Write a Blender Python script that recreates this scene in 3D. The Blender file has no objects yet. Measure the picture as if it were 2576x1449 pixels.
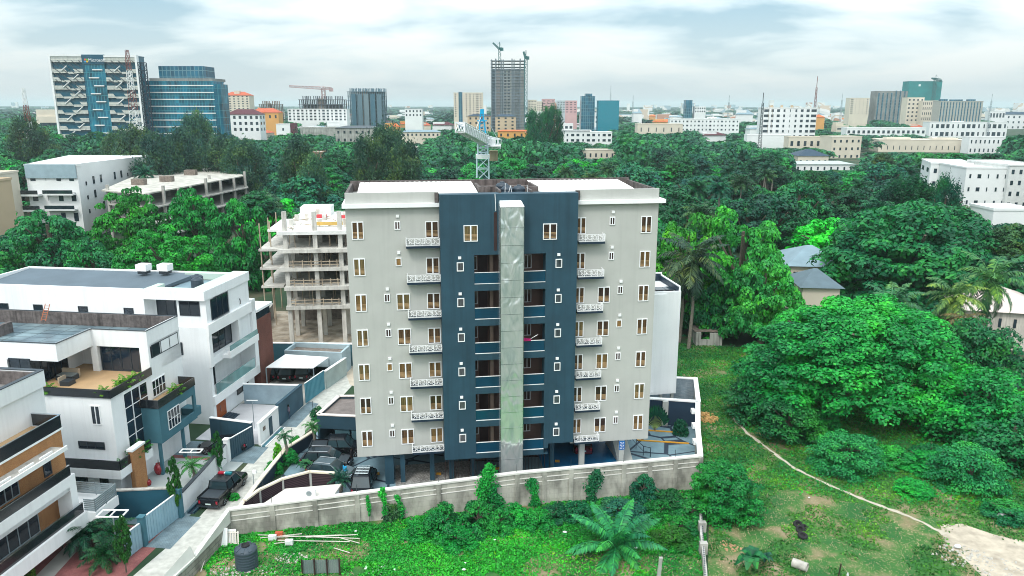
import bpy, bmesh, math, random
import numpy as np
from mathutils import Matrix, Vector
random.seed(7)
SC = bpy.context.scene
COL = SC.collection
# ---------------------------------------------------------------- camera
FPX, PITCH, ROLL, CH = 1922.2, .234126, .001475, 33.94
cam = bpy.data.cameras.new("camera"); cam_o = bpy.data.objects.new("camera", cam); COL.objects.link(cam_o)
cam.sensor_width = 36; cam.lens = FPX / 2576 * 36; cam.clip_start = .5; cam.clip_end = 40000
cam_o.matrix_world = Matrix.Translation((0, 0, CH)) @ Matrix.Rotation(math.pi / 2 - PITCH, 4, 'X') @ Matrix.Rotation(ROLL, 4, 'Z')
SC.camera = cam_o
# ---------------------------------------------------------------- sky and sun (bright overcast)
SUN_EL, SUN_AZ = math.radians(52), math.radians(205)      # azimuth clockwise from +Y: behind the camera, to the left
W = bpy.data.worlds.new("World"); SC.world = W; W.use_nodes = True
nt = W.node_tree; nt.nodes.clear(); N = nt.nodes.new; L = nt.links.new
out = N("ShaderNodeOutputWorld"); add = N("ShaderNodeAddShader"); b1 = N("ShaderNodeBackground"); b2 = N("ShaderNodeBackground")
sky = N("ShaderNodeTexSky"); sky.sky_type = 'NISHITA'; sky.sun_disc = False; sky.sun_elevation = SUN_EL; sky.sun_rotation = SUN_AZ; sky.dust_density = 3
L(sky.outputs[0], b1.inputs[0]); b1.inputs[1].default_value = .05
tc = N("ShaderNodeTexCoord"); sep = N("ShaderNodeSeparateXYZ"); L(tc.outputs['Generated'], sep.inputs[0])
def wm(op, a, b=None):
    n = N("ShaderNodeMath"); n.operation = op
    for i, v in enumerate((a, b)):
        if v is None: continue
        if isinstance(v, (int, float)): n.inputs[i].default_value = v
        else: L(v, n.inputs[i])
    return n.outputs[0]
zc = wm('MAXIMUM', sep.outputs[2], 0.0); den = wm('ADD', zc, .20)
cx = wm('DIVIDE', sep.outputs[0], den); cy = wm('DIVIDE', sep.outputs[1], den)
cmb = N("ShaderNodeCombineXYZ"); L(cx, cmb.inputs[0]); L(cy, cmb.inputs[1])
mp = N("ShaderNodeMapping"); mp.inputs['Scale'].default_value = (1.15, 1.5, 1); mp.inputs['Location'].default_value = (3.3, 1.6, 0); L(cmb.outputs[0], mp.inputs[0])
nz = N("ShaderNodeTexNoise"); nz.inputs['Scale'].default_value = 1.0; nz.inputs['Detail'].default_value = 5; nz.inputs['Roughness'].default_value = .5; nz.inputs['Distortion'].default_value = .25
L(mp.outputs[0], nz.inputs[0])
cr = N("ShaderNodeValToRGB"); L(nz.outputs[0], cr.inputs[0])
el = cr.color_ramp.elements; el[0].position = .385; el[0].color = (.31, .49, .58, 1); el[1].position = .585; el[1].color = (1.0, 1.0, .96, 1)
e = el.new(.48); e.color = (.70, .82, .85, 1)
# towards the horizon everything fades to one pale grey-blue
hz = N("ShaderNodeMapRange"); L(zc, hz.inputs[0]); hz.inputs[1].default_value = 0; hz.inputs[2].default_value = .12
mx = N("ShaderNodeMix"); mx.data_type = 'RGBA'; L(hz.outputs[0], mx.inputs[0]); mx.inputs[6].default_value = (.78, .88, .91, 1); L(cr.outputs[0], mx.inputs[7])
L(mx.outputs[2], b2.inputs[0])
zb = wm('MULTIPLY', zc, 1.55); st = wm('ADD', zb, .68); L(st, b2.inputs[1])
L(b1.outputs[0], add.inputs[0]); L(b2.outputs[0], add.inputs[1]); L(add.outputs[0], out.inputs[0])
sun = bpy.data.lights.new("sun", 'SUN'); sun.energy = 1.5; sun.angle = math.radians(14); sun.color = (1, .965, .91)
sun_o = bpy.data.objects.new("sun", sun); COL.objects.link(sun_o)
sd = Vector((math.sin(SUN_AZ) * math.cos(SUN_EL), math.cos(SUN_AZ) * math.cos(SUN_EL), math.sin(SUN_EL)))
sun_o.rotation_euler = (-sd).to_track_quat('-Z', 'Y').to_euler(); sun_o.location = (0, 0, 200)
SC.view_settings.view_transform = 'Standard'; SC.view_settings.look = 'None'; SC.view_settings.gamma = 1; SC.view_settings.exposure = .18
SC.view_settings.use_curve_mapping = False
cy_ = SC.cycles
cy_.max_bounces = 5; cy_.diffuse_bounces = 3; cy_.glossy_bounces = 3; cy_.transmission_bounces = 4; cy_.volume_bounces = 1; cy_.transparent_max_bounces = 6
cy_.caustics_reflective = False; cy_.caustics_refractive = False; cy_.use_denoising = True
cy_.sample_clamp_indirect = 4; cy_.filter_width = 1.0
# ---------------------------------------------------------------- survey helpers: the photograph's camera turned into ground positions
def ray(px, py):
    u, v = px - 1288, py - 724.5; c, s = math.cos(ROLL), math.sin(ROLL)
    a, b = u * c + v * s, -u * s + v * c; c, s = math.cos(PITCH), math.sin(PITCH)
    return (a, FPX * c - b * s, -FPX * s - b * c)
def G(px, py, z=0):                                   # where the line of sight meets height z
    d = ray(px, py); t = (z - CH) / d[2]; return (d[0] * t, d[1] * t)
def Yp(px, py, y):                                    # where it meets the distance y: (x, z)
    d = ray(px, py); t = y / d[1]; return (d[0] * t, CH + d[2] * t)
def PX(x, y, z):
    c, s = math.cos(PITCH), math.sin(PITCH); dz = z - CH
    Z = y * c - dz * s; v = -(y * s + dz * c) / Z * FPX; u = x / Z * FPX; c, s = math.cos(ROLL), math.sin(ROLL)
    return 1288 + u * c - v * s, 724.5 + u * s + v * c
TH = math.radians(7.5); HR = (math.sin(TH), math.cos(TH)); HL = (-math.cos(TH), math.sin(TH)); HO = (-26., 60.)
def oz(px, py, z):                                    # the lane's own grid: (t = metres left of the lane, s = metres along it)
    x, y = G(px, py, z); x -= HO[0]; y -= HO[1]; return (x * HL[0] + y * HL[1], x * HR[0] + y * HR[1])
FA = .150509; FO = (-13.047, 63.71)                   # front of the tall apartment block
# ---------------------------------------------------------------- materials
def srgb(r, g, b):
    f = lambda c: (c / 255 / 12.92) if c <= 10 else ((c / 255 + .055) / 1.055) ** 2.4
    return (f(r), f(g), f(b))
MATS = {}
def newmat(name):
    m = bpy.data.materials.new(name); m.use_nodes = True; m.node_tree.nodes.clear(); MATS[name] = m
    return m, m.node_tree
def pbsdf(t, rough=.7, metal=0., spec=.4):
    p = t.nodes.new("ShaderNodeBsdfPrincipled"); o = t.nodes.new("ShaderNodeOutputMaterial"); t.links.new(p.outputs[0], o.inputs[0])
    p.inputs['Roughness'].default_value = rough; p.inputs['Metallic'].default_value = metal; p.inputs['Specular IOR Level'].default_value = spec
    return p
def noise(t, scale, detail=4, rough=.55, vec=None, dist=0):
    n = t.nodes.new("ShaderNodeTexNoise"); n.inputs['Scale'].default_value = scale; n.inputs['Detail'].default_value = detail
    n.inputs['Roughness'].default_value = rough; n.inputs['Distortion'].default_value = dist
    if vec is None: vec = t.nodes.new("ShaderNodeNewGeometry").outputs['Position']
    t.links.new(vec, n.inputs['Vector']); return n.outputs[0]
def mapped(t, scale, rot=(0, 0, 0)):
    g = t.nodes.new("ShaderNodeNewGeometry"); m = t.nodes.new("ShaderNodeMapping"); m.inputs['Scale'].default_value = scale; m.inputs['Rotation'].default_value = rot
    t.links.new(g.outputs['Position'], m.inputs[0]); return m.outputs[0]
def ramp(t, fac, stops, interp='LINEAR'):
    r = t.nodes.new("ShaderNodeValToRGB"); r.color_ramp.interpolation = interp; t.links.new(fac, r.inputs[0]); e = r.color_ramp.elements
    while len(e) > 1: e.remove(e[0])
    e[0].position = stops[0][0]; e[0].color = (*stops[0][1], 1)
    for p, c in stops[1:]: k = e.new(p); k.color = (*c, 1)
    return r.outputs[0]
def mix(t, fac, a, b, mode='MIX'):
    m = t.nodes.new("ShaderNodeMix"); m.data_type = 'RGBA'; m.blend_type = mode
    for i, v in ((0, fac), (6, a), (7, b)):
        if isinstance(v, (int, float)): m.inputs[i].default_value = v
        elif isinstance(v, tuple): m.inputs[i].default_value = (*v, 1)
        else: t.links.new(v, m.inputs[i])
    return m.outputs[2]
def bump(t, p, h, strength=.3, dist=.05):
    b = t.nodes.new("ShaderNodeBump"); b.inputs['Strength'].default_value = strength; b.inputs['Distance'].default_value = dist
    t.links.new(h, b.inputs['Height']); t.links.new(b.outputs[0], p.inputs['Normal'])
def plain(name, c, rough=.75, metal=0., var=.12, sc=.7, streak=0., bmp=0., spec=.4):
    """painted or cast surface with mild dirt; streak = vertical rain marks"""
    m, t = newmat(name); p = pbsdf(t, rough, metal, spec)
    n = noise(t, sc, 5); lo = tuple(x * (1 - var) for x in c); hi = tuple(min(1, x * (1 + var * .7)) for x in c)
    col = ramp(t, n, [(.3, lo), (.7, hi)])
    if streak:
        s = noise(t, 1, 4, vec=mapped(t, (2.6, 2.6, .12)))
        s = ramp(t, s, [(.48, (1, 1, 1)), (.72, (1 - streak,) * 3)])
        col = mix(t, 1, col, s, 'MULTIPLY')
    t.links.new(col, p.inputs['Base Color'])
    if bmp: bump(t, p, noise(t, 9, 3), bmp, .03)
    return m
def bricky(name, c1, c2, mortar, scale, bw=.5, bh=.25, rough=.85, ang=0., mort=.02, dirt=.25, flat=False):
    """block or brick courses laid along the direction ang in the vertical plane"""
    m, t = newmat(name); p = pbsdf(t, rough)
    g = t.nodes.new("ShaderNodeNewGeometry"); d = t.nodes.new("ShaderNodeVectorMath"); d.operation = 'DOT_PRODUCT'
    d.inputs[1].default_value = (math.cos(ang), math.sin(ang), 0); t.links.new(g.outputs['Position'], d.inputs[0])
    s = t.nodes.new("ShaderNodeSeparateXYZ"); t.links.new(g.outputs['Position'], s.inputs[0])
    c = t.nodes.new("ShaderNodeCombineXYZ"); t.links.new(d.outputs['Value'], c.inputs[0])
    if flat:
        d2 = t.nodes.new("ShaderNodeVectorMath"); d2.operation = 'DOT_PRODUCT'; d2.inputs[1].default_value = (-math.sin(ang), math.cos(ang), 0); t.links.new(g.outputs['Position'], d2.inputs[0]); t.links.new(d2.outputs['Value'], c.inputs[1])
    else: t.links.new(s.outputs[2], c.inputs[1])
    b = t.nodes.new("ShaderNodeTexBrick"); b.inputs['Scale'].default_value = scale; b.inputs['Brick Width'].default_value = bw; b.inputs['Row Height'].default_value = bh
    b.inputs['Mortar Size'].default_value = mort; b.inputs['Color1'].default_value = (*c1, 1); b.inputs['Color2'].default_value = (*c2, 1); b.inputs['Mortar'].default_value = (*mortar, 1)
    t.links.new(c.outputs[0], b.inputs[0])
    n = noise(t, .9, 5, vec=mapped(t, (1, 1, .5))); col = mix(t, 1, b.outputs[0], ramp(t, n, [(.35, (1 - dirt,) * 3), (.6, (1, 1, 1))]), 'MULTIPLY')
    t.links.new(col, p.inputs['Base Color']); return m
def glass(name, c, rough=.08, grid=None, gridc=(.5, .6, .6), ang=0., vary=.4):
    """dark window glass; grid = (panel width, storey height) draws the curtain wall's joints"""
    m, t = newmat(name); p = pbsdf(t, rough, 0, .8)
    n = noise(t, .25, 3, vec=mapped(t, (1, 1, .35))); col = ramp(t, n, [(.35, tuple(x * (1 - vary) for x in c)), (.65, tuple(x * (1 + vary) for x in c))])
    if grid:
        g = t.nodes.new("ShaderNodeNewGeometry"); d = t.nodes.new("ShaderNodeVectorMath"); d.operation = 'DOT_PRODUCT'
        d.inputs[1].default_value = (math.cos(ang), math.sin(ang), 0); t.links.new(g.outputs['Position'], d.inputs[0])
        s = t.nodes.new("ShaderNodeSeparateXYZ"); t.links.new(g.outputs['Position'], s.inputs[0])
        c_ = t.nodes.new("ShaderNodeCombineXYZ"); t.links.new(d.outputs['Value'], c_.inputs[0]); t.links.new(s.outputs[2], c_.inputs[1])
        b = t.nodes.new("ShaderNodeTexBrick"); b.offset = 0; b.inputs['Scale'].default_value = 1; b.inputs['Brick Width'].default_value = grid[0]; b.inputs['Row Height'].default_value = grid[1]
        b.inputs['Mortar Size'].default_value = grid[2] if len(grid) > 2 else .12; b.inputs['Color1'].default_value = (1, 1, 1, 1); b.inputs['Color2'].default_value = (.55, .6, .65, 1); b.inputs['Mortar'].default_value = (0, 0, 0, 1)
        t.links.new(c_.outputs[0], b.inputs[0])
        col = mix(t, 1, col, b.outputs[0], 'MULTIPLY'); col = mix(t, b.outputs['Fac'], col, gridc)
    t.links.new(col, p.inputs['Base Color']); return m
white = plain('white_paint', (.84, .86, .87), .6, var=.06, streak=.07, sc=.3)
white2 = plain('white_trim', (.87, .88, .88), .5, var=.05)
greyfac = plain('warm_grey_paint', (.47, .48, .45), .75, var=.08, sc=.35, streak=.06)
bluefac = plain('slate_blue_paint', (.021, .066, .098), .6, var=.2, sc=.4, streak=.2)
bluerail = glass('blue_glass_panel', (.004, .05, .095), .12, vary=.2)
navy = plain('navy_paint', (.012, .028, .05), .5)
brown = plain('brown_recess_paint', (.19, .115, .095), .8, var=.15)
darkbrown = plain('dark_door_wood', (.04, .02, .02), .5)
tanpaint = plain('tan_post_paint', (.26, .19, .15), .8)
stained = plain('stained_parapet_render', (.14, .12, .115), .95, var=.4, sc=2.5, streak=.6)
whiteroof = plain('cream_roof_sheet', (.83, .81, .77), .55, var=.05, sc=.8)
cream = plain('cream_paint', (.72, .64, .52), .8, var=.08, streak=.1)
beige = plain('beige_paint', (.60, .47, .32), .8, var=.08, streak=.12)
black = plain('black_glass_rail', (.012, .016, .022), .15, var=.3, spec=.8)
dglass = glass('dark_window_glass', (.010, .020, .034), .06)
dglass2 = glass('hazy_window_glass', (.018, .03, .04), .1)
frame_d = plain('dark_frame', (.03, .04, .05), .4)
concrete = plain('raw_concrete', (.42, .41, .38), .95, var=.25, sc=.8, streak=.35, bmp=.3)
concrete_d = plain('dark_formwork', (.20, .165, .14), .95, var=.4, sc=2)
pale_slab = plain('dusty_white_slab', (.72, .72, .70), .95, var=.16, sc=.9, bmp=.3)
asphalt = plain('grey_lane_surface', (.50, .50, .46), .95, var=.22, sc=1.6, bmp=.4)
paver = bricky('blue_grey_paver', (.16, .235, .275), (.20, .28, .31), (.10, .14, .17), 2.2, dirt=.3, flat=True, ang=-TH)
steel = plain('galvanised_steel', (.35, .42, .45), .4, .6)
gategrey = plain('light_blue_gate_paint', (.27, .43, .51), .5, var=.12)
gatedark = plain('dark_blue_gate_paint', (.035, .085, .12), .5)
blackcar = plain('black_car_paint', (.006, .007, .010), .14, 0, spec=.45)
silvercar = plain('grey_car_paint', (.10, .13, .14), .2, .6, spec=.8)
carglass = glass('car_glass', (.025, .05, .06), .04)
rubber = plain('rubber', (.018, .018, .02), .85)
chrome = plain('chrome', (.6, .62, .65), .18, 1)
redlamp = plain('red_lamp_plastic', (.35, .01, .03), .3)
bluelamp = plain('teal_lamp_plastic', (.02, .22, .26), .3)
plateg = plain('number_plate_white', (.55, .68, .66), .5)
wood = plain('old_timber', (.42, .34, .25), .9, var=.3)
orangewood = plain('orange_door_wood', (.32, .075, .014), .5, var=.25, sc=3)
tilefloor = plain('tan_floor_tile', (.46, .30, .16), .6, var=.12)
tank = plain('blue_black_tank_plastic', (.028, .045, .065), .45)
yellow = plain('yellow_paint', (.75, .36, .03), .6)
redroof = plain('terracotta_roof', (.46, .10, .045), .8, var=.15)
orangeroof = plain('orange_roof', (.60, .13, .03), .8)
maroon = plain('maroon_roof', (.09, .02, .03), .8)
blueroof = plain('dark_blue_roof', (.012, .04, .075), .6)
greyroof = plain('grey_metal_roof', (.20, .29, .34), .45, .2, var=.12, sc=.5)
paleroof = plain('pale_flat_roof', (.63, .62, .58), .9, var=.15, sc=.2)
skin = plain('dark_skin', (.06, .028, .016), .6)
cloth_w = plain('pale_cloth', (.55, .52, .44), .9); cloth_p = plain('mauve_cloth', (.22, .18, .24), .9); cloth_b = plain('denim_cloth', (.05, .10, .16), .9); cloth_k = plain('black_cloth', (.010, .010, .014), .9)
sandc = plain('pale_sand', (.47, .405, .32), .95, var=.35, sc=.9, bmp=.8)
junk_w = plain('white_plastic_litter', (.75, .78, .78), .5)
brickr = bricky('tan_brick_cladding', (.42, .19, .06), (.33, .13, .04), (.45, .30, .18), 5, ang=TH + math.pi / 2, dirt=.2)
brickd = bricky('dark_red_brick_cladding', (.16, .05, .032), (.12, .035, .025), (.2, .1, .08), 5, ang=TH + math.pi / 2)
louvre = bricky('maroon_louvre_fence', (.075, .040, .048), (.06, .03, .04), (.015, .01, .012), 1, 8, .16, ang=.1, mort=.03, dirt=.1)
# ---------------------------------------------------------------- meshes
class MB:
    """collects shapes of one part; frame = (ox, oy, (ax, ay), (bx, by)) turns local (a, b, c) into the world"""
    def __init__(s, frame=None):
        s.v = []; s.f = []; s.m = []; s.fr = frame
    def P(s, p):
        if s.fr is None: return tuple(p)
        ox, oy, a, b = s.fr; return (ox + p[0] * a[0] + p[1] * b[0], oy + p[0] * a[1] + p[1] * b[1], p[2])
    def add(s, vs, fs, m=0):
        k = len(s.v); s.v += [s.P(v) for v in vs]; s.f += [tuple(i + k for i in f) for f in fs]; s.m += [m] * len(fs); return s
    def box(s, a0, a1, b0, b1, c0, c1, m=0):
        return s.add([(a, b, c) for c in (c0, c1) for b in (b0, b1) for a in (a0, a1)],
                     [(0, 2, 3, 1), (4, 5, 7, 6), (0, 1, 5, 4), (2, 6, 7, 3), (0, 4, 6, 2), (1, 3, 7, 5)], m)
    def prism(s, pts, c0, c1, m=0):
        n = len(pts); z0 = c0 if isinstance(c0, (list, tuple)) else [c0] * n; z1 = c1 if isinstance(c1, (list, tuple)) else [c1] * n
        return s.add([(x, y, z) for (x, y), z in zip(pts, z0)] + [(x, y, z) for (x, y), z in zip(pts, z1)],
                     [tuple(range(n))[::-1], tuple(range(n, 2 * n))] + [(i, (i + 1) % n, n + (i + 1) % n, n + i) for i in range(n)], m)
    def tube(s, p0, p1, r0, r1=None, n=6, m=0):
        r1 = r0 if r1 is None else r1; a = Vector(p0); b = Vector(p1); d = (b - a)
        if d.length < 1e-6: return s
        q = d.normalized().to_track_quat('Z', 'Y'); vs = []
        for c, r in ((a, r0), (b, r1)):
            for i in range(n): vs.append(tuple(c + q @ Vector((r * math.cos(2 * math.pi * i / n), r * math.sin(2 * math.pi * i / n), 0))))
        return s.add(vs, [(i, (i + 1) % n, n + (i + 1) % n, n + i) for i in range(n)] + [tuple(range(n))[::-1], tuple(range(n, 2 * n))], m)
    def lathe(s, prof, x=0, y=0, n=16, m=0):
        k = len(prof); vs = [(x + r * math.cos(2 * math.pi * i / n), y + r * math.sin(2 * math.pi * i / n), z) for r, z in prof for i in range(n)]
        fs = [(j * n + i, j * n + (i + 1) % n, (j + 1) * n + (i + 1) % n, (j + 1) * n + i) for j in range(k - 1) for i in range(n)]
        return s.add(vs, fs + [tuple(range(n))[::-1], tuple(range((k - 1) * n, k * n))], m)
    def hull(s, rings, m=0):
        """rings = list of equal-length point loops, skinned and capped"""
        n = len(rings[0]); vs = [p for r in rings for p in r]
        fs = [(j * n + i, j * n + (i + 1) % n, (j + 1) * n + (i + 1) % n, (j + 1) * n + i) for j in range(len(rings) - 1) for i in range(n)]
        return s.add(vs, fs + [tuple(range(n))[::-1], tuple(range((len(rings) - 1) * n, len(rings) * n))], m)
    def mesh(s, name, org=(0, 0, 0), smooth=False):
        me = bpy.data.meshes.new(name); me.from_pydata([(x - org[0], y - org[1], z - org[2]) for x, y, z in s.v], [], s.f)
        bm = bmesh.new(); bm.from_mesh(me); bmesh.ops.recalc_face_normals(bm, faces=bm.faces); bm.to_mesh(me); bm.free()
        me.polygons.foreach_set('material_index', s.m)
        if smooth: me.polygons.foreach_set('use_smooth', [True] * len(me.polygons))
        me.update(); return me
    def obj(s, name, mats, parent=None, smooth=False, **kw):
        org = wloc(parent) if parent else (0, 0, 0); me = s.mesh(name, org, smooth)
        return link(name, me, mats, parent, **kw)
def wloc(o):
    x = y = z = 0
    while o: x += o.location.x; y += o.location.y; z += o.location.z; o = o.parent
    return (x, y, z)
def link(name, me, mats=None, parent=None, loc=None, label=None, cat=None, group=None, kind=None, color=None, rot=None, scale=None):
    o = bpy.data.objects.new(name, me); COL.objects.link(o); o.parent = parent
    if mats is not None and not me.materials:
        for m in (mats if isinstance(mats, (list, tuple)) else [mats]): me.materials.append(m)
    if loc: o.location = loc
    if rot is not None: o.rotation_euler = rot if isinstance(rot, tuple) else (0, 0, rot)
    if scale is not None: o.scale = scale if isinstance(scale, tuple) else (scale,) * 3
    if color: o.color = (*color, 1)
    for k, v in (('label', label), ('category', cat), ('group', group), ('kind', kind)):
        if v: o[k] = v
    return o
def thing(name, label, cat, loc=(0, 0, 0), rot=0, group=None):
    return link(name, None, None, None, loc, label, cat, group, rot=rot)
def copy_tree(o, parent=None):
    c = o.copy(); COL.objects.link(c); c.parent = parent
    for ch in list(o.children): copy_tree(ch, c)
    return c
def dup(o, loc, rot=0, scale=None, label=None, group=None):
    c = copy_tree(o); c.location = loc; c.rotation_euler = (0, 0, rot)
    if scale is not None: c.scale = scale if isinstance(scale, tuple) else (scale,) * 3
    if label: c['label'] = label
    if group: c['group'] = group
    return c
def struct(name, mb, m): return mb.obj(name, m, None, kind='structure')
# windows: local X across, -Y out of the wall, origin at the middle of the sill
WCACHE = {}
curtain_m, _t = newmat('curtained_window_glass'); _p = pbsdf(_t, .12, 0, .7)
_oi = _t.nodes.new("ShaderNodeObjectInfo"); _n = noise(_t, 1, 3, vec=mapped(_t, (14, 14, .8))); _c = ramp(_t, _n, [(.35, (.45, .42, .4)), (.65, (1.15, 1.1, 1.0))])
_t.links.new(mix(_t, 1, _oi.outputs['Color'], _c, 'MULTIPLY'), _p.inputs['Base Color'])
barm = plain('tan_security_bar', (.50, .33, .17), .6)
def window(parent, x, y, z, ang, w, h, n=2, style='glass', fr=.08, glassm=None, framem=None, color=None, name='window', rows=0):
    key = (round(w, 2), round(h, 2), n, style, fr, glassm.name if glassm else '', framem.name if framem else '', rows)
    if key not in WCACHE:
        f = MB(); t = fr; d = -.07
        f.box(-w / 2, w / 2, d, .01, 0, t).box(-w / 2, w / 2, d, .01, h - t, h)
        xs = [-w / 2 + i * (w - t) / n for i in range(n + 1)]
        for i, a in enumerate(xs):
            e = t * (1.7 if style == 'res' and 0 < i < n else 1); f.box(a - (e - t) / 2, a + t + (e - t) / 2, d, .01, t, h - t)
        for r in range(rows):
            zz = t + (h - 2 * t) * (r + 1) / (rows + 1)
            for i in range(n): f.box(xs[i] + t, xs[i + 1], d + .01, 0, zz - t * .35, zz + t * .35)
        g = MB(); g.box(-w / 2 + t * .5, w / 2 - t * .5, -.03, -.005, t * .5, h - t * .5)
        bars = None
        if style == 'res':
            b = MB()
            for i in range(n):
                a0 = xs[i] + t; a1 = xs[i + 1]
                for k in range(5): b.box(a0 + .01, a1 - .01, -.05, -.033, t + .10 + k * .105, t + .10 + k * .105 + .035)
            bars = b.mesh('security_bars')
        WCACHE[key] = (f.mesh('window'), g.mesh('pane'), bars)
    fm, gm, bm_ = WCACHE[key]; pl = wloc(parent)
    o = link(name, fm, framem or white2, parent, (x - pl[0], y - pl[1], z - pl[2]), rot=ang)
    link('pane', gm, glassm or (curtain_m if style in ('res', 'small') else dglass), o, color=color)
    if bm_: link('security_bars', bm_, barm, o)
    return o
# ================================================================ ground, lane
def gfn(x, y): return 0.
g = MB(); g.add([(-16000, -300, 0), (16000, -300, 0), (16000, 30000, 0), (-16000, 30000, 0)], [(0, 1, 2, 3)])
m, t = newmat('earth_and_scrub'); p = pbsdf(t, .95)
c = ramp(t, noise(t, .09, 6), [(.35, (.012, .035, .018)), (.52, (.025, .06, .025)), (.68, (.10, .085, .055))])
t.links.new(c, p.inputs['Base Color']); struct('ground', g, m)
def sheet(name, pts, z, m):
    mb = MB(); mb.add([(x, y, z) for x, y in pts], [tuple(range(len(pts)))]); return struct(name, mb, m)
LANE_L = [(-29.4, 44), (-28.05, 50.1), (-26.6, 56.6), (-25.6, 69.8), (-25.2, 76.5), (-24.6, 82), (-23.4, 93.4), (-22.6, 97.6)]
LANE_R = [(-25.3, 44), (-23.9, 50.1), (-23.4, 57), (-23.1, 63), (-22.6, 72.6), (-21.2, 79.2), (-19.8, 90.5), (-18.8, 97.6)]
sheet('lane', LANE_L + LANE_R[::-1], .012, asphalt)
# ================================================================ the tall apartment block
A = (math.cos(FA), math.sin(FA)); Dn = (math.sin(FA), -math.cos(FA)); FF = (FO[0], FO[1], A, Dn)
def fw(u, d, z=0): return (FO[0] + u * A[0] + d * Dn[0], FO[1] + u * A[1] + d * Dn[1], z)
apt = thing('apartment_block', 'tall grey and slate blue apartment block with mirror clad shaft and white balconies', 'apartment building', fw(12.7, -4.5))
U0, U1, B0, B1 = -.9, 26.35, 6.9, 18.75; DB = -9.3
w = MB(FF)
w.box(U0, B0, -.0, DB, 3.05, 26.0).box(B1, U1, 0, DB, 3.05, 26.0)
w.box(U0, B0, -.25, 0, 26.0, 26.85).box(B1, U1, -.25, 0, 26.0, 26.85)
w.obj('grey_wall', greyfac, apt)
# slate blue middle with its real loggias
b = MB(FF); F = 1.2
b.box(B0, 9.75, 0.0, F, 2.77, 26.72).box(15.97, B1, 0, F, 3.75, 26.72).box(9.75, 15.97, -.2, F, 21.55, 26.72)
for k in range(6):
    zl = 19.0 - 3.15 * k; zt = zl - .6 if k < 5 else 2.77
    b.box(9.75, 15.97, -1.3, F, zt, zl)
b.box(9.75, 16.4, 0, F, 2.72, 2.77).box(15.97, 16.4, 0, F, 3.3, 3.75)
b.obj('blue_wall', bluefac, apt)
r = MB(FF); r.box(9.75, 15.97, -1.5, -1.3, 2.77, 21.55).box(B0, B1, -1.7, DB, 2.9, 26.0); r.obj('loggia_back_wall', brown, apt)
tp = MB(FF)
for k in range(6):
    zl = 19.0 - 3.15 * k; tp.box(11.25, 11.55, -1.3, -.2, zl, zl + 2.55)
tp.obj('loggia_post', tanpaint, apt)
for k in range(6):
    zl = 19.0 - 3.15 * k
    for a0, a1 in ((10.35, 11.15), (13.75, 14.35)):
        d = MB(FF); d.box(a0, a1, -1.3, -1.24, zl, zl + 2.1); d.obj('loggia_door', darkbrown, apt)
    for a0, a1 in ((9.76, 12.0), (13.7, 15.96)):
        pn = MB(FF); pn.box(a0, a1, F - .12, F - .06, zl + .06, zl + .98); po = pn.obj('railing_panel', bluerail, apt)
        cp = MB(FF); cp.box(a0, a1, F - .14, F - .03, zl + .98, zl + 1.015).box(a0, a1, F - .1, F + .02, zl, zl + .035); cp.obj('handrail', white2, po)
    for uc, ww in ((9.98, .55), (14.8, .7)):
        x, y, _ = fw(uc, -1.3); window(apt, x, y, zl + .75, FA, ww, 1.25, 2 if ww > .6 else 1, 'small', color=(.10, .07, .06), fr=.06)
# windows
rnd = random.Random(3)
CURT = [(.16, .10, .045), (.11, .065, .035), (.20, .13, .055), (.045, .028, .025), (.075, .045, .03), (.17, .13, .06)]
hoodm = MB().box(-.13, .13, -.12, .02, -.1, .12).mesh('vent_hood')
def resw(u, z0, w_, h, n=2, d=0., c=None, st='res'):
    x, y, _ = fw(u, d); return window(apt, x, y, z0, FA, w_, h, n, st, color=c or rnd.choice(CURT), fr=.07)
def hood(u, z, d=0.):
    x, y, _ = fw(u, d); pl = wloc(apt); link('vent_hood', hoodm, white2, apt, (x - pl[0], y - pl[1], z - pl[2]), rot=FA)
for k in range(7):
    o = -3.15 * k
    resw(.05, 22.93 + o, .98, 1.52); resw(6.27, 22.93 + o, 1.12, 1.44); resw(25.27, 22.93 + o, .98, 1.5)
    resw(19.3, 22.95 + o, .92, 1.48)
    if k < 2: ul, ur = 3.36, 22.15
    else:
        ul, ur = 2.28, 23.08; resw(3.66, 22.93 + o, 1.16, 1.47); resw(21.56, 22.93 + o, 1.12, 1.47)
    for uu in (ul, ur):
        c = rnd.choice([(.30, .18, .07), (.05, .03, .03), (.12, .09, .10), (.05, .03, .03)])
        resw(uu, 23.7 + o, .5, .72, 1 if c[0] > .2 else 2, c=c, st='small'); hood(uu + .04, 24.85 + o)
    if k:
        resw(8.55, 20.19 + 3.15 + o, .6, .78, 1, F, (.10, .11, .13), 'small'); resw(17.12, 20.24 + 3.15 + o, .58, .78, 1, F, (.07, .09, .11), 'small')
        hood(8.5, 24.5 + o, F); hood(17.1, 24.55 + o, F)
resw(9.47, 22.74, 1.2, 1.4, 2, F); resw(16.3, 22.74, 1.22, 1.4, 2, F)
sl = MB(FF); sl.box(11.45, 11.72, F - .02, F + .012, 21.9, 25.2); sl.obj('service_slot', darkbrown, apt)
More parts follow.
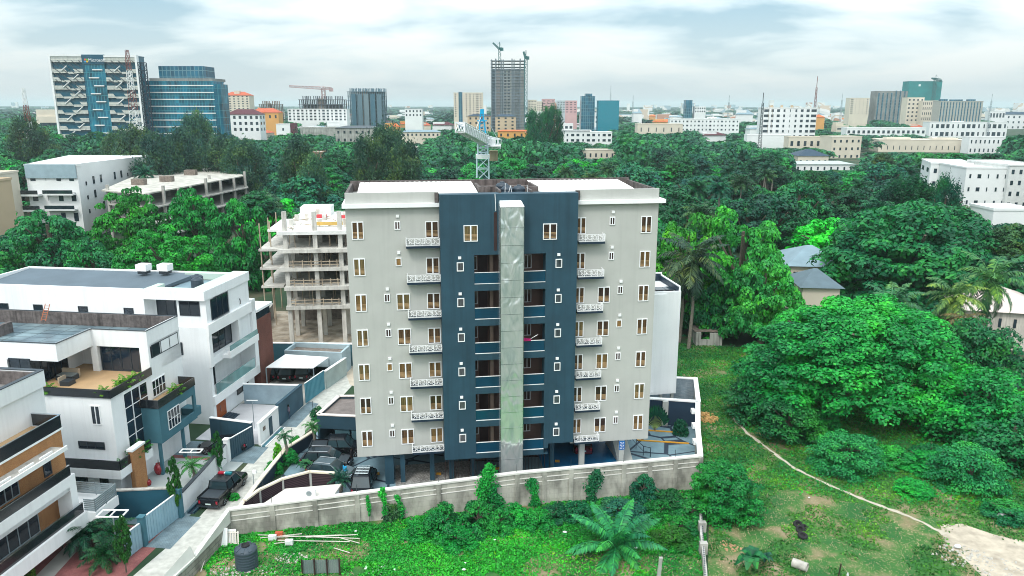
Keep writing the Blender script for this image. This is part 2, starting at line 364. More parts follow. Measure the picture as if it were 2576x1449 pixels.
# white scrollwork balconies on navy slabs
def scroll(u0, u1):
    m_ = MB(); L_ = u1 - u0; h = .62
    for z in (0, .06, h): m_.box(0, L_, -.02, .02, z, z + .035)
    for x in np.arange(0, L_ + .01, L_ / 4): m_.box(x - .02, x + .02, -.022, .022, 0, h + .03)
    rr = random.Random(int(u0 * 10))
    x = .18
    while x < L_ - .1:
        for (cx, cz, R0) in ((x, .36, .20), (x + .17, .24, .11), (x + .13, .50, .09)):
            n = 12; a0 = rr.random() * 6
            for i in range(n - 2):
                a = a0 + 2 * math.pi * i / n; a2 = a0 + 2 * math.pi * (i + 1) / n; q0 = R0 * (1 - .03 * i); q1 = R0 * (1 - .03 * (i + 1))
                p0 = (cx + q0 * math.cos(a), 0, min(h, max(.05, cz + q0 * math.sin(a)))); p1 = (cx + q1 * math.cos(a2), 0, min(h, max(.05, cz + q1 * math.sin(a2))))
                m_.tube(p0, p1, .02, n=4)
        x += .42
    return m_, L_
for (u0, u1) in ((4.03, 6.86), (18.98, 21.32)):
    front, L_ = scroll(u0, u1); side, Ls = scroll(u0, u0 + .8)
    sm, ss = front.mesh('railing'), side.mesh('railing')
    for k in range(7):
        z = 22.40 - 3.15 * k - .02; s_ = MB(FF); s_.box(u0, u1, 0, .8, z - .2, z); so = s_.obj('balcony_slab', navy, apt)
        x, y, _ = fw(u0, .77); pl = wloc(apt); link('railing', sm, white2, so, (x - pl[0], y - pl[1], z - pl[2]), rot=FA)
        uside = u0 + .03 if u0 < 10 else u1 - .03
        x, y, _ = fw(uside, .77); link('railing', ss, white2, so, (x - pl[0], y - pl[1], z - pl[2]), rot=FA + math.pi / 2)
c = MB(FF); c.box(U0 - .25, B0, .0, .45, 25.62, 25.95).box(U0 - .25, U0, DB, 0, 25.62, 25.95); c.obj('cornice', white2, apt); c = MB(FF); c.box(B1, U1 + .5, 0, .45, 25.62, 25.95).box(U1, U1 + .5, DB, 0, 25.62, 25.95); c.obj('cornice', white2, apt)
# parapets of raw render, roof sheets
pp = MB(FF); pp.box(U0, U0 + .22, DB + .25, -.25, 26.0, 26.8).box(U1 - .22, U1, DB + .25, -.25, 26.0, 26.8).box(U0, U1, DB, DB + .25, 26.0, 27.0)
pp.box(10.6, 10.8, -6.5, -2.5, 26.0, 26.95).box(10.8, 12.2, -2.7, -2.5, 26, 26.95).box(12.0, 12.2, -2.5, F - .9, 26, 26.95).box(14.75, 14.95, -2.2, F - .9, 26, 26.9).box(14.95, 15.9, -2.4, -2.2, 26, 26.95).box(15.7, 15.9, -6.5, -2.4, 26, 26.95)
pp.box(10.6, 15.9, -7.0, -6.5, 26, 26.6)
pp.box(6.55, 6.85, -.26, F - .9, 26, 26.8).box(18.8, 19.1, -.26, F - .9, 26, 26.8)
pp.obj('parapet', stained, apt)
def corr(u0, u1, name):
    m_ = MB(FF); n = int((u1 - u0) / .22); vs = []; d0, d1 = -.3, DB + .45
    for i in range(n + 1):
        u = u0 + (u1 - u0) * i / n; dz = .035 * (i % 2); vs += [(u, d0, 26.28 + dz), (u, (d0 + d1) / 2, 26.62 + dz), (u, d1, 26.86 + dz)]
    fs = []
    for i in range(n):
        for j in range(2): a = i * 3 + j; fs.append((a, a + 1, a + 4, a + 3))
    m_.add(vs, fs); m_.obj(name, whiteroof, apt)
corr(U0 + .9, 10.5, 'roof_sheet'); corr(16.0, U1 - 1.3, 'roof_sheet')
e = MB(FF); e.box(B0 + .2, 11.9, -.3, F - .1, 26.2, 26.45).box(15.0, B1 - .2, -.3, F - .1, 26.2, 26.45); e.obj('roof_edge_slab', whiteroof, apt)
# mirror cladding of the lift shaft
m, t = newmat('creased_mirror_sheet'); p = pbsdf(t, .16, .72); t.links.new(ramp(t, noise(t, .8, 4, vec=mapped(t, (1.5, 1.5, .5)), dist=1.5), [(.35, (.66, .76, .76)), (.52, (.88, .93, .92)), (.7, (.97, .98, .97))]), p.inputs['Base Color'])
n1 = noise(t, .9, 1, vec=mapped(t, (1.3, 1.3, .6)), dist=.8); n2 = noise(t, 5, 2, vec=mapped(t, (1, 1, .3)))
bump(t, p, mix(t, .12, n1, n2), .7, .22)
foilm = m
FN = 2.35
fo = MB(FF); seams = MB(FF); fu0, fu1 = 11.85, 13.86
fo.prism([(fu0, F), (fu1, F), (fu1, FN), (fu0, FN)], 0, [26.1, 26.1, 25.72, 25.72])
fo.obj('mirror_cladding', foilm, apt)
for i in range(1, 18):
    z = 25.5 - i * 1.5
    if z > .5: seams.box(fu0 - .006, fu1 + .006, FN, FN + .012, z, z + .03)
seams.box(fu0 - .012, fu0 + .03, FN, FN + .014, 0, 25.7).box(fu1 - .03, fu1 + .012, FN, FN + .014, 0, 25.7)
seams.obj('cladding_joint', chrome, apt)
cp = MB(FF); cp.prism([(fu0 + .1, F - .02), (fu1 - .1, F - .02), (fu1 + .01, FN + .02), (fu0 - .01, FN + .02)], [26.12, 26.12, 25.74, 25.74], [26.18, 26.18, 25.80, 25.80]); cp.obj('shaft_cap', white2, apt)
pi = MB(FF); pi.tube((11.55, F + .04, 26.75), (11.62, F + .04, 25.3), .03); pi.obj('downpipe', white2, apt)
# open parking level
for u in (2.9, 5.6, 7.4, 9.4, 16.9): cl = MB(FF); cl.box(u, u + .42, -.9, -.45, 0.0, 3.05); cl.obj('parking_column', bluefac, apt)
for u in (19.68, 23.55): cl = MB(FF); cl.box(u, u + .5, -.5, -.05, 0, 3.05); cl.obj('parking_column', greyfac, apt)
cl = MB(FF); cl.box(1.5, 2.3, -.3, -3.5, 0, 3.05).box(8.6, 16.2, -4.2, -4.0, 0, 2.9).box(1.5, 24, -8.9, -8.7, 0, 3.05); cl.obj('parking_wall', bluefac, apt)
gr = MB(FF)
for u in np.arange(7.0, 16.3, .3): gr.box(u, u + .04, -.1, -.06, .1, 2.6)
for u in (9.5, 14.5): gr.box(u, u + 1.8, -3.98, -3.9, 0, 2.2)
gr.obj('parking_grille', darkbrown, apt)
st = MB(FF); st.prism([(23.9, -1.2), (25.4, -1.2), (25.4, -6), (23.9, -6)], 0.0, [.05, .05, 3.0, 3.0]); st.obj('ramp', greyfac, apt)
sg = MB(FF); sg.box(23.52, 24.08, -.05, -.02, 2.05, 2.95); so = sg.obj('notice_board', plain('blue_sign_enamel', (.01, .13, .42), .4), apt)
sg = MB(FF)
for i in range(5):
    for j in range(3): sg.box(23.6 + j * .15, 23.6 + j * .15 + (.08 if (i + j) % 2 else .11), -.019, -.012, 2.15 + i * .155, 2.20 + i * .155 + (.03 if (i * j) % 2 else 0))
sg.obj('lettering', white2, so)
# tanks on the roof
tkm = MB().lathe([(.62, 0), (.66, .05)] + [q for i in range(7) for q in ((.66, .1 + i * .2), (.62, .16 + i * .2), (.66, .22 + i * .2))] + [(.64, 1.55), (.45, 1.75), (.22, 1.8), (.22, 1.9)], n=20)
for i, (u, d, lb) in enumerate(((12.95, -1.2, 'nearer ribbed blue black water tank on the apartment roof'), (14.0, -1.35, 'nearer ribbed water tank on the apartment roof beside the right parapet'), (12.75, -3.0, 'ribbed water tank on the apartment roof behind the tank pair'))):
    x, y, _ = fw(u, d); tk = thing('water_tank', lb, 'water tank', (x, y, 26.0 - .4), group='tanks in the roof well')
    link('tank_body', tkm.mesh('tank_body', smooth=True), tank, tk, scale=.92 if i == 2 else .85)
pm = MB(FF); 
for (a, b_) in (((12.55, 0, 25.6), (12.6, 0, 27.5)), ((12.6, 0, 25.6), (13.05, .05, 27.3)), ((13.05, .05, 27.3), (13.35, 0, 25.6)), ((14.55, 0, 25.6), (14.5, 0, 27.3))): pm.tube(a, b_, .025)
x, y, _ = fw(13, 0); tt = thing('roof_pipes', 'thin white water pipes in front of the roof tanks', 'pipes', (x, y, 25.6)); pm.obj('pipe', white2, tt)
# white annex tower behind the right end
an = thing('annex_tower', 'plain white windowless tower behind the right end of the apartment block', 'tower', (17, 82.0, 0)); AX = (15.3, 79.2, A, (-Dn[0], -Dn[1]))
q = MB(AX); q.box(-.6, 1.35, .0, 6.5, 2.95, 14.35).box(1.35, 2.93, .12, 6.5, 2.95, 14.35)
q.box(-.6, 2.93, .0 + .12, .32, 14.35, 14.6).box(2.75, 2.93, .32, 6.5, 14.35, 15.1).box(-.6, 2.93, 6.3, 6.5, 14.35, 15.3); q.obj('wall', white, an)
q = MB(AX); q.box(-.6, 2.75, 6.2, 6.28, 14.4, 15.2).box(2.68, 2.74, .4, 6.2, 14.4, 15.0); q.obj('roof_screen', navy, an)
q = MB(AX)
for i in range(3): q.box(-.5 + i * 1.05, .5 + i * 1.05, 1.2, 2.6, 14.5, 14.56)
q.obj('solar_panel', dglass2, an)
q = MB(AX)
for u in (-.4, 1.2, 2.5):
    q.box(u, u + .3, .4, .7, 0, 2.95)
q.obj('column', greyfac, an)
# ================================================================ compound around the block
m, t = newmat('blue_crazy_paving'); p = pbsdf(t, .7); vo = t.nodes.new("ShaderNodeTexVoronoi"); vo.feature = 'DISTANCE_TO_EDGE'; vo.inputs['Scale'].default_value = .27
t.links.new(mapped(t, (1, 1, 0)), vo.inputs['Vector'])
t.links.new(mix(t, 1, ramp(t, vo.outputs['Distance'], [(.022, (.018, .035, .06)), (.032, (.17, .27, .32))]), ramp(t, noise(t, .8), [(.3, (.8, .8, .8)), (.7, (1.1, 1.1, 1.1))]), 'MULTIPLY'), p.inputs['Base Color'])
PW = [(-22.85, 55.75), (.44, 60.45), (17.0, 63.5)]; PWZ = [2.32, 3.19, 3.34]
comp = [(-22.4, 56.2), (.4, 60.8), (16.8, 63.9), (20.3, 77.6), (-20.6, 78.5)]
sheet('court_paving', comp, .016, m)
bl = MB(FF); bl.add([(16.5, .5, .02), (24.3, .5, .02), (24.3, -8.5, .02), (16.5, -8.5, .02)], [(0, 1, 2, 3)]); struct('parking_floor', bl, plain('bright_blue_floor_paint', (.008, .15, .34), .5, var=.25))
bl = MB(FF); bl.add([(2.4, 1.5, .02), (10, 1.5, .02), (10, -4, .02), (2.4, -4, .02)], [(0, 1, 2, 3)]); struct('cobbled_floor', bl, bricky('mottled_cobbles', (.20, .19, .18), (.42, .42, .40), (.08, .08, .08), 2.2, .4, .3, flat=True, ang=.5))
# long front wall
wallm = bricky('weathered_block_wall', (.50, .485, .43), (.43, .42, .37), (.37, .36, .32), 1, .95, .46, ang=.19, mort=.012, dirt=.55)
wl = thing('boundary_wall', 'long weathered concrete boundary wall with pale coping in front of the block', 'wall', (0, 60.4, 0))
def wallrun(mb, pts, zs, th, z0=0, m=0):
    for i in range(len(pts) - 1):
        (x0, y0), (x1, y1) = pts[i], pts[i + 1]; L_ = math.hypot(x1 - x0, y1 - y0); nx, ny = -(y1 - y0) / L_ * th / 2, (x1 - x0) / L_ * th / 2
        za, zb = (zs[i], zs[i + 1]) if isinstance(zs, (list, tuple)) else (zs, zs)
        mb.prism([(x0 - nx, y0 - ny), (x1 - nx, y1 - ny), (x1 + nx, y1 + ny), (x0 + nx, y0 + ny)], z0, [za, zb, zb, za], m)
q = MB(); wallrun(q, PW, [z - .12 for z in PWZ], .3); q.obj('wall_panel', wallm, wl)
q = MB(); wallrun(q, PW, PWZ, .48, 2.2)
q2 = MB()
for i in range(len(PW) - 1):
    (x0, y0), (x1, y1) = PW[i], PW[i + 1]; za, zb = PWZ[i], PWZ[i + 1]; L_ = math.hypot(x1 - x0, y1 - y0); ex, ey = (x1 - x0) / L_, (y1 - y0) / L_
    nx, ny = ey, -ex
    for off, z_, hh in ((.24, -.12, .14), (.19, -.62, .07), (.19, -1.05, .07)):
        q2.prism([(x0 + nx * .1, y0 + ny * .1), (x1 + nx * .1, y1 + ny * .1), (x1 + nx * off, y1 + ny * off), (x0 + nx * off, y0 + ny * off)], [za + z_, zb + z_, zb + z_, za + z_], [za + z_ + hh, zb + z_ + hh, zb + z_ + hh, za + z_ + hh])
        if z_ == -.12: q2.prism([(x0 - nx * .2, y0 - ny * .2), (x1 - nx * .2, y1 - ny * .2), (x1 + nx * .1, y1 + ny * .1), (x0 + nx * .1, y0 + ny * .1)], [za + z_, zb + z_, zb + z_, za + z_], [za + z_ + hh, zb + z_ + hh, zb + z_ + hh, za + z_ + hh])
q2.obj('coping', plain('pale_coping', (.70, .68, .64), .9, var=.15), wl)
n = 14
for i in range(n + 1):
    f_ = i / n * 2; k = min(1, int(f_)); fr_ = f_ - k; x = PW[k][0] + (PW[k + 1][0] - PW[k][0]) * fr_; y = PW[k][1] + (PW[k + 1][1] - PW[k][1]) * fr_; z = PWZ[k] + (PWZ[k + 1] - PWZ[k]) * fr_
    q = MB((x, y, (math.cos(.19), math.sin(.19)), (math.sin(.19), -math.cos(.19)))); q.box(-.2, .2, .14, .235, 0, z - .125); po = q.obj('pier', wallm, wl)
    if i % 2: q = MB((x, y, (1, 0), (0, 1))); q.tube((0, 0, z + .02), (0, 0, z + .75), .02, n=5); q.obj('spike', frame_d, po)
# right side wall of the compound
wr = thing('side_wall', 'white capped wall along the right side of the blue paved court', 'wall', (18.5, 70.5, 0))
pr = [(17.0, 63.5), (18.4, 70.3), (20.1, 77.5)]
q = MB(); wallrun(q, pr, 2.9, .28); q.obj('wall_panel', wallm, wr)
q = MB(); wallrun(q, pr, [3.36, 3.0, 3.0], .5, 2.9)
for f_ in (.25, .5, .75):
    x, y = 17.0 + 1.4 * f_ * 2.2, 63.5 + 6.8 * f_ * 2.2; q.box(x - .55, x - .2, y - .3, y + .3, 2.7, 3.15)
q.obj('coping', white2, wr)
wb = thing('rear_court_wall', 'navy wall with white coping behind the travellers palm in the court', 'wall', (17, 77.6, 0))
q = MB(); wallrun(q, [(11.5, 78.9), (20.1, 77.4)], 2.85, .3); q.obj('wall_panel', plain('deep_blue_render', (.016, .04, .075), .8), wb)
q = MB(); wallrun(q, [(11.5, 78.9), (20.1, 77.4)], 3.0, .5, 2.86); q.obj('coping', white2, wb)
q = MB(); q.box(16.35, 16.95, 77.45, 77.75, 0, 2.85); q.obj('pier', greyfac, wb)
w2 = thing('stone_clad_enclosure', 'pale stone clad enclosure wall behind the annex tower', 'wall', (20, 81, 0))
slatem = bricky('blue_stone_cladding', (.30, .38, .44), (.42, .49, .54), (.2, .26, .3), 2.4, .9, .18, ang=FA)
q = MB(); wallrun(q, [(15, 85.4), (21.5, 84.4)], 2.9, .3); q.obj('wall_panel', slatem, w2)
q = MB(); wallrun(q, [(15, 85.4), (21.5, 84.4)], 3.02, .5, 2.9); wallrun(q, [(21.5, 84.6), (20.1, 77.3)], 3.04, .5, 2.9); q.obj('coping', white2, w2)
q = MB(); wallrun(q, [(21.5, 84.4), (20.1, 77.3)], 2.9, .3); q.obj('side_panel', wallm, w2)
bd = MB(); bd.box(14.5, 21.2, 78.2, 84.8, 0, .03); struct('stone_terrace', MB().add([(14.5, 78.2, .02), (20.1, 78.2, .02), (21.2, 84.3, .02), (14.5, 84.9, .02)], [(0, 1, 2, 3)]), slatem)
for (a, b_, c_, lb) in (((13.9, 76.4), (18.6, 75.6), .06, 'long yellow parking kerb at the back of the blue court'), ((13.0, 73.8), (18.3, 73.0), .06, 'long orange parking kerb across the middle of the blue court')):
    q = MB(); wallrun(q, [a, b_], .12, .14); k_ = thing('parking_kerb', lb, 'kerb', (a[0], a[1], 0)); q.obj('kerb_bar', yellow, k_)
for (px, py, lb) in ((1484, 1190, 'small yellow wheel stop by the barred black car'), (1104, 1192, 'small yellow block on the cobbled parking floor'), (1250, 1178, 'small yellow block left of the mirror shaft foot'), (1402, 1160, 'small yellow block on the dark blue floor'), (1612, 1161, 'small orange block near the handrail')):
    x, y = G(px, py, .1); 
    if px == 1484: x, y = G(1085 + 15, 1192, .1); x -= 1.2; continue
    q = MB(); q.box(x - .22, x + .22, y - .1, y + .1, 0, .2); k_ = thing('wheel_stop', lb, 'wheel stop', (x, y, 0), group='yellow blocks on the court floor'); q.obj('block', yellow, k_)
x, y = G(948, 1192, .1); q = MB(); q.box(x - .25, x + .25, y - .1, y + .1, 0, .25); k_ = thing('wheel_stop', 'yellow wheel stop beside the black car with the roof rack', 'wheel stop', (x, y, 0), group='yellow blocks on the court floor'); q.obj('block', yellow, k_)
# handrail by the ramp
hr = thing('handrail', 'dark metal handrail beside the grey column on the blue court', 'handrail', (*G(1600, 1140), 0)); q = MB()
pts = [G(1585, 1110), G(1600, 1128), G(1618, 1146), G(1636, 1150)]
for i, a in enumerate(pts):
    q.tube((*a, 0), (*a, 1.0), .035, n=5)
    if i: q.tube((*pts[i - 1], 1.0), (*a, 1.0), .035, n=5).tube((*pts[i - 1], .5), (*a, .5), .025, n=5)
q.obj('rail', navy, hr)
# ================================================================ the lane's left side: three modern white houses
HF = (HO[0], HO[1], HL, HR)
def hw(t, s, z=0): return (HO[0] + t * HL[0] + s * HR[0], HO[1] + t * HL[1] + s * HR[1], z)
def HB(par, name, mat_, *bx, **kw):
    q = MB(HF)
    for b_ in bx: q.box(*b_)
    return q.obj(name, mat_, par, **kw)
def win_s(par, t0, t1, z0, z1, s, n=2, **kw):
    x, y, _ = hw((t0 + t1) / 2, s); return window(par, x, y, z0, -TH, abs(t1 - t0), z1 - z0, n, framem=kw.pop('framem', frame_d), **kw)
def win_t(par, s0, s1, z0, z1, t_, n=2, **kw):
    x, y, _ = hw(t_, (s0 + s1) / 2); return window(par, x, y, z0, math.pi / 2 - TH, abs(s1 - s0), z1 - z0, n, framem=kw.pop('framem', frame_d), **kw)
# --- back house
ha = thing('white_house', 'large white house with grey pitched flat roof, farthest of the three left houses', 'house', hw(12, 20))
mint = plain('mint_roof_coating', (.50, .62, .55), .8, var=.08)
darkgr = plain('blue_grey_roof_sheet', (.10, .135, .165), .7, var=.12, sc=.4)
q = MB(HF)
q.box(15.4, 36, 16.7, 25.6, 0, 14.3).box(8.9, 15.4, 18.6, 25.6, 11.0, 14.0).box(10.2, 15.4, 16.7, 26.9, 0, 11.0)
q.box(8.6, 10.2, 16.7, 17.2, 0, 11.0).box(8.6, 10.2, 17.2, 26.5, 10.1, 11.0).box(8.6, 10.2, 23.1, 26.5, 7.5, 10.1).box(8.6, 10.2, 17.2, 26.5, 6.6, 7.5).box(8.6, 10.2, 17.2, 26.5, 2.4, 3.4).box(8.9, 10.2, 17.2, 26.9, 0, 2.4)
q.box(8.6, 11.9, 17.0, 18.6, 11.0, 14.0).box(8.6, 9.0, 21.9, 26.6, 11.0, 14.0)
q.box(15.4, 36, 16.7, 17.0, 14.3, 15.0).box(35.7, 36, 17.0, 25.6, 14.3, 15.0).box(8.9, 36, 25.6, 25.9, 11, 15.0)
q.obj('wall', white, ha)
HB(ha, 'roof_canopy', mint, (8.5, 15.4, 16.6, 17.9, 14.0, 15.02), (8.5, 10.3, 17.9, 26.7, 14.0, 15.02), (10.3, 15.4, 24.9, 25.9, 14.3, 15.02), (14.6, 15.4, 17.9, 19.5, 14.2, 15.0))
HB(ha, 'canopy_fascia', white, (8.42, 15.4, 16.52, 16.6, 13.98, 15.0), (8.42, 8.5, 16.6, 26.7, 13.98, 15.0))
q = MB(HF); q.prism([(15.5, 17.0), (35.6, 17.0), (35.6, 25.5), (14.2, 25.5)], 14.3, [14.42, 14.42, 14.85, 14.85]); q.obj('roof', darkgr, ha)
HB(ha, 'roof_well', greyroof, (10.3, 14.6, 19.5, 24.8, 14.0, 14.25))
HB(ha, 'terrace_ledge', white2, (8.3, 8.6, 16.6, 27.3, 10.2, 11.35), (7.7, 8.6, 19.6, 26.5, 6.7, 7.1), (7.7, 7.85, 19.6, 26.5, 7.1, 7.5), (8.3, 8.6, 16.6, 27.3, 2.3, 3.3))
HB(ha, 'end_fin', white, (8.3, 10.2, 26.5, 27.4, 2.3, 11.6))
HB(ha, 'balcony_glass', glass('pale_green_glass', (.16, .30, .30), .06), (8.4, 8.46, 17.3, 26.4, 3.3, 4.5), (7.75, 7.8, 19.7, 26.4, 7.5, 8.1))
HB(ha, 'window_surround', white2, (8.35, 8.6, 16.6, 17.2, 6.6, 10.2)); HB(ha, 'window_surround', white2, (8.35, 8.6, 23.1, 23.5, 6.6, 10.2))
win_t(ha, 17.25, 23.05, 7.5, 10.1, 9.3, 4); win_t(ha, 17.4, 20.2, 3.4, 6.5, 10.15, 2); win_t(ha, 17.9, 21.6, 11.5, 13.8, 8.6, 3)
win_t(ha, 22.4, 25.2, 1.2, 2.2, 8.88, 2)
win_s(ha, 9.3, 11.6, 12.2, 13.8, 17.0, 2); win_s(ha, 12.0, 15.2, 11.6, 13.9, 18.6, 3); win_s(ha, 11.5, 12.9, 7.9, 9.3, 16.7, 2)
for t0 in (31.4, 27.3, 22.0, 16.7): win_s(ha, t0, t0 + 1.1, 12.2, 12.9, 16.7, 1)
d_ = HB(ha, 'entrance_door', orangewood, (8.78, 8.88, 17.3, 19.6, .2, 2.4)); HB(d_, 'handle', chrome, (8.72, 8.78, 18.3, 18.36, .9, 1.6))
q = MB(HF)
for i in range(4): q.box(8.75 - .35 * (i + 1), 8.75 - .35 * i, 17.0, 19.9, 0, .2 - .05 * i)
q.obj('door_step', navy, ha)
HB(ha, 'brick_wing', brickd, (8.4, 13, 27.6, 31.5, 0, 8.8)); HB(ha, 'wing_roof', white2, (8.2, 13, 27.45, 31.7, 9.8, 10.1)); HB(ha, 'wing_window', dglass, (8.45, 12.9, 27.7, 31.4, 8.8, 9.8))
tk0 = None
for i, (t0, s0, lb) in enumerate(((11.2, 20.2, 'squat black water tank nearer the lane on the back white house'), (12.0, 21.6, 'black water tank farther back on the back white house'))):
    tk = thing('water_tank', lb, 'water tank', hw(t0, s0, 14.25), group='tanks on the back white house'); link('tank_body', tkm.mesh('tank_body', smooth=True), tank, tk, scale=(1.0, 1.0, .75))
for i, (px, lb) in enumerate(((355, 'small white louvred box on the back house roof edge, farther from the lane'), (409, 'small white louvred box on the back house roof edge, nearer the lane'))):
    t0, s0 = oz(px, 690, 15.0); b_ = thing('roof_vent', lb, 'roof vent', hw(t0, s0, 15.0), group='white boxes on the roof edge'); HB(b_, 'vent_cap', white2, (t0 - .65, t0 + .65, s0, s0 + 1.2, 15.35, 16.1)); HB(b_, 'vent_base', frame_d, (t0 - .5, t0 + .5, s0 + .1, s0 + 1.1, 15.0, 15.35))
# --- middle house
hb = thing('white_house', 'middle white house with roof terrace, tall glass strip and blue grey bay', 'house', hw(12, 5))
q = MB(HF)
q.box(9, 30, 8.9, 12.3, 0, 12.1).box(20.2, 30, 2.35, 8.9, 0, 12.1).box(9, 14.6, 7.3, 8.9, 11.9, 12.09).box(14.85, 20.2, 2.6, 8.9, 11.9, 12.09).box(9, 14.85, 7.0, 7.25, 11.85, 13.5).box(14.6, 20.2, 2.35, 2.6, 11.85, 13.5).box(14.6, 14.85, 2.6, 7.0, 11.85, 13.5)
q.box(9, 20.2, 1.0, 8.9, 0, 9.3).box(14.2, 14.85, 7.0, 7.6, 9.3, 11.85).box(19.6, 20.2, 2.35, 3.2, 9.3, 11.85).box(9.0, 9.9, 7.0, 7.3, 9.3, 11.85)
q.box(9, 9.3, 7.3, 12.3, 9.3, 10.7).box(9, 9.3, 7.25, 12.3, 12.0, 13.5)
q.box(20.2, 30, 2.35, 2.6, 12.1, 13.5)
q.obj('wall', white, hb)
q = MB(HF); q.box(9.3, 30, 12.0, 12.3, 12.1, 13.5).box(24.4, 24.8, 2.6, 9, 12.1, 13.3); q.obj('raw_parapet', stained, hb)
roofg = glass('dusty_solar_glass', (.10, .16, .19), .25, grid=(1.9, 3.2, .09), gridc=(.30, .36, .38), vary=.3)
m, t = newmat('dusty_solar_roof'); p = pbsdf(t, .28, 0, .7); bk = t.nodes.new("ShaderNodeTexBrick"); bk.offset = 0; bk.inputs['Scale'].default_value = 1; bk.inputs['Brick Width'].default_value = 1.9; bk.inputs['Row Height'].default_value = 1.1; bk.inputs['Mortar Size'].default_value = .05
t.links.new(mapped(t, (1, 1, 1), (0, 0, TH)), bk.inputs[0]); bk.inputs['Color1'].default_value = (.20, .27, .30, 1); bk.inputs['Color2'].default_value = (.13, .19, .22, 1); bk.inputs['Mortar'].default_value = (.04, .055, .065, 1)
t.links.new(mix(t, 1, bk.outputs[0], ramp(t, noise(t, .35, 5), [(.35, (.45, .5, .55)), (.7, (1.4, 1.4, 1.35))]), 'MULTIPLY'), p.inputs['Base Color'])
HB(hb, 'roof_panels', m, (14.86, 30, 2.65, 8.9, 12.14, 12.22), (9.35, 30, 8.95, 11.95, 12.14, 12.24), (9.35, 14.8, 7.3, 8.9, 12.14, 12.22))
HB(hb, 'roof_edge', frame_d, (8.96, 14.6, 6.95, 7.1, 13.5, 13.56), (14.5, 14.68, 2.3, 7.0, 13.5, 13.56), (14.6, 30, 2.3, 2.45, 13.5, 13.56), (8.96, 9.1, 7.1, 12.3, 13.5, 13.56), (9.1, 30, 12.15, 12.3, 13.5, 13.56))
win_s(hb, 10.0, 14.1, 9.35, 11.82, 7.35, 4, rows=0); win_t(hb, 3.3, 6.7, 9.4, 12.3, 17.2, 4)
HB(hb, 'loggia_ceiling_wall', white, (17.25, 20.2, 6.2, 8.9, 9.3, 11.88))
HB(hb, 'terrace_floor', tilefloor, (9.1, 17.2, 1.1, 8.85, 9.3, 9.34))
HB(hb, 'planter_rail', black, (9.0, 15.6, .86, .98, 9.25, 10.0), (8.86, 8.98, .86, 7.0, 9.25, 10.0), (16.6, 20.4, .6, .75, 8.9, 9.7), (16.4, 16.55, .6, 2.2, 8.9, 9.7))
HB(hb, 'left_balcony', white, (16.5, 24, .7, 2.35, 8.3, 8.9))
win_s(hb, 17.3, 19.4, 9.3, 12.0, 2.34, 2); win_s(hb, 21, 24.4, 9.8, 10.4, 2.34, 3)
win_t(hb, 7.5, 12.0, 10.72, 11.98, 9.05, 3)
win_t(hb, 2.6, 6.2, 3.35, 9.0, 9.0, 3, rows=3, framem=white2, fr=.10)
win_t(hb, 6.9, 9.1, 6.95, 8.6, 9.0, 4, rows=1, framem=white2, fr=.07)
win_s(hb, 10.1, 11.0, 6.7, 8.5, .99, 2, rows=0, framem=white2); win_s(hb, 10.1, 12.6, 4.35, 5.05, .99, 3)
HB(hb, 'bay_wall', bluefac_l := plain('blue_grey_render', (.05, .155, .20), .8, var=.14), (7.2, 9.0, 4.9, 8.2, 3.3, 6.8), (7.2, 7.4, 8.2, 11.1, 3.3, 4.1), (7.2, 7.4, 8.2, 11.1, 5.9, 6.8), (7.4, 9.0, 8.2, 11.1, 6.5, 6.8), (7.4, 9, 8.2, 11.1, 3.3, 3.5), (7.2, 7.4, 10.7, 11.1, 4.1, 5.9), (7.4, 8.9, 11.1, 12.2, 3.3, 4.2))
HB(hb, 'bay_lining', brickr, (8.9, 8.98, 8.2, 10.9, 3.5, 6.5)); win_t(hb, 6.1, 8.1, 4.1, 6.0, 7.2, 4, rows=1, framem=white2, fr=.06)
HB(hb, 'bay_rail', black, (7.2, 8.9, 4.8, 4.88, 6.8, 7.6), (7.12, 7.2, 4.8, 11.1, 6.8, 7.6), (7.2, 8.9, 11.1, 11.18, 6.8, 7.6))
HB(hb, 'bay_floor', tilefloor, (7.25, 8.95, 4.95, 11.0, 6.8, 6.83))
HB(hb, 'entrance_balcony', white, (7.9, 17.5, -.35, 1.0, 2.3, 3.1), (7.9, 9.0, 1.0, 4.4, 2.3, 3.1)); HB(hb, 'entrance_rail', black, (8.0, 17.5, -.3, -.18, 3.1, 3.95), (7.95, 8.07, -.18, 4.3, 3.1, 3.95))
HB(hb, 'brick_pillar', brickr, (7.7, 8.1, 1.2, 2.9, 0, 4.2)); HB(hb, 'pillar_cap', white2, (7.6, 8.2, 1.1, 3.0, 4.2, 4.4))
HB(hb, 'bay_column', bluefac_l, (7.5, 7.75, 8.8, 9.05, 0, 3.3), (7.5, 7.75, 5.0, 5.25, 0, 3.3))
win_s(hb, 12.2, 13.6, .3, 2.2, .99, 2); win_s(hb, 10.2, 11.0, .1, 2.2, .99, 1); win_t(hb, 2.9, 4.6, .3, 2.4, 9.0, 3, rows=1, framem=white2)
HB(hb, 'ground_terrace', plain('pale_blue_tiles', (.36, .40, .40), .7), (1.3, 9, 2.0, 8.5, 0, .05))
sf = thing('terrace_sofa', 'dark wicker sofa set under the middle house terrace roof', 'sofa', hw(15, 5.2, 9.34))
HB(sf, 'seat', frame_d, (14.9, 16.6, 4.2, 5.1, 9.34, 9.75), (14.3, 15.2, 2.9, 3.8, 9.34, 9.75)); HB(sf, 'backrest', wood, (14.9, 16.6, 5.1, 5.3, 9.5, 10.2)); HB(sf, 'backrest', wood, (15.2, 15.35, 2.9, 3.8, 9.5, 10.1)); HB(sf, 'cushion', steel, (15.0, 16.5, 4.25, 5.05, 9.75, 9.86))
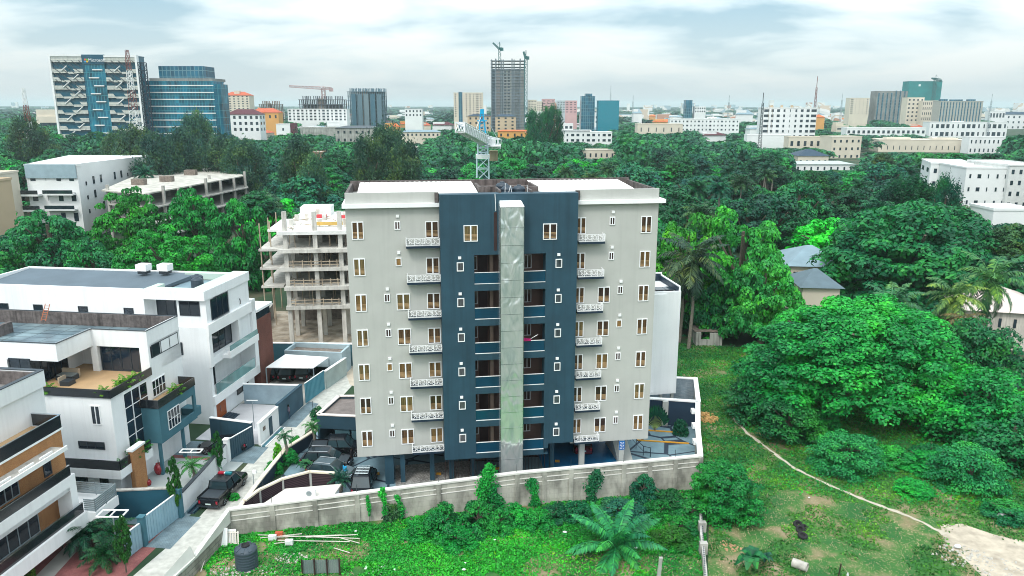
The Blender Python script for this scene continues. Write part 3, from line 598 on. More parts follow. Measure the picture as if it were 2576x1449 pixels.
dsh = thing('satellite_dish', 'small pale blue satellite dish at the raw parapet of the middle house', 'satellite dish', hw(27.6, 6.2, 12.22)); q = MB().lathe([(.02, 0), (.35, .05), (.6, .2), (.62, .22), (.6, .24), (.3, .1)], n=18)
link('dish', q.mesh('dish', smooth=True), gategrey, dsh, (0, 0, .9), rot=(math.radians(70), 0, .5)); q = MB().tube((0, 0, 0), (0, 0, 1), .04); link('mast', q.mesh('mast'), steel, dsh)
ld = thing('ladder', 'orange brown wooden ladder leaning on the raw parapet of the middle house', 'ladder', hw(24.3, 11.6, 12.86)); q = MB(HF)
t0 = oz(132, 800, 12.8)[0]
for dt in (-.25, .25): q.tube((t0 + dt, 11.0, 12.86), (t0 + dt, 11.9, 14.4), .04, n=5)
for i in range(7): q.tube((t0 - .25, 11.08 + i * .12, 13.0 + i * .2), (t0 + .25, 11.08 + i * .12, 13.0 + i * .2), .03, n=4)
ld.location = hw(t0, 11.6, 12.86); q.obj('ladder_frame', plain('rusty_ladder_paint', (.40, .13, .06), .7), ld)
# --- front house
hc = thing('white_house', 'white and tan brick house with dark glass balconies, nearest of the three left houses', 'house', hw(12, -12))
q = MB(HF)
q.box(10.9, 34, -24, -4.1, 9.5, 12.2).box(10.7, 34, -4.3, -4.0, 12.2, 13.5).box(10.7, 11.0, -24, -4.3, 12.2, 13.5)
q.box(10.9, 34, -24, -4.1, 0, 9.5).box(6.9, 8.1, -7.6, -6.9, 2.4, 6.3).box(6.9, 7.2, -24, -7.6, 5.2, 6.3).box(6.9, 8.9, -24, -7.6, 5.2, 5.5).box(6.3, 9.4, -24, -6.9, 2.0, 2.5).box(6.3, 6.9, -24, -6.9, 2.5, 3.1)
q.obj('wall', white, hc)
q = MB(HF); q.box(11.0, 34, -4.5, -4.3, 12.2, 13.4); q.obj('raw_parapet', stained, hc)
HB(hc, 'roof', plain('dirty_grey_roof', (.20, .19, .18), .9, var=.3), (11.0, 34, -24, -4.5, 12.2, 12.3)); HB(hc, 'roof_edge', frame_d, (10.66, 11.04, -24, -4.0, 13.5, 13.56), (11.04, 34, -4.34, -3.96, 13.5, 13.56))
HB(hc, 'brick_wall', brickr, (8.5, 10.9, -24, -5.75, 2.5, 9.35)); HB(hc, 'brick_coping', white2, (8.4, 10.9, -24, -5.65, 9.35, 9.5))
HB(hc, 'terrace_floor', tilefloor, (8.7, 10.9, -24, -5.9, 9.5, 9.53)); HB(hc, 'terrace_rail', black, (8.44, 8.5, -24, -5.7, 9.5, 10.5), (8.5, 12.6, -5.72, -5.66, 9.5, 10.5))
HB(hc, 'handrail', chrome, (8.40, 8.54, -24, -5.66, 10.5, 10.55), (8.54, 12.6, -5.76, -5.62, 10.5, 10.55))
win_s(hc, 12.2, 13.4, 7.0, 8.4, -4.08, 2)
HB(hc, 'canopy', concrete, (7.3, 8.5, -14.2, -7.0, 8.35, 8.45)); HB(hc, 'canopy_edge', white2, (7.2, 7.3, -14.3, -6.9, 8.25, 8.6), (7.3, 8.5, -14.3, -14.2, 8.25, 8.6), (7.65, 7.75, -13.6, -12.0, 8.45, 8.6), (7.65, 7.75, -11.2, -9.8, 8.45, 8.6), (7.65, 7.75, -9.2, -7.9, 8.45, 8.6))
win_t(hc, -12.6, -10.6, 6.4, 8.2, 8.5, 3, framem=steel); win_t(hc, -8.1, -7.3, 6.4, 8.2, 8.5, 1); 
HB(hc, 'balcony_rail', black, (7.0, 7.08, -24, -7.2, 6.3, 7.1), (6.5, 6.58, -24, -7.0, 3.1, 3.9)); HB(hc, 'handrail', chrome, (6.96, 7.12, -24, -7.2, 7.1, 7.14), (6.46, 6.62, -24, -7.0, 3.9, 3.94))
win_t(hc, -13.4, -9.3, 2.6, 5.0, 8.5, 4, framem=steel); win_t(hc, -20, -15, 2.6, 5.0, 8.5, 4, framem=steel)
HB(hc, 'side_balcony', white, (5.6, 9.2, -6.9, -4.1, 2.2, 3.0)); q = MB(HF)
for (a0, a1, b0, b1) in ((5.65, 5.7, -6.8, -4.2), (5.7, 9.2, -4.25, -4.2), (5.7, 6.6, -6.8, -6.75)):
    for k in range(6): q.box(a0, a1, b0, b1, 3.1 + k * .17, 3.22 + k * .17)
for (a, b_) in ((5.64, -6.8), (5.64, -4.25), (5.64, -5.5), (9.15, -4.25), (7.4, -4.25)): q.box(a, a + .06, b_, b_ + .06, 3.0, 4.15)
q.obj('slatted_rail', steel, hc)
HB(hc, 'porch_wall', concrete, (6.6, 8.6, -6.8, -6.5, 0, 2.2)); HB(hc, 'porch_column', frame_d, (6.2, 6.45, -6.4, -6.15, 0, 2.2))
# --- yards, gates, walls of the three plots
redpv = bricky('red_pavers', (.26, .085, .085), (.32, .12, .11), (.18, .07, .07), 3, dirt=.25, flat=True, ang=-TH)
greypv = plain('pale_grey_paving', (.42, .41, .38), .9, var=.15)
def hsheet(name, pts, z, m): return sheet(name, [hw(t_, s_)[:2] for t_, s_ in pts], z, m)
hsheet('yard_paving', [(1.2, -22), (9, -22), (9, -3.6), (1.2, -3.6)], .016, redpv)
hsheet('yard_path', [(4.6, -22), (6.3, -22), (8.5, -6.5), (7.5, -5)], .020, greypv)
hsheet('gate_paving', [(1.2, -3.4), (9, -3.4), (9, 1.0), (1.2, 1.0)], .016, paver)
hsheet('middle_yard', [(2.6, 1.2), (9, 1.2), (9, 9.2), (2.9, 9.2)], .016, redpv)
hsheet('garage_yard', [(2.5, 9.2), (9, 9.2), (9, 12.5), (2.0, 12.5)], .016, paver)
hsheet('back_yard', [(1.6, 12.6), (8.8, 12.9), (8.8, 22.9), (1.5, 22.9)], .016, plain('pale_lilac_paving', (.50, .50, .52), .9, var=.12))
hsheet('carport_yard', [(1.3, 23.5), (10, 23), (10, 33), (.5, 33)], .016, greypv)
hsheet('drive_apron', [(.0, -6.4), (2.1, -6.4), (2.1, -1.6), (.1, -1.6)], .020, paver)
hsheet('drive_apron', [(.2, 8.4), (2.9, 8.4), (2.2, 12.1), (.4, 12.1)], .020, paver)
hsheet('drive_apron', [(-.4, 17.2), (1.5, 17.2), (1.1, 24.5), (-.3, 24.0)], .020, paver)
dk = MB(HF); 
ch = thing('drain_channel', 'dark open drain channel beside the white wall behind the pickup', 'drain', hw(.9, 2)); dk.box(.95, 1.05, -1.2, 5.2, 0, .22).box(1.45, 1.55, -1.2, 5.2, 0, .22); dk.obj('channel_lip', bluefac, ch); HB(ch, 'channel_bed', navy, (1.05, 1.45, -1.2, 5.2, .013, .06))
for i, s0 in enumerate((12.2,)):
    kb = thing('kerb_steps', 'long blue grey kerb steps along the white guard house wall', 'kerb', hw(1.0, 15)); HB(kb, 'step', bluefac_l, (.75, 1.12, 12.1, 16.9, 0, .08)); HB(kb, 'kerb_edge', white2, (.65, .75, 12.1, 16.9, 0, .13)); HB(kb, 'kerb_edge', white2, (1.12, 1.22, 12.1, 16.9, 0, .2))
def wall_h(name, label, pts, h, th, mat_, cap=None, cat='wall', capm=None):
    o = thing(name, label, cat, hw(*pts[0])); q = MB(); wallrun(q, [hw(*p_)[:2] for p_ in pts], h, th); q.obj('wall_panel', mat_, o)
    if cap: q = MB(); wallrun(q, [hw(*p_)[:2] for p_ in pts], h + cap, th + .12, h); q.obj('coping', capm or white2, o)
    return o
wall_h('yard_wall', 'dark blue yard wall between the front and middle houses', [(1.9, -1.4), (9.6, -3.2)], 2.5, .25, plain('dark_teal_render', (.012, .085, .13), .8, var=.15), .1, capm=concrete)
wall_h('lane_wall', 'low white lane wall with planting behind it beside the pickup', [(1.95, -1.2), (2.45, 4.0), (2.85, 6.9), (3.0, 8.3)], 1.9, .22, white, .08, capm=frame_d)
def gate(label, a, b_, h, mat_, lean=0):
    o = thing('sliding_gate', label, 'gate', hw(*a)); q = MB(); wallrun(q, [hw(*a)[:2], hw(*b_)[:2]], h, .06, .08); q.obj('gate_leaf', mat_, o)
    q = MB(); L_ = math.hypot(b_[0] - a[0], b_[1] - a[1]); n = int(L_ / .3)
    for i in range(n + 1):
        f_ = i / n; x, y, _ = hw(a[0] + (b_[0] - a[0]) * f_, a[1] + (b_[1] - a[1]) * f_); q.box(x - .02, x + .07, y - .02, y + .02, .08, h)
    q.obj('gate_rib', mat_, o); q = MB(); wallrun(q, [hw(*a)[:2], hw(*b_)[:2]], h + .06, .12, h); q.obj('gate_rail', white2, o); return o
gate('light blue ribbed sliding gate of the front house', (2.3, -5.9), (1.9, -2.1), 2.3, gategrey)
gate('short light blue gate panel at the front of the red yard', (2.5, -8.4), (2.3, -6.5), 2.1, gategrey)
gate('dark blue ribbed gate of the middle house', (2.85, 8.8), (2.05, 12.1), 2.2, gatedark)
for (p_, lb, mm, h) in (((2.3, -6.2), 'blue gate pillar between the two light blue gate leaves', bluefac_l, 2.5), ((1.8, -1.8), 'dark blue gate pillar at the start of the white lane wall', bluefac_l, 2.6), ((2.95, 8.6), 'slim white pillar at the near end of the dark blue gate', white, 2.3)):
    o = thing('gate_pillar', lb, 'pillar', hw(*p_), group='gate pillars along the lane'); HB(o, 'shaft', mm, (p_[0] - .22, p_[0] + .22, p_[1] - .22, p_[1] + .22, 0, h)); HB(o, 'cap', white2 if mm is white else mm, (p_[0] - .28, p_[0] + .28, p_[1] - .28, p_[1] + .28, h, h + .1))
wall_h('garage_wall', 'dark wall behind the garage of the middle house', [(2.1, 12.3), (7.0, 13.0)], 2.5, .25, bluefac, .08)
gh = thing('lane_wall', 'white lane wall with narrow blue door and small hatch', 'wall', hw(0, 14)); HB(gh, 'wall_panel', white, (1.35, 1.6, 12.4, 16.9, 0, 2.4)); HB(gh, 'coping', white2, (1.3, 1.65, 12.4, 16.9, 2.4, 2.47)); HB(gh, 'door', bluefac, (1.29, 1.35, 14.5, 15.2, .05, 2.1)); HB(gh, 'hatch', concrete_d, (1.3, 1.35, 13.1, 13.6, 1.3, 1.7))
wall_h('yard_wall', 'slate blue wall where the two people stand', [(1.55, 17.0), (1.4, 23.3)], 2.6, .25, plain('slate_render', (.05, .11, .155), .8, var=.2), .05, capm=bluefac)
wall_h('yard_wall', 'pale blue grey wall across the back house yard', [(1.4, 23.45), (8.3, 22.95)], 2.4, .22, plain('pale_blue_render', (.27, .37, .43), .85, var=.2), .08)
gate('turquoise blue gate of the carport yard', (1.2, 23.8), (.7, 28.4), 2.5, plain('turquoise_gate_paint', (.08, .29, .38), .5, var=.15))
wall_h('lane_wall', 'pale green grey wall beyond the turquoise gate', [(.6, 28.7), (-.1, 34)], 2.3, .25, plain('pale_green_render', (.38, .46, .45), .85, var=.15), .08)
cpx = [hw(7.7, 27.7), hw(7.2, 32.3), hw(1.3, 31.9), hw(1.9, 28.3)]
cpt = thing('carport', 'white sheet roofed carport with dark cars beneath', 'carport', hw(3, 30))
q = MB(); q.prism([p_[:2] for p_ in cpx], [2.75, 2.95, 2.95, 2.75], [2.85, 3.05, 3.05, 2.85]); q.obj('roof', white2, cpt)
q = MB()
for p_ in cpx: q.box(p_[0] - .06, p_[0] + .06, p_[1] - .06, p_[1] + .06, 0, 2.8)
q.obj('post', steel, cpt)
sh = thing('flat_shed', 'pale blue flat roofed shed behind the carport', 'shed', hw(3, 36)); HB(sh, 'wall', plain('light_blue_render', (.36, .46, .50), .85, var=.15), (.1, 7.8, 33.3, 33.6, 1.2, 3.2), (.1, 7.8, 36.3, 36.6, 0, 3.3), (7.5, 7.8, 33.6, 36.3, 0, 3.2), (.1, .4, 33.6, 36.3, 0, 3.2)); HB(sh, 'roof', concrete_d, (.4, 7.5, 33.6, 36.3, 2.5, 2.7))
wall_h('rear_plot_wall', 'blue grey wall between the sheds and the raw concrete building', [(11.0, 36.5), (-9, 38.6)], 3.0, .3, bluefac_l, .12, capm=white2)
# --- gatehouse of the tall block with brown gravel roof, and left garden of its court
gd = thing('generator_house', 'slate blue house with brown gravel roof behind the parked cars', 'outbuilding', (-18, 76, 0))
gp = [(-19.9, 73.3), (-13.4, 72.6), (-12.6, 78.5), (-18.9, 78.4)]
q = MB(); wallrun(q, gp + [gp[0]], 3.05, .25, 1.6); wallrun(q, [gp[1], gp[2], gp[3], gp[0]], 1.6, .25); q.obj('wall', plain('deep_slate_render', (.02, .06, .09), .8), gd)
q = MB(); wallrun(q, gp + [gp[0]], 3.15, .42, 3.05); q.obj('coping', plain('pink_white_coping', (.72, .66, .62), .8), gd)
q = MB(); q.prism(gp, 2.7, 2.82); q.obj('roof', bricky('gravel_roof', (.22, .185, .175), (.17, .14, .13), (.25, .22, .2), 2, .8, .2, ang=0, flat=True), gd)
q = MB()
for i in range(3): q.box(-18.2 + i * 1.75, -16.7 + i * 1.75, 73.05 - i * .2, 73.15 - i * .2, .2, 1.5)
q.obj('perforated_door', bricky('perforated_steel', (.07, .16, .19), (.06, .14, .17), (.015, .04, .05), 12, .5, .5), gd)
lw = thing('garden_wall', 'slanting cream capped wall between the lane and the car court', 'wall', (-21.5, 65, 0)); lp = [(-22.7, 57.3), (-22.5, 63), (-22.1, 69), (-20.3, 73.3)]
q = MB(); wallrun(q, lp, 1.3, .2); q.obj('wall_panel', navy, lw); q = MB(); wallrun(q, lp, 1.42, .38, 1.3); q.obj('coping', cream, lw)
for i, (px, py) in enumerate(((663, 1240), (708, 1148), (735, 1100), (787, 1030))):
    x, y = G(px, py, 1.3); q = MB(); q.tube((x, y, 1.2), (x, y, 2.3), .025, n=5); q.obj('spike', frame_d, lw)
fe = thing('louvred_fence', 'curved maroon louvred fence with cream cap beside the white shed', 'fence', (-19, 62, 0)); fp = [(-22.3, 58.0), (-21.7, 59.8), (-20.3, 61.8), (-18.2, 63.2), (-15.9, 62.9)]
q = MB(); wallrun(q, fp, 1.75, .1, .15); q.obj('louvre_panel', louvre, fe); q = MB(); wallrun(q, fp, 1.9, .3, 1.75); wallrun(q, fp, .15, .22, 0); q.obj('cap_rail', plain('cream_cap', (.74, .66, .52), .8), fe)
for (x, y) in fp[1:4]: q = MB(); q.box(x - .14, x + .14, y - .1, y + .06, 0, 1.75); q.obj('post', greyfac, fe)
ws = thing('white_shed', 'low white shed roof with air conditioner behind the boundary wall', 'shed', (-18.5, 60, 0)); q = MB(); q.prism([(-20.9, 58.3), (-15.6, 59.4), (-15.3, 61.7), (-19.7, 60.8)], 0, 1.15); q.obj('wall', white, ws); q = MB(); q.prism([(-21.1, 58.1), (-15.4, 59.2), (-15.1, 61.9), (-19.8, 61.0)], 1.15, 1.3); q.obj('roof', plain('pale_beige_roof', (.68, .64, .58), .8), ws)
ac = thing('air_conditioner', 'white air conditioner unit standing on the white shed roof', 'air conditioner', (-17.2, 59.6, 1.3)); q = MB(); q.box(-17.65, -16.8, 59.5, 59.8, 1.32, 1.95); q.obj('casing', white2, ac); q = MB(); q.tube((-17.35, 59.47, 1.64), (-17.35, 59.51, 1.64), .23, n=16); q.obj('fan_grille', steel, ac)
# lane-side block wall running from the long wall's corner towards the camera
bw = thing('block_wall', 'rough grey block wall along the lane in front of the water tank', 'wall', (-23.4, 52, 0)); q = MB(); wallrun(q, [(-22.8, 55.8), (-23.6, 50.5), (-25.0, 44)], [2.25, 1.3, 1.2], .3); q.obj('wall_panel', bricky('rough_lane_blocks', (.36, .34, .30), (.28, .27, .24), (.15, .15, .14), 1, .8, .35, ang=1.45, dirt=.5, mort=.02), bw); q = MB(); wallrun(q, [(-22.8, 55.8), (-23.6, 50.5), (-25.0, 44)], [2.33, 1.38, 1.28], .36, [2.25, 1.3, 1.2, 1.2]); q.obj('coping', plain('chalk_coping', (.62, .62, .58), .9), bw)
# ================================================================ unfinished concrete building
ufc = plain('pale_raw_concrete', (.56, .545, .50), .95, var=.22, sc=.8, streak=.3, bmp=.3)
uf = thing('unfinished_building', 'raw concrete frame building with white dusty top deck behind the tall block', 'unfinished building', (-26, 112, 0))
UF = (-31.9, 106.0, (math.cos(.10), math.sin(.10)), (-math.sin(.10), math.cos(.10)))
q = MB(UF); lv = [6.0, 8.9, 11.6, 14.3, 16.8]
for i, z in enumerate(lv):
    last = i == 4; q.box(-1.0 if i > 1 else -.4, 9.5, -.9 if i in (1, 3) else -.5, 20 if last else 14, z - .5, z, 1 if last else 0)
    if i > 0: q.box(-4.2 if i < 4 else -3.2, -1.0, 2 if i < 4 else 4, 15, z - .3 - .4, z - .4, 1 if last else 0)
q.obj('floor_slab', [ufc, pale_slab], uf)
for (u, d) in ((0, 0), (4.1, 0), (7.6, 0), (0, 5), (4.1, 5), (7.6, 5), (0, 10), (4.1, 10), (7.6, 10)):
    q = MB(UF); q.box(u - .3, u + .3, d, d + .5, 0, 16.5 + (3.0 if d < 1 else 1.2)); q.obj('column', ufc, uf)
for (u, d) in ((-3.9, 2.2), (-3.9, 8), (-3.9, 14), (-2.9, 4.2)):
    q = MB(UF); q.tube((u, d, 2), (u, d, 17.6), .09); q.obj('prop', wood, uf)
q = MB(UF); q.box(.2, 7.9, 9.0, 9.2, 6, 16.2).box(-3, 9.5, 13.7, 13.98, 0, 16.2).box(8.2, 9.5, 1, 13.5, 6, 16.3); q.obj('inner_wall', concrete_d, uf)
for i, z in enumerate(lv[:3]):
    q = MB(UF)
    for zz in (.35, .8): q.box(0.3, 7.3, -.35, -.28, z + zz, z + zz + .1)
    for u in (.9, 2.2, 3.4, 4.8, 6.0, 7.0): q.box(u, u + .1, -.4, -.3, z, z + 1.1)
    q.obj('timber_rail', wood, uf)
q = MB(UF); rr = random.Random(5)
for i in range(60):
    u, d = rr.uniform(0, 7.5), rr.uniform(.2, 12); zt = rr.choice(lv[:4]); q.tube((u, d, zt), (u + rr.uniform(-.1, .1), d, zt + 2.4), .05, n=4)
q.obj('scaffold_props', wood, uf, kind='stuff')
q = MB(UF)
for i in range(26):
    u, d = rr.uniform(0, 7.5), rr.uniform(.2, 15); a = rr.random() * 3; l_ = rr.uniform(.6, 1.6); q.tube((u, d, 16.88), (u + l_ * math.cos(a), d + l_ * math.sin(a), 16.95), .06, n=4)
for (u, d) in ((.2, 6), (1.5, 9), (3.2, 3), (6.8, 12), (2.4, 14), (7.9, 3)):
    for k in range(4): q.tube((u + k * .12, d, 16.8), (u + k * .14, d, 18.0), .035, n=4)
q.obj('deck_debris', wood, uf, kind='stuff')
q = MB(UF); q.box(3.6, 7.6, 3.5, 3.9, 17.0, 17.5); q.obj('yellow_timber', plain('yellow_formwork', (.55, .36, .10), .8), uf)
for (u, d) in ((2.6, 12.5), (6.0, 11.6)): q = MB(UF); q.box(u, u + 1.5, d, d + .8, 16.82, 17.3); q.obj('red_bundle', plain('red_bundle%d' % u, (.55, .06, .07), .7), uf)
q = MB(UF); q.box(-.3, 4.5, 15, 19, 16.8, 18.2); q.obj('upper_deck', pale_slab, uf)
dirtm, t = newmat('trampled_site_dirt'); p = pbsdf(t, .95); t.links.new(ramp(t, noise(t, .5, 6), [(.3, (.16, .13, .10)), (.5, (.36, .30, .23)), (.7, (.50, .45, .38))]), p.inputs['Base Color']); bump(t, p, noise(t, 1.2, 5), .5, .2)
sheet('site_dirt', [(-39, 97.5), (-14, 97.5), (-14, 125), (-41, 125)], .014, dirtm)
q = MB(); q.prism([(-19, 90), (-15, 90), (-15, 97), (-19, 97)], 0, .02); 
sheet('lane_end_dirt', [(-20.2, 90), (-13, 84), (-12, 97), (-22.6, 97)], .018, plain('lane_dust', (.52, .45, .36), .95, var=.15))
vn = thing('plot_wall', 'moss stained wall along the left edge of the dirt site', 'wall', (-37, 103, 0)); q = MB(); wallrun(q, [(-36.5, 98), (-39.5, 122)], 2.2, .25); q.obj('wall_panel', concrete, vn)
# ================================================================ buildings beyond
KEEP = []; FOOT = []
def foot(x0, x1, y0, y1): FOOT.append((x0, x1, y0, y1))
foot(-16, 16, 60, 82); foot(14, 23, 60, 90); foot(-64, -24, 40, 92); foot(-36, -15, 44, 99); foot(-42, -18, 97, 127); foot(-28, 20, 40, 66)
PANE = MB().box(-.5, .5, -.08, .02, 0, 1).mesh('window')
FRAMEW = MB()
for b_ in ((-.56, -.5, -.1, .02, -.05, 1.05), (.5, .56, -.1, .02, -.05, 1.05), (-.5, .5, -.1, .02, -.05, 0), (-.5, .5, -.1, .02, 1, 1.05)): FRAMEW.box(*b_)
def winm(mat_):
    k = 'pane_' + mat_.name
    if k not in WCACHE: me = PANE.copy(); me.name = 'window'; me.materials.append(mat_); WCACHE[k] = me
    return WCACHE[k]
def bld(label, pl, pr, pt, Y, pb, wall, depth=14, yaw=0., rows=0, cols=0, wm=None, ww=.5, wh=.5, roof='flat', rm=None, cat='building', name='building', bands=None, side=0, skip=None, rh=None, group=None, top_z=None, z0=0.):
    if Y < 0: Y = G((pl + pr) / 2, pt, -Y)[1]
    x0, z = Yp(pl, pt, Y); x1, _ = Yp(pr, pt, Y); ca_, sa_ = math.cos(yaw), math.sin(yaw); Wd = (x1 - x0) / ca_
    o = thing(name, label, cat, (x0 + (x1 - x0) / 2, Y, 0), group=group); fr = (x0, Y, (ca_, sa_), (-sa_, ca_))
    q = MB(fr); q.box(0, Wd, 0, depth, z0, z); q.obj('wall', wall, o)
    KEEP.append((pl, pr, pt, pb, Y)); xs = [x0, x1, x0 - sa_ * depth, x1 - sa_ * depth]; foot(min(xs) - 1, max(xs) + 1, Y - 2, Y + depth + abs(Wd * sa_) + 2)
    zb = max(0, Yp(pl, pb, Y)[1]) - 1; rm = rm or paleroof
    if roof == 'flat':
        q = MB(fr); q.box(-.15, Wd + .15, -.15, .2, z, z + .5).box(-.15, .2, .2, depth, z, z + .5).box(Wd - .2, Wd + .15, .2, depth, z, z + .5).box(-.15, Wd + .15, depth, depth + .2, z, z + .5); q.obj('parapet', wall, o)
        q = MB(fr); q.box(.2, Wd - .2, .2, depth - .02, z, z + .12); q.obj('roof', rm, o)
    elif roof == 'hip':
        h_ = rh or min(Wd, depth) * .28; e_ = .6; k_ = min(Wd, depth) * .45; q = MB(fr)
        q.add([(-e_, -e_, z), (Wd + e_, -e_, z), (Wd + e_, depth + e_, z), (-e_, depth + e_, z), (k_, depth / 2, z + h_), (Wd - k_, depth / 2, z + h_)], [(0, 1, 5, 4), (1, 2, 5), (2, 3, 4, 5), (3, 0, 4), (3, 2, 1, 0)]); q.obj('roof', rm, o)
    if bands:
        nb, bm_, bh = bands; q = MB(fr)
        for i in range(nb): zz = zb + (z - zb) * (i + .5) / nb; q.box(-.12, Wd + .12, -.25, depth, zz - bh / 2, zz + bh / 2)
        q.obj('floor_band', bm_, o)
    if rows:
        me = winm(wm or dglass); cw = Wd / cols; chh = (z - zb) / rows; pll = wloc(o); n = 0
        for r in range(rows):
            for c_ in range(cols):
                if skip and skip(r, c_): continue
                n += 1
                if n > 100: break
                a = cw * (c_ + .5); x = fr[0] + a * ca_; y = fr[1] + a * sa_; w_ = cw * (ww[c_ % len(ww)] if isinstance(ww, tuple) else ww)
                link('window', me, None, o, (x - pll[0], y - pll[1], zb + chh * (r + .28)), rot=yaw, scale=(w_, 1, chh * wh))
        for r in range(rows if side else 0):
            for c_ in range(abs(side)):
                n += 1
                if n > 100: break
                dd = depth * (c_ + .5) / abs(side)
                if side > 0: x, y, a_ = fr[0] + Wd * ca_ - dd * sa_, fr[1] + Wd * sa_ + dd * ca_, yaw + math.pi / 2
                else: x, y, a_ = fr[0] - dd * sa_, fr[1] + dd * ca_, yaw - math.pi / 2
                link('window', me, None, o, (x - pll[0], y - pll[1], zb + chh * (r + .28)), rot=a_, scale=(depth / abs(side) * .4, 1, chh * wh))
    return o, fr, Wd, z, zb
def extra(o, fr, name, mat_, *bx):
    q = MB(fr)
    for b_ in bx: q.box(*b_)
    return q.obj(name, mat_, o)
def lattice(mb, p0, p1, w0, w1, n, r=.08, m=0, up=(0, 0, 1)):
    a, b_ = Vector(p0), Vector(p1); d = (b_ - a).normalized(); s = d.cross(Vector(up)); s = s.normalized() if s.length > .01 else Vector((1, 0, 0)); t_ = d.cross(s)
    pr = None
    for i in range(n + 1):
        c_ = a + (b_ - a) * i / n; w = (w0 + (w1 - w0) * i / n) / 2; q = [c_ + s * w * i_ + t_ * w * j_ for i_, j_ in ((-1, -1), (1, -1), (1, 1), (-1, 1))]
        for k in range(4):
            mb.tube(q[k], q[(k + 1) % 4], r * .7, n=3, m=m)
            if pr: mb.tube(pr[k], q[k], r, n=4, m=m); mb.tube(pr[k], q[(k + 1) % 4], r * .7, n=3, m=m)
        pr = q
wpaint = plain('distant_white_paint', (.74, .76, .76), .7, var=.08, sc=.1)
wcream = plain('distant_cream_paint', (.62, .56, .46), .8, var=.1, sc=.1)
wbeige = plain('distant_beige_paint', (.52, .40, .27), .8, var=.1, sc=.1)
wpink = plain('distant_pink_paint', (.55, .34, .34), .8, var=.1, sc=.1)
worange = plain('distant_ochre_paint', (.62, .32, .09), .8, var=.1, sc=.1)
wgrey = plain('distant_grey_render', (.24, .25, .24), .9, var=.3, sc=.12, streak=.4)
wmould = plain('mould_stained_render', (.36, .37, .34), .9, var=.3, sc=.3, streak=.6)
dkw = glass('distant_dark_window', (.02, .035, .05), .12)
tealg = tg = glass('teal_curtain_glass', (.006, .14, .21), .12, grid=(1.6, 3.9, .10), gridc=(.05, .25, .30), vary=.6)
blueg = glass('blue_curtain_glass', (.015, .12, .19), .12, grid=(2.2, 3.5, .2), gridc=(.12, .24, .28))
for _g in (tealg, blueg): _b = next(n_ for n_ in _g.node_tree.nodes if n_.type == 'BSDF_PRINCIPLED'); _b.inputs['Specular IOR Level'].default_value = .35; _b.inputs['Roughness'].default_value = .2
# --- leaning-lattice office tower, far left
Yo = 420
o, fr, Wd, z, zb = bld('tall office tower with diagonal beige lattice facade and blue glass centre strip', 127, 340, 142, Yo, 330, plain('dark_office_core', (.006, .09, .14), .25), 9, .03, name='office_tower', cat='office tower')
q = MB(fr); q.box(Wd * .37, Wd * .63, -.7, 0, 0, z + 1); q.obj('glass_strip', tealg, o)
def lat(a0, a1, nm):
    q = MB(fr); nh = 13; fh = (z - 4) / nh; rr = random.Random(int(a0))
    for i in range(nh):
        zz = z - (i + 1) * fh
        # pale cladding with slanting gaps: parallelograms left and right of each gap
        g0 = a0 + (a1 - a0) * (.22 + .25 * (i % 2) + .1 * rr.random()); g1 = g0 + (a1 - a0) * (.22 + .16 * rr.random()); h2 = fh * .5
        if i == 0: q.box(a0, a1, -1.2, -.7, zz + fh * .3, z); continue
        q.hull([[(a0, -1.2, zz), (g0, -1.2, zz), (g0 - 1.6, -1.2, zz + h2), (a0, -1.2, zz + h2)], [(a0, -.8, zz), (g0, -.8, zz), (g0 - 1.6, -.8, zz + h2), (a0, -.8, zz + h2)]])
        q.hull([[(g1, -1.2, zz), (a1, -1.2, zz), (a1, -1.2, zz + h2), (g1 - 1.6, -1.2, zz + h2)], [(g1, -.8, zz), (a1, -.8, zz), (a1, -.8, zz + h2), (g1 - 1.6, -.8, zz + h2)]])
        q.box(g0, g1, -1.2, -.8, zz - fh * .1, zz + fh * .16)
    q.obj(nm, bricky('beige_louvre_cladding', (.60, .61, .55), (.52, .54, .50), (.30, .34, .34), 1, 9, .8, mort=.12, dirt=.2), o)
    q = MB(fr); 
    for i in range(-6, 12, 2):
        x_ = a0 + (a1 - a0) * i / 9; za = z - 2; L_ = (a1 - a0)
        p0 = Vector((x_, -1.35, za)); p1 = Vector((x_ + L_ * .75, -1.35, za - L_ * .75 * .8))
        for k in range(4):
            s0 = p0 + (p1 - p0) * 0; 
        n_ = 8
        for j in range(int(n_ * 2.6)):
            u0 = x_ + L_ * .75 * j / n_; u1 = x_ + L_ * .75 * (j + 1) / n_; zA = za - L_ * .6 * j / n_; zB = za - L_ * .6 * (j + 1) / n_
            if u0 < a0 or u1 > a1 or zB < 2: continue
            q.tube((u0, -1.35, zA), (u1, -1.35, zB), .16, n=4)
    q.obj('diagonal_strut', frame_d, o)
    q = MB(fr); rr = random.Random(9)
    for i in range(12):
        zz = z - (i + 2) * fh + 1; x_ = a0 + (a1 - a0) * (.3 + .35 * (i % 2)); q.tube((x_, -1.45, zz), (x_ + 3.2, -1.45, zz + 2.6), .3, n=4)
    q.obj('cross_strut', wpaint, o)
lat(.4, Wd * .37, 'lattice_cladding'); lat(Wd * .63, Wd - .4, 'lattice_cladding')
extra(o, fr, 'edge_frame', wpaint, (-.6, .4, -1.5, 1, 0, z + 1), (Wd - .4, Wd + .6, -1.5, 1, 0, z + .8), (.4, Wd * .37, -1.5, 0, z, z + 1), (Wd * .63, Wd - .4, -1.5, 0, z - .4, z + .6))
q = MB(fr)
for i in range(11):
    zz = z - 7 - i * 4.1; a = Wd * (.43 if i % 2 else .48); q.box(a, a + 5.2, -1.3, -.7, zz, zz + .55)
q.obj('white_fin', wpaint, o)
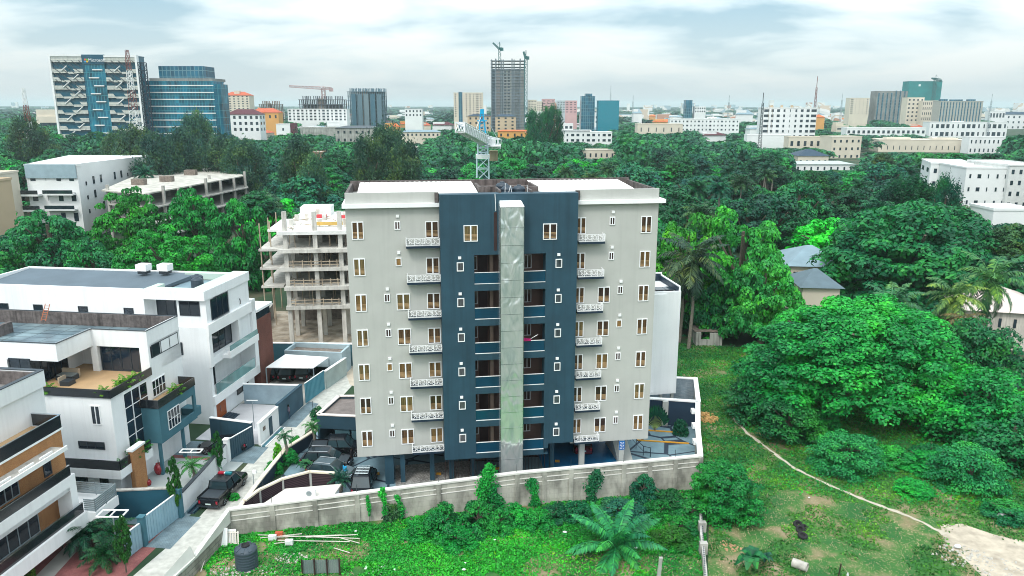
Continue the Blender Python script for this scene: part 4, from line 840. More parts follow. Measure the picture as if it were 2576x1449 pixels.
extra(o, fr, 'crown_band', plain('dark_blue_crown', (.004, .07, .12), .3), (Wd * .37, Wd * .63, -1.1, -.7, z - 4, z + .8))
def text(par, s, size, loc, rz, mat_, name='lettering', ext=.04):
    cu = bpy.data.curves.new(name, 'FONT'); cu.body = s; cu.size = size; cu.extrude = ext; cu.align_x = 'LEFT'; tmp = bpy.data.objects.new('tmp', cu); COL.objects.link(tmp)
    dg = bpy.context.evaluated_depsgraph_get(); me = bpy.data.meshes.new_from_object(tmp.evaluated_get(dg)); bpy.data.objects.remove(tmp); me.materials.clear()
    pl_ = wloc(par); ob = link(name, me, mat_, par, (loc[0] - pl_[0], loc[1] - pl_[1], loc[2]), rot=(math.pi / 2, 0, rz)); return ob
text(o, "Microsoft", 2.3, (fr[0] + Wd * .455, fr[1] - 1.25, z - 2.6), .03, wpaint)
for i, (dx, dz, cc) in enumerate(((0, 1.0, (.7, .12, .03)), (1.0, 1.0, (.15, .45, .02)), (0, 0, (.02, .3, .65)), (1.0, 0, (.75, .45, .02)))):
    q = MB(fr); q.box(Wd * .40 + dx, Wd * .40 + dx + .85, -1.22, -1.12, z - 3.0 + dz, z - 2.15 + dz); q.obj('logo_square', plain('logo_colour_%d' % i, cc, .4), o)
# side truss of the office tower
q = MB(); x0_, y0_ = fr[0] + Wd + 2.2, Yo + 2; lattice(q, (x0_, y0_, 0), (x0_, y0_, z - 3), 3.2, 3.2, 14, .28); q.obj('side_truss', navy, o)
tm = thing('telecom_mast', 'tall red and white lattice mast rising in front of the diagonal lattice tower', 'mast', (*[0, 0], 0)); x_, zt_ = Yp(319, 126, 330); tm.location = (x_, 330, 0)
rw = plain('faded_red_mast_paint', (.20, .07, .06), .7)
q = MB()
for i in range(7): lattice(q, (x_, 330, zt_ * i / 7), (x_, 330, zt_ * (i + 1) / 7), 4.6 - 3.6 * i / 7, 4.6 - 3.6 * (i + 1) / 7, 4, .11, i % 2)
q.obj('mast_frame', [rw, wpaint], tm)
tm = thing('telecom_mast', 'leaning lattice mast at the far left above the trees', 'mast', (0, 0, 0)); x_, zt_ = Yp(63, 222, 330); xb_, _ = Yp(76, 345, 330); tm.location = (xb_, 330, 0)
q = MB()
for i in range(6): a, b_ = i / 6, (i + 1) / 6; lattice(q, (xb_ + (x_ - xb_) * a * 0, 330, zt_ * a), (xb_ + (x_ - xb_) * b_ * 0, 330, zt_ * b_), 3.4 - 2.6 * a, 3.4 - 2.6 * b_, 4, .12, i % 2)
q.obj('mast_frame', [rw, wpaint], tm)
# --- glass office
Yg = 430
o, fr, Wd, z, zb = bld('blue glass office building with white floor bands beside the lattice tower', 366, 535, 206, Yg, 340, tealg, 16, 0., name='glass_office', cat='office building', bands=(8, wpaint, .5))
q = MB(fr); q.prism([(Wd, 0), (Wd + 2.2, 5), (Wd + 2.2, 16), (Wd, 16)], 0, z - 1); q.obj('glass_corner', tealg, o)
extra(o, fr, 'penthouse', blueg, (6, Wd - 6, 4, 20, z + .5, z + 8.5)); extra(o, fr, 'plant_deck', wgrey, (1.5, Wd - 1, 1.5, 22, z + .5, z + 2))
# --- the rest of the skyline, left to right
o, fr, Wd, z, zb = bld('beige tower block with red hipped roof right of the glass office', 561, 626, 240, 850, 285, wcream, 16, 0, 8, 6, dkw, .4, .45, 'hip', redroof, rh=4)
extra(o, fr, 'stair_head', wcream, (Wd * .4, Wd * .6, 3, 10, z, z + 5))
bld('cream flats with maroon roof in front of the red roofed tower', 568, 652, 288, 600, 330, wpaint, 14, 0, 3, 6, dkw, .45, .5, 'hip', maroon, side=2)
bld('ochre house block with orange roof beside the cream flats', 628, 700, 283, 720, 300, worange, 14, 0, 1, 5, dkw, .3, .4, 'hip', redroof)
def frame_building(label, pl, pr, pt, Y, pb, floors, cols, mat_, depth=14, z_from=0):
    x0, z = Yp(pl, pt, Y); x1, _ = Yp(pr, pt, Y); o = thing('unfinished_building', label, 'unfinished building', ((x0 + x1) / 2, Y, 0)); KEEP.append((pl, pr, pt, pb, Y)); foot(x0 - 1, x1 + 1, Y - 2, Y + depth)
    zf = z_from; fh = (z - zf) / floors; q = MB()
    for i in range(floors + 1): q.box(x0 - .8, x1 + .8, Y - .8, Y + depth, zf + fh * i - .35, zf + fh * i)
    q.obj('floor_slab', mat_, o); q = MB()
    for c_ in range(cols + 1):
        for d in (0, depth * .5, depth - .6): x = x0 + (x1 - x0 - .5) * c_ / cols; q.box(x, x + Y / 900, Y + d, Y + d + .6, 0, z + (3.6 if (c_ % 3) else 0))
    q.obj('column_grid', mat_, o, kind='stuff'); q = MB(); q.box(x0 + 2, x1 - 2, Y + depth * .6, Y + depth * .6 + .4, 0, z - fh); q.box(x0 + (x1 - x0) * .4, x0 + (x1 - x0) * .55, Y + 1, Y + 5, 0, z + 1); q.obj('core_wall', concrete_d, o); return o, x0, x1, z
frame_building('small unfinished top floors with white soffits above the ochre house', 652, 702, 262, 900, 276, 5, 6, concrete_d)
frame_building('dark unfinished frame with spiky columns above the white flats', 752, 862, 250, 850, 275, 8, 12, plain('weathered_frame', (.10, .115, .135), .9), 18)
bld('long white five storey flats under the dark unfinished frame', 723, 872, 275, 800, 302, wpaint, 14, 0, 4, 14, dkw, (.5, .35, .6), .6)
o, x0, x1, z = frame_building('blue grey unfinished tower of slim columns left of the open sky gap', 874, 964, 230, 900, 290, 10, 16, plain('blue_grey_frame', (.09, .16, .20), .9), 20)
for i in range(5): q = MB(); xx = x0 + (x1 - x0) * (.1 + .18 * i); q.box(xx, xx + 5, 899, 915, 0, z - 3); q.obj('infill_wall', plain('blue_grey_infill%d' % i, (.04 + .05 * (i % 3), .12 + .04 * (i % 3), .17 + .03 * (i % 3)), .8), o)
def far_crane(label, px, ptop, pbase, Y, jl, jr, pj, mat_, w=2.2, tilt=0):
    w *= Y / 560
    x, z = Yp(px, pj, Y); zt = Yp(px, ptop, Y)[1]; o = thing('tower_crane', label, 'crane', (x, Y, 0)); q = MB(); lattice(q, (x, Y, 0), (x, Y, z), w, w, max(6, int(z / 6)), .10 * w); q.obj('mast', mat_, o)
    xl = Yp(jl[0], jl[1], Y); xr = Yp(jr[0], jr[1], Y); q = MB(); lattice(q, (x, Y, z), (xl[0], Y, xl[1]), w * .8, w * .5, 10, .09 * w); q.obj('jib', mat_, o); q = MB(); lattice(q, (x, Y, z), (xr[0], Y, xr[1]), w * .8, w * .8, 4, .09 * w); q.box(xr[0] - 2, xr[0] + 2, Y - 1, Y + 1, xr[1] - 3, xr[1] + .5); q.obj('counter_jib', mat_, o)
    q = MB(); q.tube((x, Y, z), (x, Y, zt), .4, n=4).tube((x, Y, zt), (xl[0] * .5 + x * .5, Y, (xl[1] + z) / 2), .1, n=3).tube((x, Y, zt), (xr[0], Y, xr[1]), .1, n=3); q.obj('crane_head', mat_, o); return o
greenp = plain('green_crane_paint', (.02, .13, .13), .6)
far_crane('pale red crane with a long flat jib above the dark unfinished frame', 813, 216, 250, 855, (728, 217), (833, 223), 222, plain('pale_red_crane_paint', (.42, .30, .30), .6))
o, fr, Wd, z, zb = bld('cream apartment slab with a vertical blue strip left of the tall unfinished tower', 1141, 1214, 234, 800, 292, wcream, 16, 0, 11, 8, dkw, (.4, .3, .01, .4, .4, .3, .8, .3), .4)
extra(o, fr, 'blue_strip', blueg, (Wd * .17, Wd * .30, -.3, 0, 0, z + 1)); 
# tall unfinished tower
Yt = 900
x0, z = Yp(1235, 152, Yt); x1, _ = Yp(1321, 152, Yt); o = thing('unfinished_building', 'tall unfinished grey tower with many floor slabs and two cranes on the centre skyline', 'unfinished tower', ((x0 + x1) / 2, Yt, 0)); KEEP.append((1234, 1322, 150, 330, Yt)); foot(x0, x1, Yt - 2, Yt + 24)
q = MB(); nf = 24
for i in range(nf + 1): q.box(x0 - .6, x1 + .6, Yt - 1, Yt + 22, z * i / nf - .3, z * i / nf)
q.obj('floor_slab', plain('tower_slab_grey', (.19, .25, .29), .9), o)
q = MB(); W_ = x1 - x0
for a in (.0, .12, .28, .34, .6, .66, .84, .97): q.box(x0 + W_ * a, x0 + W_ * a + 1.3, Yt - .6, Yt + 21, 0, z + (2 if a in (.12, .6, .84) else 1))
q.obj('column_grid', plain('tower_column_grey', (.18, .21, .23), .9), o); q = MB(); q.box(x0 + 1.2, x1 - 1.2, Yt + .6, Yt + 20, 0, z - 9); q.obj('inner_wall', plain('tower_inner_grey', (.09, .13, .17), .9, var=.5, sc=.12), o)
for (a0, a1, mm) in ((.36, .60, wgrey), (.86, .97, wgrey), (.13, .27, plain('orange_brick_infill', (.17, .16, .16), .9)), (.68, .83, plain('mixed_infill', (.13, .15, .16), .9, var=.5, sc=.3))):
    q = MB(); q.box(x0 + W_ * a0 + .5, x0 + W_ * a1, Yt - .3, Yt, 0, z - 10); q.obj('infill_wall', mm, o)
me = winm(dkw)
for r in range(20):
    for c_ in (.42, .52): pl_ = wloc(o); link('window', me, None, o, (x0 + W_ * c_ - pl_[0], Yt - .35 - pl_[1], 6 + r * (z - 16) / 20), scale=(2.4, 1, 2.2))
far_crane('green luffing crane standing on top of the tall unfinished tower', 1257, 106, 150, 910, (1240, 108), (1262, 121), 124, greenp, 1.6)
far_crane('green crane mast climbing beside the right edge of the tall unfinished tower', 1323, 126, 320, 893, (1317, 130), (1327, 143), 148, greenp, 2.0)
bld('beige block with dark blue pyramid roof left of the blue crane top', 1176, 1234, 292, -24, 325, wbeige, 11, 0, 3, 4, dkw, .3, .45, 'hip', blueroof, rh=1.8)
bld('beige six storey block with dark blue pyramid roof right of the blue crane top', 1246, 1298, 293, -24, 325, wbeige, 10, 0, 4, 3, dkw, .3, .45, 'hip', blueroof, rh=2)
bld('low ochre building under the pink orange roofs right of the crane', 1252, 1338, 330, -15, 345, worange, 9, 0, 1, 5, dkw, .25, .4, 'hip', orangeroof, rh=.9)
bld('low ochre bungalow with salmon roof behind the white terraces', 1322, 1392, 333, -15, 345, worange, 9, 0, 1, 5, dkw, .25, .4, 'hip', plain('salmon_roof', (.58, .22, .15), .8), rh=1.5)
bld('ochre gabled house behind the white terraces', 1353, 1398, 303, -20, 322, worange, 10, 0, 2, 3, dkw, .3, .4, 'hip', worange, rh=2.2)
o, fr, Wd, z, zb = bld('long low white terraces with dark windows right of the salmon roof', 1368, 1540, 333, -15, 356, wpaint, 12, 0, 2, 13, dkw, (.55, .3, .6), .45)
extra(o, fr, 'upper_floor', wpaint, (1, Wd * .7, 2, 11, z, z + 1.6)); extra(o, fr, 'dark_clerestory', dkw, (1.3, Wd * .68, 1.9, 2, z + .6, z + 1.3))
bld('white upper storey building behind the ochre gabled house', 1397, 1442, 312, -18, 325, wpaint, 10, 0, 1, 4, dkw, .6, .4)
bld('grey and white office house with large windows below the teal glass block', 1460, 1545, 290, 860, 310, wpaint, 12, 0, 2, 7, dkw, .6, .5)
for i, (a, b_, tp_, mm, lb) in enumerate(((1328, 1350, 252, wcream, 'pale cream tower right next to the green crane mast'), (1350, 1366, 256, wcream, 'thin cream slab between the cream tower and the pink tower'), (1364, 1396, 250, wpink, 'pale pink tower with grey left half on the skyline'), (1402, 1422, 254, plain('hazy_grey_paint', (.42, .48, .50), .8), 'grey banded tower between two pink towers'), (1422, 1452, 254, wpink, 'small reddish banded tower right of the grey banded one'))):
    bld(lb, a, b_, tp_, 900, 282, mm, 16, 0, 5, 3, dkw, .5, .3)
bld('white four window block in front of the pink towers', 1330, 1392, 282, 700, 296, wpaint, 12, 0, 2, 8, dkw, .35, .4)
o, fr, Wd, z, zb = bld('stepped blue glass tower right of the pink towers', 1463, 1497, 243, 800, 280, blueg, 16); extra(o, fr, 'crown', blueg, (Wd * .3, Wd * .8, 2, 12, z, z + 3))
bld('wide teal glass block with lower right half', 1506, 1558, 254, 760, 278, plain('teal_glass_panel', (.01, .20, .27), .25), 16)
bld('small blue grey tower on the open skyline right of centre', 1726, 1742, 253, 900, 280, blueg, 12)
bld('white house block with dark vertical slots right of centre', 1748, 1776, 269, 900, 282, wpaint, 10, 0, 2, 5, dkw, .5, .5)
bld('long white four storey block among trees right of centre', 1686, 1858, 300, -22, 328, wpaint, 14, -.05, 3, 18, dkw, (.3, .5, .3), .4)
bld('plain cream hall wall left of the long white block', 1604, 1718, 313, -19, 335, wcream, 14, 0, 1, 6, dkw, .12, .4)
bld('mould stained grey building with dark low roof left of the brown tree', 843, 950, 322, -19, 357, wmould, 14, 0, 2, 7, dkw, .32, .35, 'hip', frame_d, rh=1.5)
bld('long grey stained wall house behind the left trees', 755, 856, 322, -18, 336, wmould, 12, 0, 0, 0, roof='flat')
bld('long low shed with blue grey roof behind the centre trees', 1010, 1106, 332, -14, 342, wcream, 8, 0, 1, 9, dkw, .4, .4, 'hip', greyroof, rh=1.6)
o, fr, Wd, z, zb = bld('small white block with brown balconies above the centre tree line', 1018, 1062, 275, 800, 292, wpaint, 10, 0, 2, 5, dkw, .4, .5)
o, fr, Wd, z, zb = bld('white plain block with maroon gable behind the left trees', 694, 729, 313, -18, 332, wpaint, 10, 0, 1, 1, dkw, .12, .3); extra(o, fr, 'maroon_wing', maroon, (Wd, Wd + 4, 1, 9, 0, z + 1))
bld('small brick red house half hidden by the brown tree', 780, 812, 384, -8, 420, plain('pinkish_block', (.30, .17, .12), .9), 10, 0, roof='flat')
bld('white and red roofed house in the centre trees', 1027, 1052, 372, -8, 386, wpaint, 8, 0, roof='hip', rm=plain('white_red_roof', (.6, .5, .48), .8), rh=1)
bld('flat roofed cream house in the trees right of the crane', 1465, 1548, 378, -7, 398, wcream, 10, 0, 1, 6, dkw, .3, .4)
# scaffolded white block
o, fr, Wd, z, zb = bld('white eight storey block with open dark balconies and roof boxes on the right', 1922, 2056, 272, 600, 372, wpaint, 14, 0, 8, 9, dkw, (.85, .4, .5, .3, .12, .3, .45, .5, .88), .5, cat='apartment building')
for a in (.14, .33, .52): q = MB(fr); q.box(Wd * a, Wd * a + 1.4, 1, 3, z, z + 2.2); q.obj('roof_box', wbeige, o)
q = MB(fr)
for a in (3.6, 6.5): q.tube((a, -.8, 0), (a, -.8, z + 1), .09, n=4)
q.obj('scaffold_pole', wood, o)
o, fr, Wd, z, zb = bld('low white annexe with stair walls in front of the eight storey block', 1880, 1990, 340, -13, 352, wpaint, 8)
bld('cream annexe right of the eight storey block', 1985, 2085, 345, -13, 372, wcream, 10, .0, 1, 6, dkw, .4, .4)
bld('salmon roofed house tucked behind the eight storey block', 2052, 2075, 295, -22, 325, worange, 10, 0, roof='hip', rm=orangeroof, rh=3)
bld('cream tower with balcony strip left of the dark unfinished slab', 2140, 2188, 247, 1000, 285, wcream, 14, 0, 8, 5, dkw, (.7, .1, .1, .1, .3), .35)
o, fr, Wd, z, zb = bld('dark blue grey unfinished slab left of the green netted tower', 2207, 2284, 230, 1000, 300, wgrey, 18, 0, 0, 0); 
q = MB(fr)
for i in range(7): a = Wd * (.04 + .14 * i); q.box(a, a + 1.6, -.6, 0, 0, z + (1 if i > 3 else -2))
q.obj('blue_strip', blueg, o)
o, fr, Wd, z, zb = bld('green netted tower under construction on the right skyline', 2288, 2371, 205, 1200, 258, plain('green_debris_netting', (.008, .20, .20), .9, var=.2, sc=.08), 20)
extra(o, fr, 'opening', wpaint, (Wd * .29, Wd * .35, -.2, 0, z - 7, z - 4))
far_crane('thin green crane in front of the green netted tower', 2354, 188, 258, 1190, (2344, 197), (2366, 201), 199, greenp, 1.6)
bld('cream block with paired windows below the green netted tower', 2284, 2326, 246, 950, 305, wcream, 14, 0, 6, 4, dkw, .4, .4)
bld('long beige flats with red roof box below the green netted tower', 2322, 2372, 254, 940, 303, wcream, 14, 0, 4, 10, dkw, .35, .5)
o, fr, Wd, z, zb = bld('long row of grey beige flats with vertical strips on the right skyline', 2366, 2474, 255, 900, 300, plain('grey_beige_flats', (.38, .38, .34), .85), 16, 0, 0, 0)
q = MB(fr)
for i in range(14): a = Wd * (.02 + .07 * i); q.box(a, a + 1.1, -.35, 0, 0, z - .5)
q.obj('vertical_strip', blueg, o); extra(o, fr, 'roof_box', blueg, (Wd * .05, Wd * .2, 3, 9, z, z + 2.6), (Wd * .3, Wd * .55, 3, 9, z, z + 2.2), (Wd * .7, Wd * .85, 3, 9, z, z + 2.4))
bld('long white three storey block with square dark windows on the right', 2340, 2536, 308, -18, 345, wpaint, 14, .0, 2, 15, dkw, (.25, .55, .7, .6, .3), .5)
bld('white block with dark blue roof at the right edge', 2518, 2600, 288, -22, 340, wpaint, 16, 0, 3, 6, dkw, .3, .4, 'hip', blueroof, rh=4)
bld('white frame block behind the dark blue roof', 2490, 2530, 280, 1180, 300, wpaint, 10, 0, 1, 5, dkw, .6, .5)
o, fr, Wd, z, zb = bld('long low sandy flat roofed compound on the right', 2212, 2442, 352, -9, 384, wcream, 22, -.12, 1, 16, dkw, .12, .3); extra(o, fr, 'upper_room', wcream, (Wd * .1, Wd * .35, 5, 14, z, z + 1.8), (Wd * .6, Wd * .85, 8, 16, z, z + 1.6))
bld('low white house wing between the sandy compound and the flats', 2130, 2330, 322, -14, 338, wpaint, 12, 0, 1, 16, dkw, .5, .4)
bld('cream three storey house with red edged wall right of centre', 2094, 2176, 345, -14, 408, wcream, 14, .2, 3, 5, dkw, .3, .35, side=2)
bld('white mansion with arched corner at the right above the white flats', 2440, 2530, 345, -12, 385, wpaint, 10, 0, 2, 8, dkw, .3, .4)
bld('house with dark blue hipped roof left of the cream three storey house', 2008, 2085, 392, -7, 420, wcream, 16, 0, 1, 5, dkw, .3, .4, 'hip', blueroof, rh=3.4)
bld('low house with pale grey green roof among trees right of centre', 2000, 2150, 413, -6, 428, wpaint, 12, 0, 1, 9, dkw, .25, .4, 'hip', plain('pale_green_roof', (.42, .50, .48), .7), rh=1.3)
# white flats at the right, nearer
o, fr, Wd, z, zb = bld('near white flats with stained front left part of the right hand row', 2342, 2430, 412, -14, 500, wpaint, 22, -.35, 3, 4, dkw, .3, .35, cat='apartment building', side=-2)
o, fr, Wd, z, zb = bld('near white flats with flat roof and slot windows in the right hand row', 2432, 2540, 424, -14, 515, wpaint, 26, -.1, 3, 5, dkw, (.2, .4, .12), .3, cat='apartment building'); 
bld('near white flats cut by the right edge of the view', 2541, 2640, 418, -15, 520, plain('dull_white_render', (.62, .64, .63), .8), 24, 0, 4, 5, dkw, .35, .4, cat='apartment building')  # wall colour a duller white than the neighbouring flats
bld('white wall house below the near white flats at the right edge', 2500, 2600, 530, 150, 560, wpaint, 8, 0)
# left: white flats, unfinished slabs, beige flats
o, fr, Wd, z, zb = bld('white flats with blue grey roof parapet at the left among trees', 62, 192, 418, 195, 560, wpaint, 2, .0, 3, 4, dkw, (.4, .01, .35, .35), .42, cat='apartment building', rm=plain('pale_roof_membrane', (.62, .60, .58), .9))
x0_, x1_ = fr[0], fr[0] + Wd
extra(o, fr, 'grey_parapet', plain('blue_grey_parapet', (.27, .37, .42), .7), (0.1, Wd - .1, -.4, -.16, z - 3.0, z + .5))
q = MB(); xr = [Yp(198, 440, 195), ]; XF = Yp(380, 388, 245)[0]; q.prism([(fr[0] + Wd + .01, 195), (XF, 245), (XF - 26, 245), (fr[0], 197.2)], 0, [z + .6, z - .4, z - .4, z + .6]); q.obj('side_wing', wpaint, o); foot(-142, -108, 195, 247)
for i in range(10):
    f_ = .08 + i * .088; x = fr[0] + Wd + (XF - fr[0] - Wd) * f_ + .05; y = 195 + 50 * f_; a = math.atan2(50, XF - fr[0] - Wd)
    for r in range(3):
        if (i + r) % 4 == 3: continue
        pl_ = wloc(o); link('window', me, None, o, (x - pl_[0], y - pl_[1], z - 5.2 - 3.6 * r), rot=a, scale=(1.0 if i % 3 else .6, 1, 2.0 if i % 3 else 1))
for r in range(2):
    q = MB(fr); q.box(4.5, Wd - 1, -1.6, -.2, z - 7.2 - 3.9 * r, z - 6.8 - 3.9 * r); bo = q.obj('balcony', wpaint, o); q = MB(fr); q.box(4.5, Wd - 1, -1.6, -1.5, z - 6.8 - 3.9 * r, z - 5.9 - 3.9 * r); q.obj('balcony_glass', dglass2, bo)
    q = MB(fr); q.box(-4, 3.6, -2.2, 6, z - 7.4 - 3.9 * r, z - 6.9 - 3.9 * r); bo = q.obj('balcony', wpaint, o); q = MB(fr); q.box(-4, 3.6, -2.2, -2.1, z - 6.9 - 3.9 * r, z - 5.9 - 3.9 * r); q.obj('balcony_glass', dglass2, bo)
KEEP.append((60, 200, 385, 545, 195)); KEEP.append((200, 385, 385, 480, 195))
o, fr, Wd, z, zb = bld('beige flats with dark balconies at the left edge', -120, -42, 462, 160, 590, wbeige, 9, .0, 4, 3, dkw, .5, .45, cat='apartment building'); bld('pale peach upper block behind the beige flats at the left edge', -90, -8, 440, 185, 480, wcream, 8)
us = thing('unfinished_deck', 'raw concrete decks on columns beside the left white flats', 'unfinished building', (-68, 185, 0)); USF = (*Yp(258, 478, 165)[:1], 165, (math.cos(.55), math.sin(.55)), (-math.sin(.55), math.cos(.55)))
xA = Yp(258, 478, 165)[0]; q = MB(); zt = Yp(258, 470, 165)[1]; 
zt = 14.; P_ = [G(*p_, 14) for p_ in ((255, 478), (360, 488), (470, 468), (612, 442), (592, 416), (508, 408), (330, 446))]
for k, zz in enumerate((zt, zt - 3.3, zt - 6.6, zt - 9.9)): q.prism([(x + 1.2 * k, y) for x, y in P_], zz - .3, zz, 1 if k == 0 else 0)
q.obj('floor_slab', [concrete, plain('dusty_deck', (.48, .46, .41), .95, var=.35, sc=.5)], us)
for i, (x, y) in enumerate([(P_[a][0] + (P_[b_][0] - P_[a][0]) * f_ + (.5 if a < 3 else -.6), P_[a][1] + (P_[b_][1] - P_[a][1]) * f_ + 1.) for a, b_, f_ in ((0, 1, .05), (0, 1, .5), (1, 2, .02), (1, 2, .35), (1, 2, .7), (2, 3, .0), (2, 3, .25), (2, 3, .5), (2, 3, .75), (2, 3, .97), (3, 4, .6), (0, 3, .4), (0, 3, .7))]):
    q = MB(); q.box(x - .3, x + .3, y - .3, y + .3, 0, zt + (.0 if i % 3 else 1.2)); q.obj('column', concrete, us)
for (x, y) in (G(350, 460, 14.5), G(420, 452, 14.5), G(480, 436, 14.5), G(530, 418, 14.5)): q = MB(); q.box(x - 1.6, x + 1.6, y - 1, y + 1, zt, zt + 1.5); q.obj('parapet_box', concrete_d, us)
foot(-100, -66, 165, 250); KEEP.append((258, 610, 405, 480, 165))
# houses on the right
o, fr, Wd, z, zb = bld('house with blue grey sheet roof behind the great green tree', 1985, 2120, 668, 128, 700, wcream, 12, -.12, 1, 4, dkw, .3, .4, 'hip', greyroof, rh=2.6, name='house', cat='house')
o, fr, Wd, z, zb = bld('lower house with dark grey hipped roof in front of the blue grey roofed house', 2020, 2110, 722, 115, 740, wcream, 8, -.1, 0, 0, roof='hip', rm=plain('slate_hip_roof', (.10, .15, .18), .6), rh=2.2, name='house', cat='house')
o, fr, Wd, z, zb = bld('house with pinkish sheet roof right of the tall palms', 2425, 2620, 778, 106, 815, plain('stained_cream_wall', (.55, .51, .46), .9, var=.2, streak=.5), 12, -.25, 1, 6, dkw, .2, .4, 'hip', plain('pinkish_roof', (.58, .50, .46), .85, var=.12), rh=2.4, name='house', cat='house')
pool_deck = [(*G(2290, 800, .02), .03), (*G(2345, 795, .02), .03), (*G(2440, 830, .02), .03), (*G(2420, 885, .02), .03), (*G(2330, 870, .02), .03)]
struct('pool_deck', MB().add(pool_deck, [(0, 1, 2, 3, 4)]), plain('pink_deck_tiles', (.52, .42, .38), .85)); KEEP.append((2295, 2420, 795, 850, 100)); xx, yy = G(2350, 830); foot(xx - 6, xx + 8, yy - 6, yy + 12)
pw = [(*G(a, b_, .1), .12) for a, b_ in ((2338, 825), (2355, 802), (2402, 822), (2385, 834))]; struct('pool_water', MB().add(pw, [(0, 1, 2, 3)]), glass('pool_water_blue', (.004, .12, .16), .05, vary=.1))
ps = thing('pool_house', 'low pale pool house with pinkish tiled roof in the trees at the right', 'outbuilding', (xx - 3, yy, 0)); q = MB(); a = [G(*p_, 2.2) for p_ in ((2295, 805), (2338, 803), (2375, 855), (2330, 865))]; q.prism(a, 2.2, 2.4); q.obj('roof', plain('pinkish_tiles', (.50, .40, .36), .85, var=.15), ps); q = MB(); q.prism([(x * .98 + .3, y + .2) for x, y in a], 0, 2.2); q.obj('wall', wcream, ps)
# old hut by the green slope
hx, hy = G(1778, 870); ht = thing('ruined_hut', 'small ruined grey hut under the palm at the grass edge', 'hut', (hx, hy, 0)); q = MB(); q.box(hx - 1.6, hx - .9, hy, hy + .3, 0, 2.0).box(hx - .9, hx + .4, hy, hy + .3, 0, .9).box(hx + .4, hx + 2.2, hy, hy + .3, 0, 1.9).box(hx - 1.6, hx - 1.3, hy + .3, hy + 3, 0, 1.9); q.obj('wall', wmould, ht); q = MB(); q.box(hx - 1.8, hx + 2.4, hy + .4, hy + 3.4, 2.0, 2.1); q.obj('roof', concrete_d, ht)
# masts
for (px, pt, Y, lb, mm) in ((1835, 240, 800, 'thin faint mast on the skyline right of centre', steel), (1921, 233, 500, 'dark lattice mast left of the eight storey block', frame_d), (2057, 192, 620, 'tall thin red white mast above the eight storey block', rw), (2120, 235, 900, 'thin pale mast left of the cream tower', steel), (1593, 240, 900, 'thin pale mast over the low skyline right of the teal block', steel), (2497, 236, 800, 'thin pale mast at the right skyline', steel), (1537, 215, 900, 'faint mast just right of the stepped blue tower', steel)):
    x, z = Yp(px, pt, Y); tm = thing('telecom_mast', lb, 'mast', (x, Y, 0)); q = MB(); lattice(q, (x, Y, 0), (x, Y, z * .85), 2.2, .9, 16, .12); q.tube((x, Y, z * .85), (x, Y, z), .25, n=4); q.obj('mast_frame', mm, tm)
# --- scattered far houses
rr = random.Random(21); nh = 0
HM = []
for (wm_, rm_) in ((wpaint, paleroof), (wcream, redroof), (wpaint, greyroof), (wcream, paleroof), (worange, orangeroof), (wpaint, maroon), (wbeige, blueroof)):
    a = MB(); a.box(-.5, .5, 0, .7, 0, 1).box(-.5, .1, .1, .6, 1, 1.25); am = a.mesh('wall'); am.materials.append(wm_)
    b2_ = MB(); b2_.add([(-.55, -.05, 1), (.55, -.05, 1), (.55, .75, 1), (-.55, .75, 1), (-.2, .35, 1.28), (.2, .35, 1.28)], [(0, 1, 5, 4), (1, 2, 5), (2, 3, 4, 5), (3, 0, 4), (3, 2, 1, 0)]); bm2 = b2_.mesh('roof'); bm2.materials.append(rm_)
    HM.append((am, bm2, wm_, rm_))
desc = ['pale flat roofed', 'cream red roofed', 'white grey roofed', 'cream flat roofed', 'ochre orange roofed', 'white maroon roofed', 'beige blue roofed']
zones = [(0, 560, 'left of the glass office'), (560, 1130, 'left of the tall unfinished tower'), (1320, 1700, 'right of the tall unfinished tower'), (1700, 2130, 'below the open skyline right of centre'), (2130, 2600, 'near the green netted tower')]
while nh < 150:
    Y = rr.choice((rr.uniform(640, 1100), rr.uniform(1100, 2600))); px = rr.choice((rr.uniform(-40, 2620), rr.uniform(1330, 2620), rr.uniform(540, 1130))); x = Yp(px, 300, Y)[0]
    if any(a - 12 < x < b_ + 12 and c_ - 14 < Y < d_ + 14 for a, b_, c_, d_ in FOOT): continue
    h = rr.uniform(7, 15) + (rr.random() < .12) * 10; w_ = rr.uniform(11, 30); pt = PX(x, Y, h)[1]
    if any(kx0 - w_ * 961 / Y < px < kx1 + w_ * 961 / Y and pt < kb and ky > Y for kx0, kx1, kt, kb, ky in KEEP): continue
    k = rr.randrange(7); zn = next((z_ for a, b_, z_ in zones if a <= px < b_), None)
    if zn is None: continue
    lab = '%s house roof showing among far trees %s' % (desc[k], zn); o = thing('house', lab, 'house', (x, Y, 0), rr.uniform(-.3, .3), group='far houses ' + zn)
    link('wall', HM[k][0], None, o, scale=(w_, w_ * .8, h)); link('roof', HM[k][1], None, o, scale=(w_, w_ * .8, h)) if k in (1, 2, 4, 5, 6) else link('window', winm(dkw), None, o, (0, 0, h * .65), scale=(w_ * .8, 1, h * .12))
    foot(x - w_ / 2, x + w_ / 2, Y, Y + w_ * .6); nh += 1; wpx = w_ * 961 / Y; KEEP.append((px - wpx, px + wpx, pt, PX(x, Y, h * (.45 if rr.random() < .5 else .72))[1], Y))
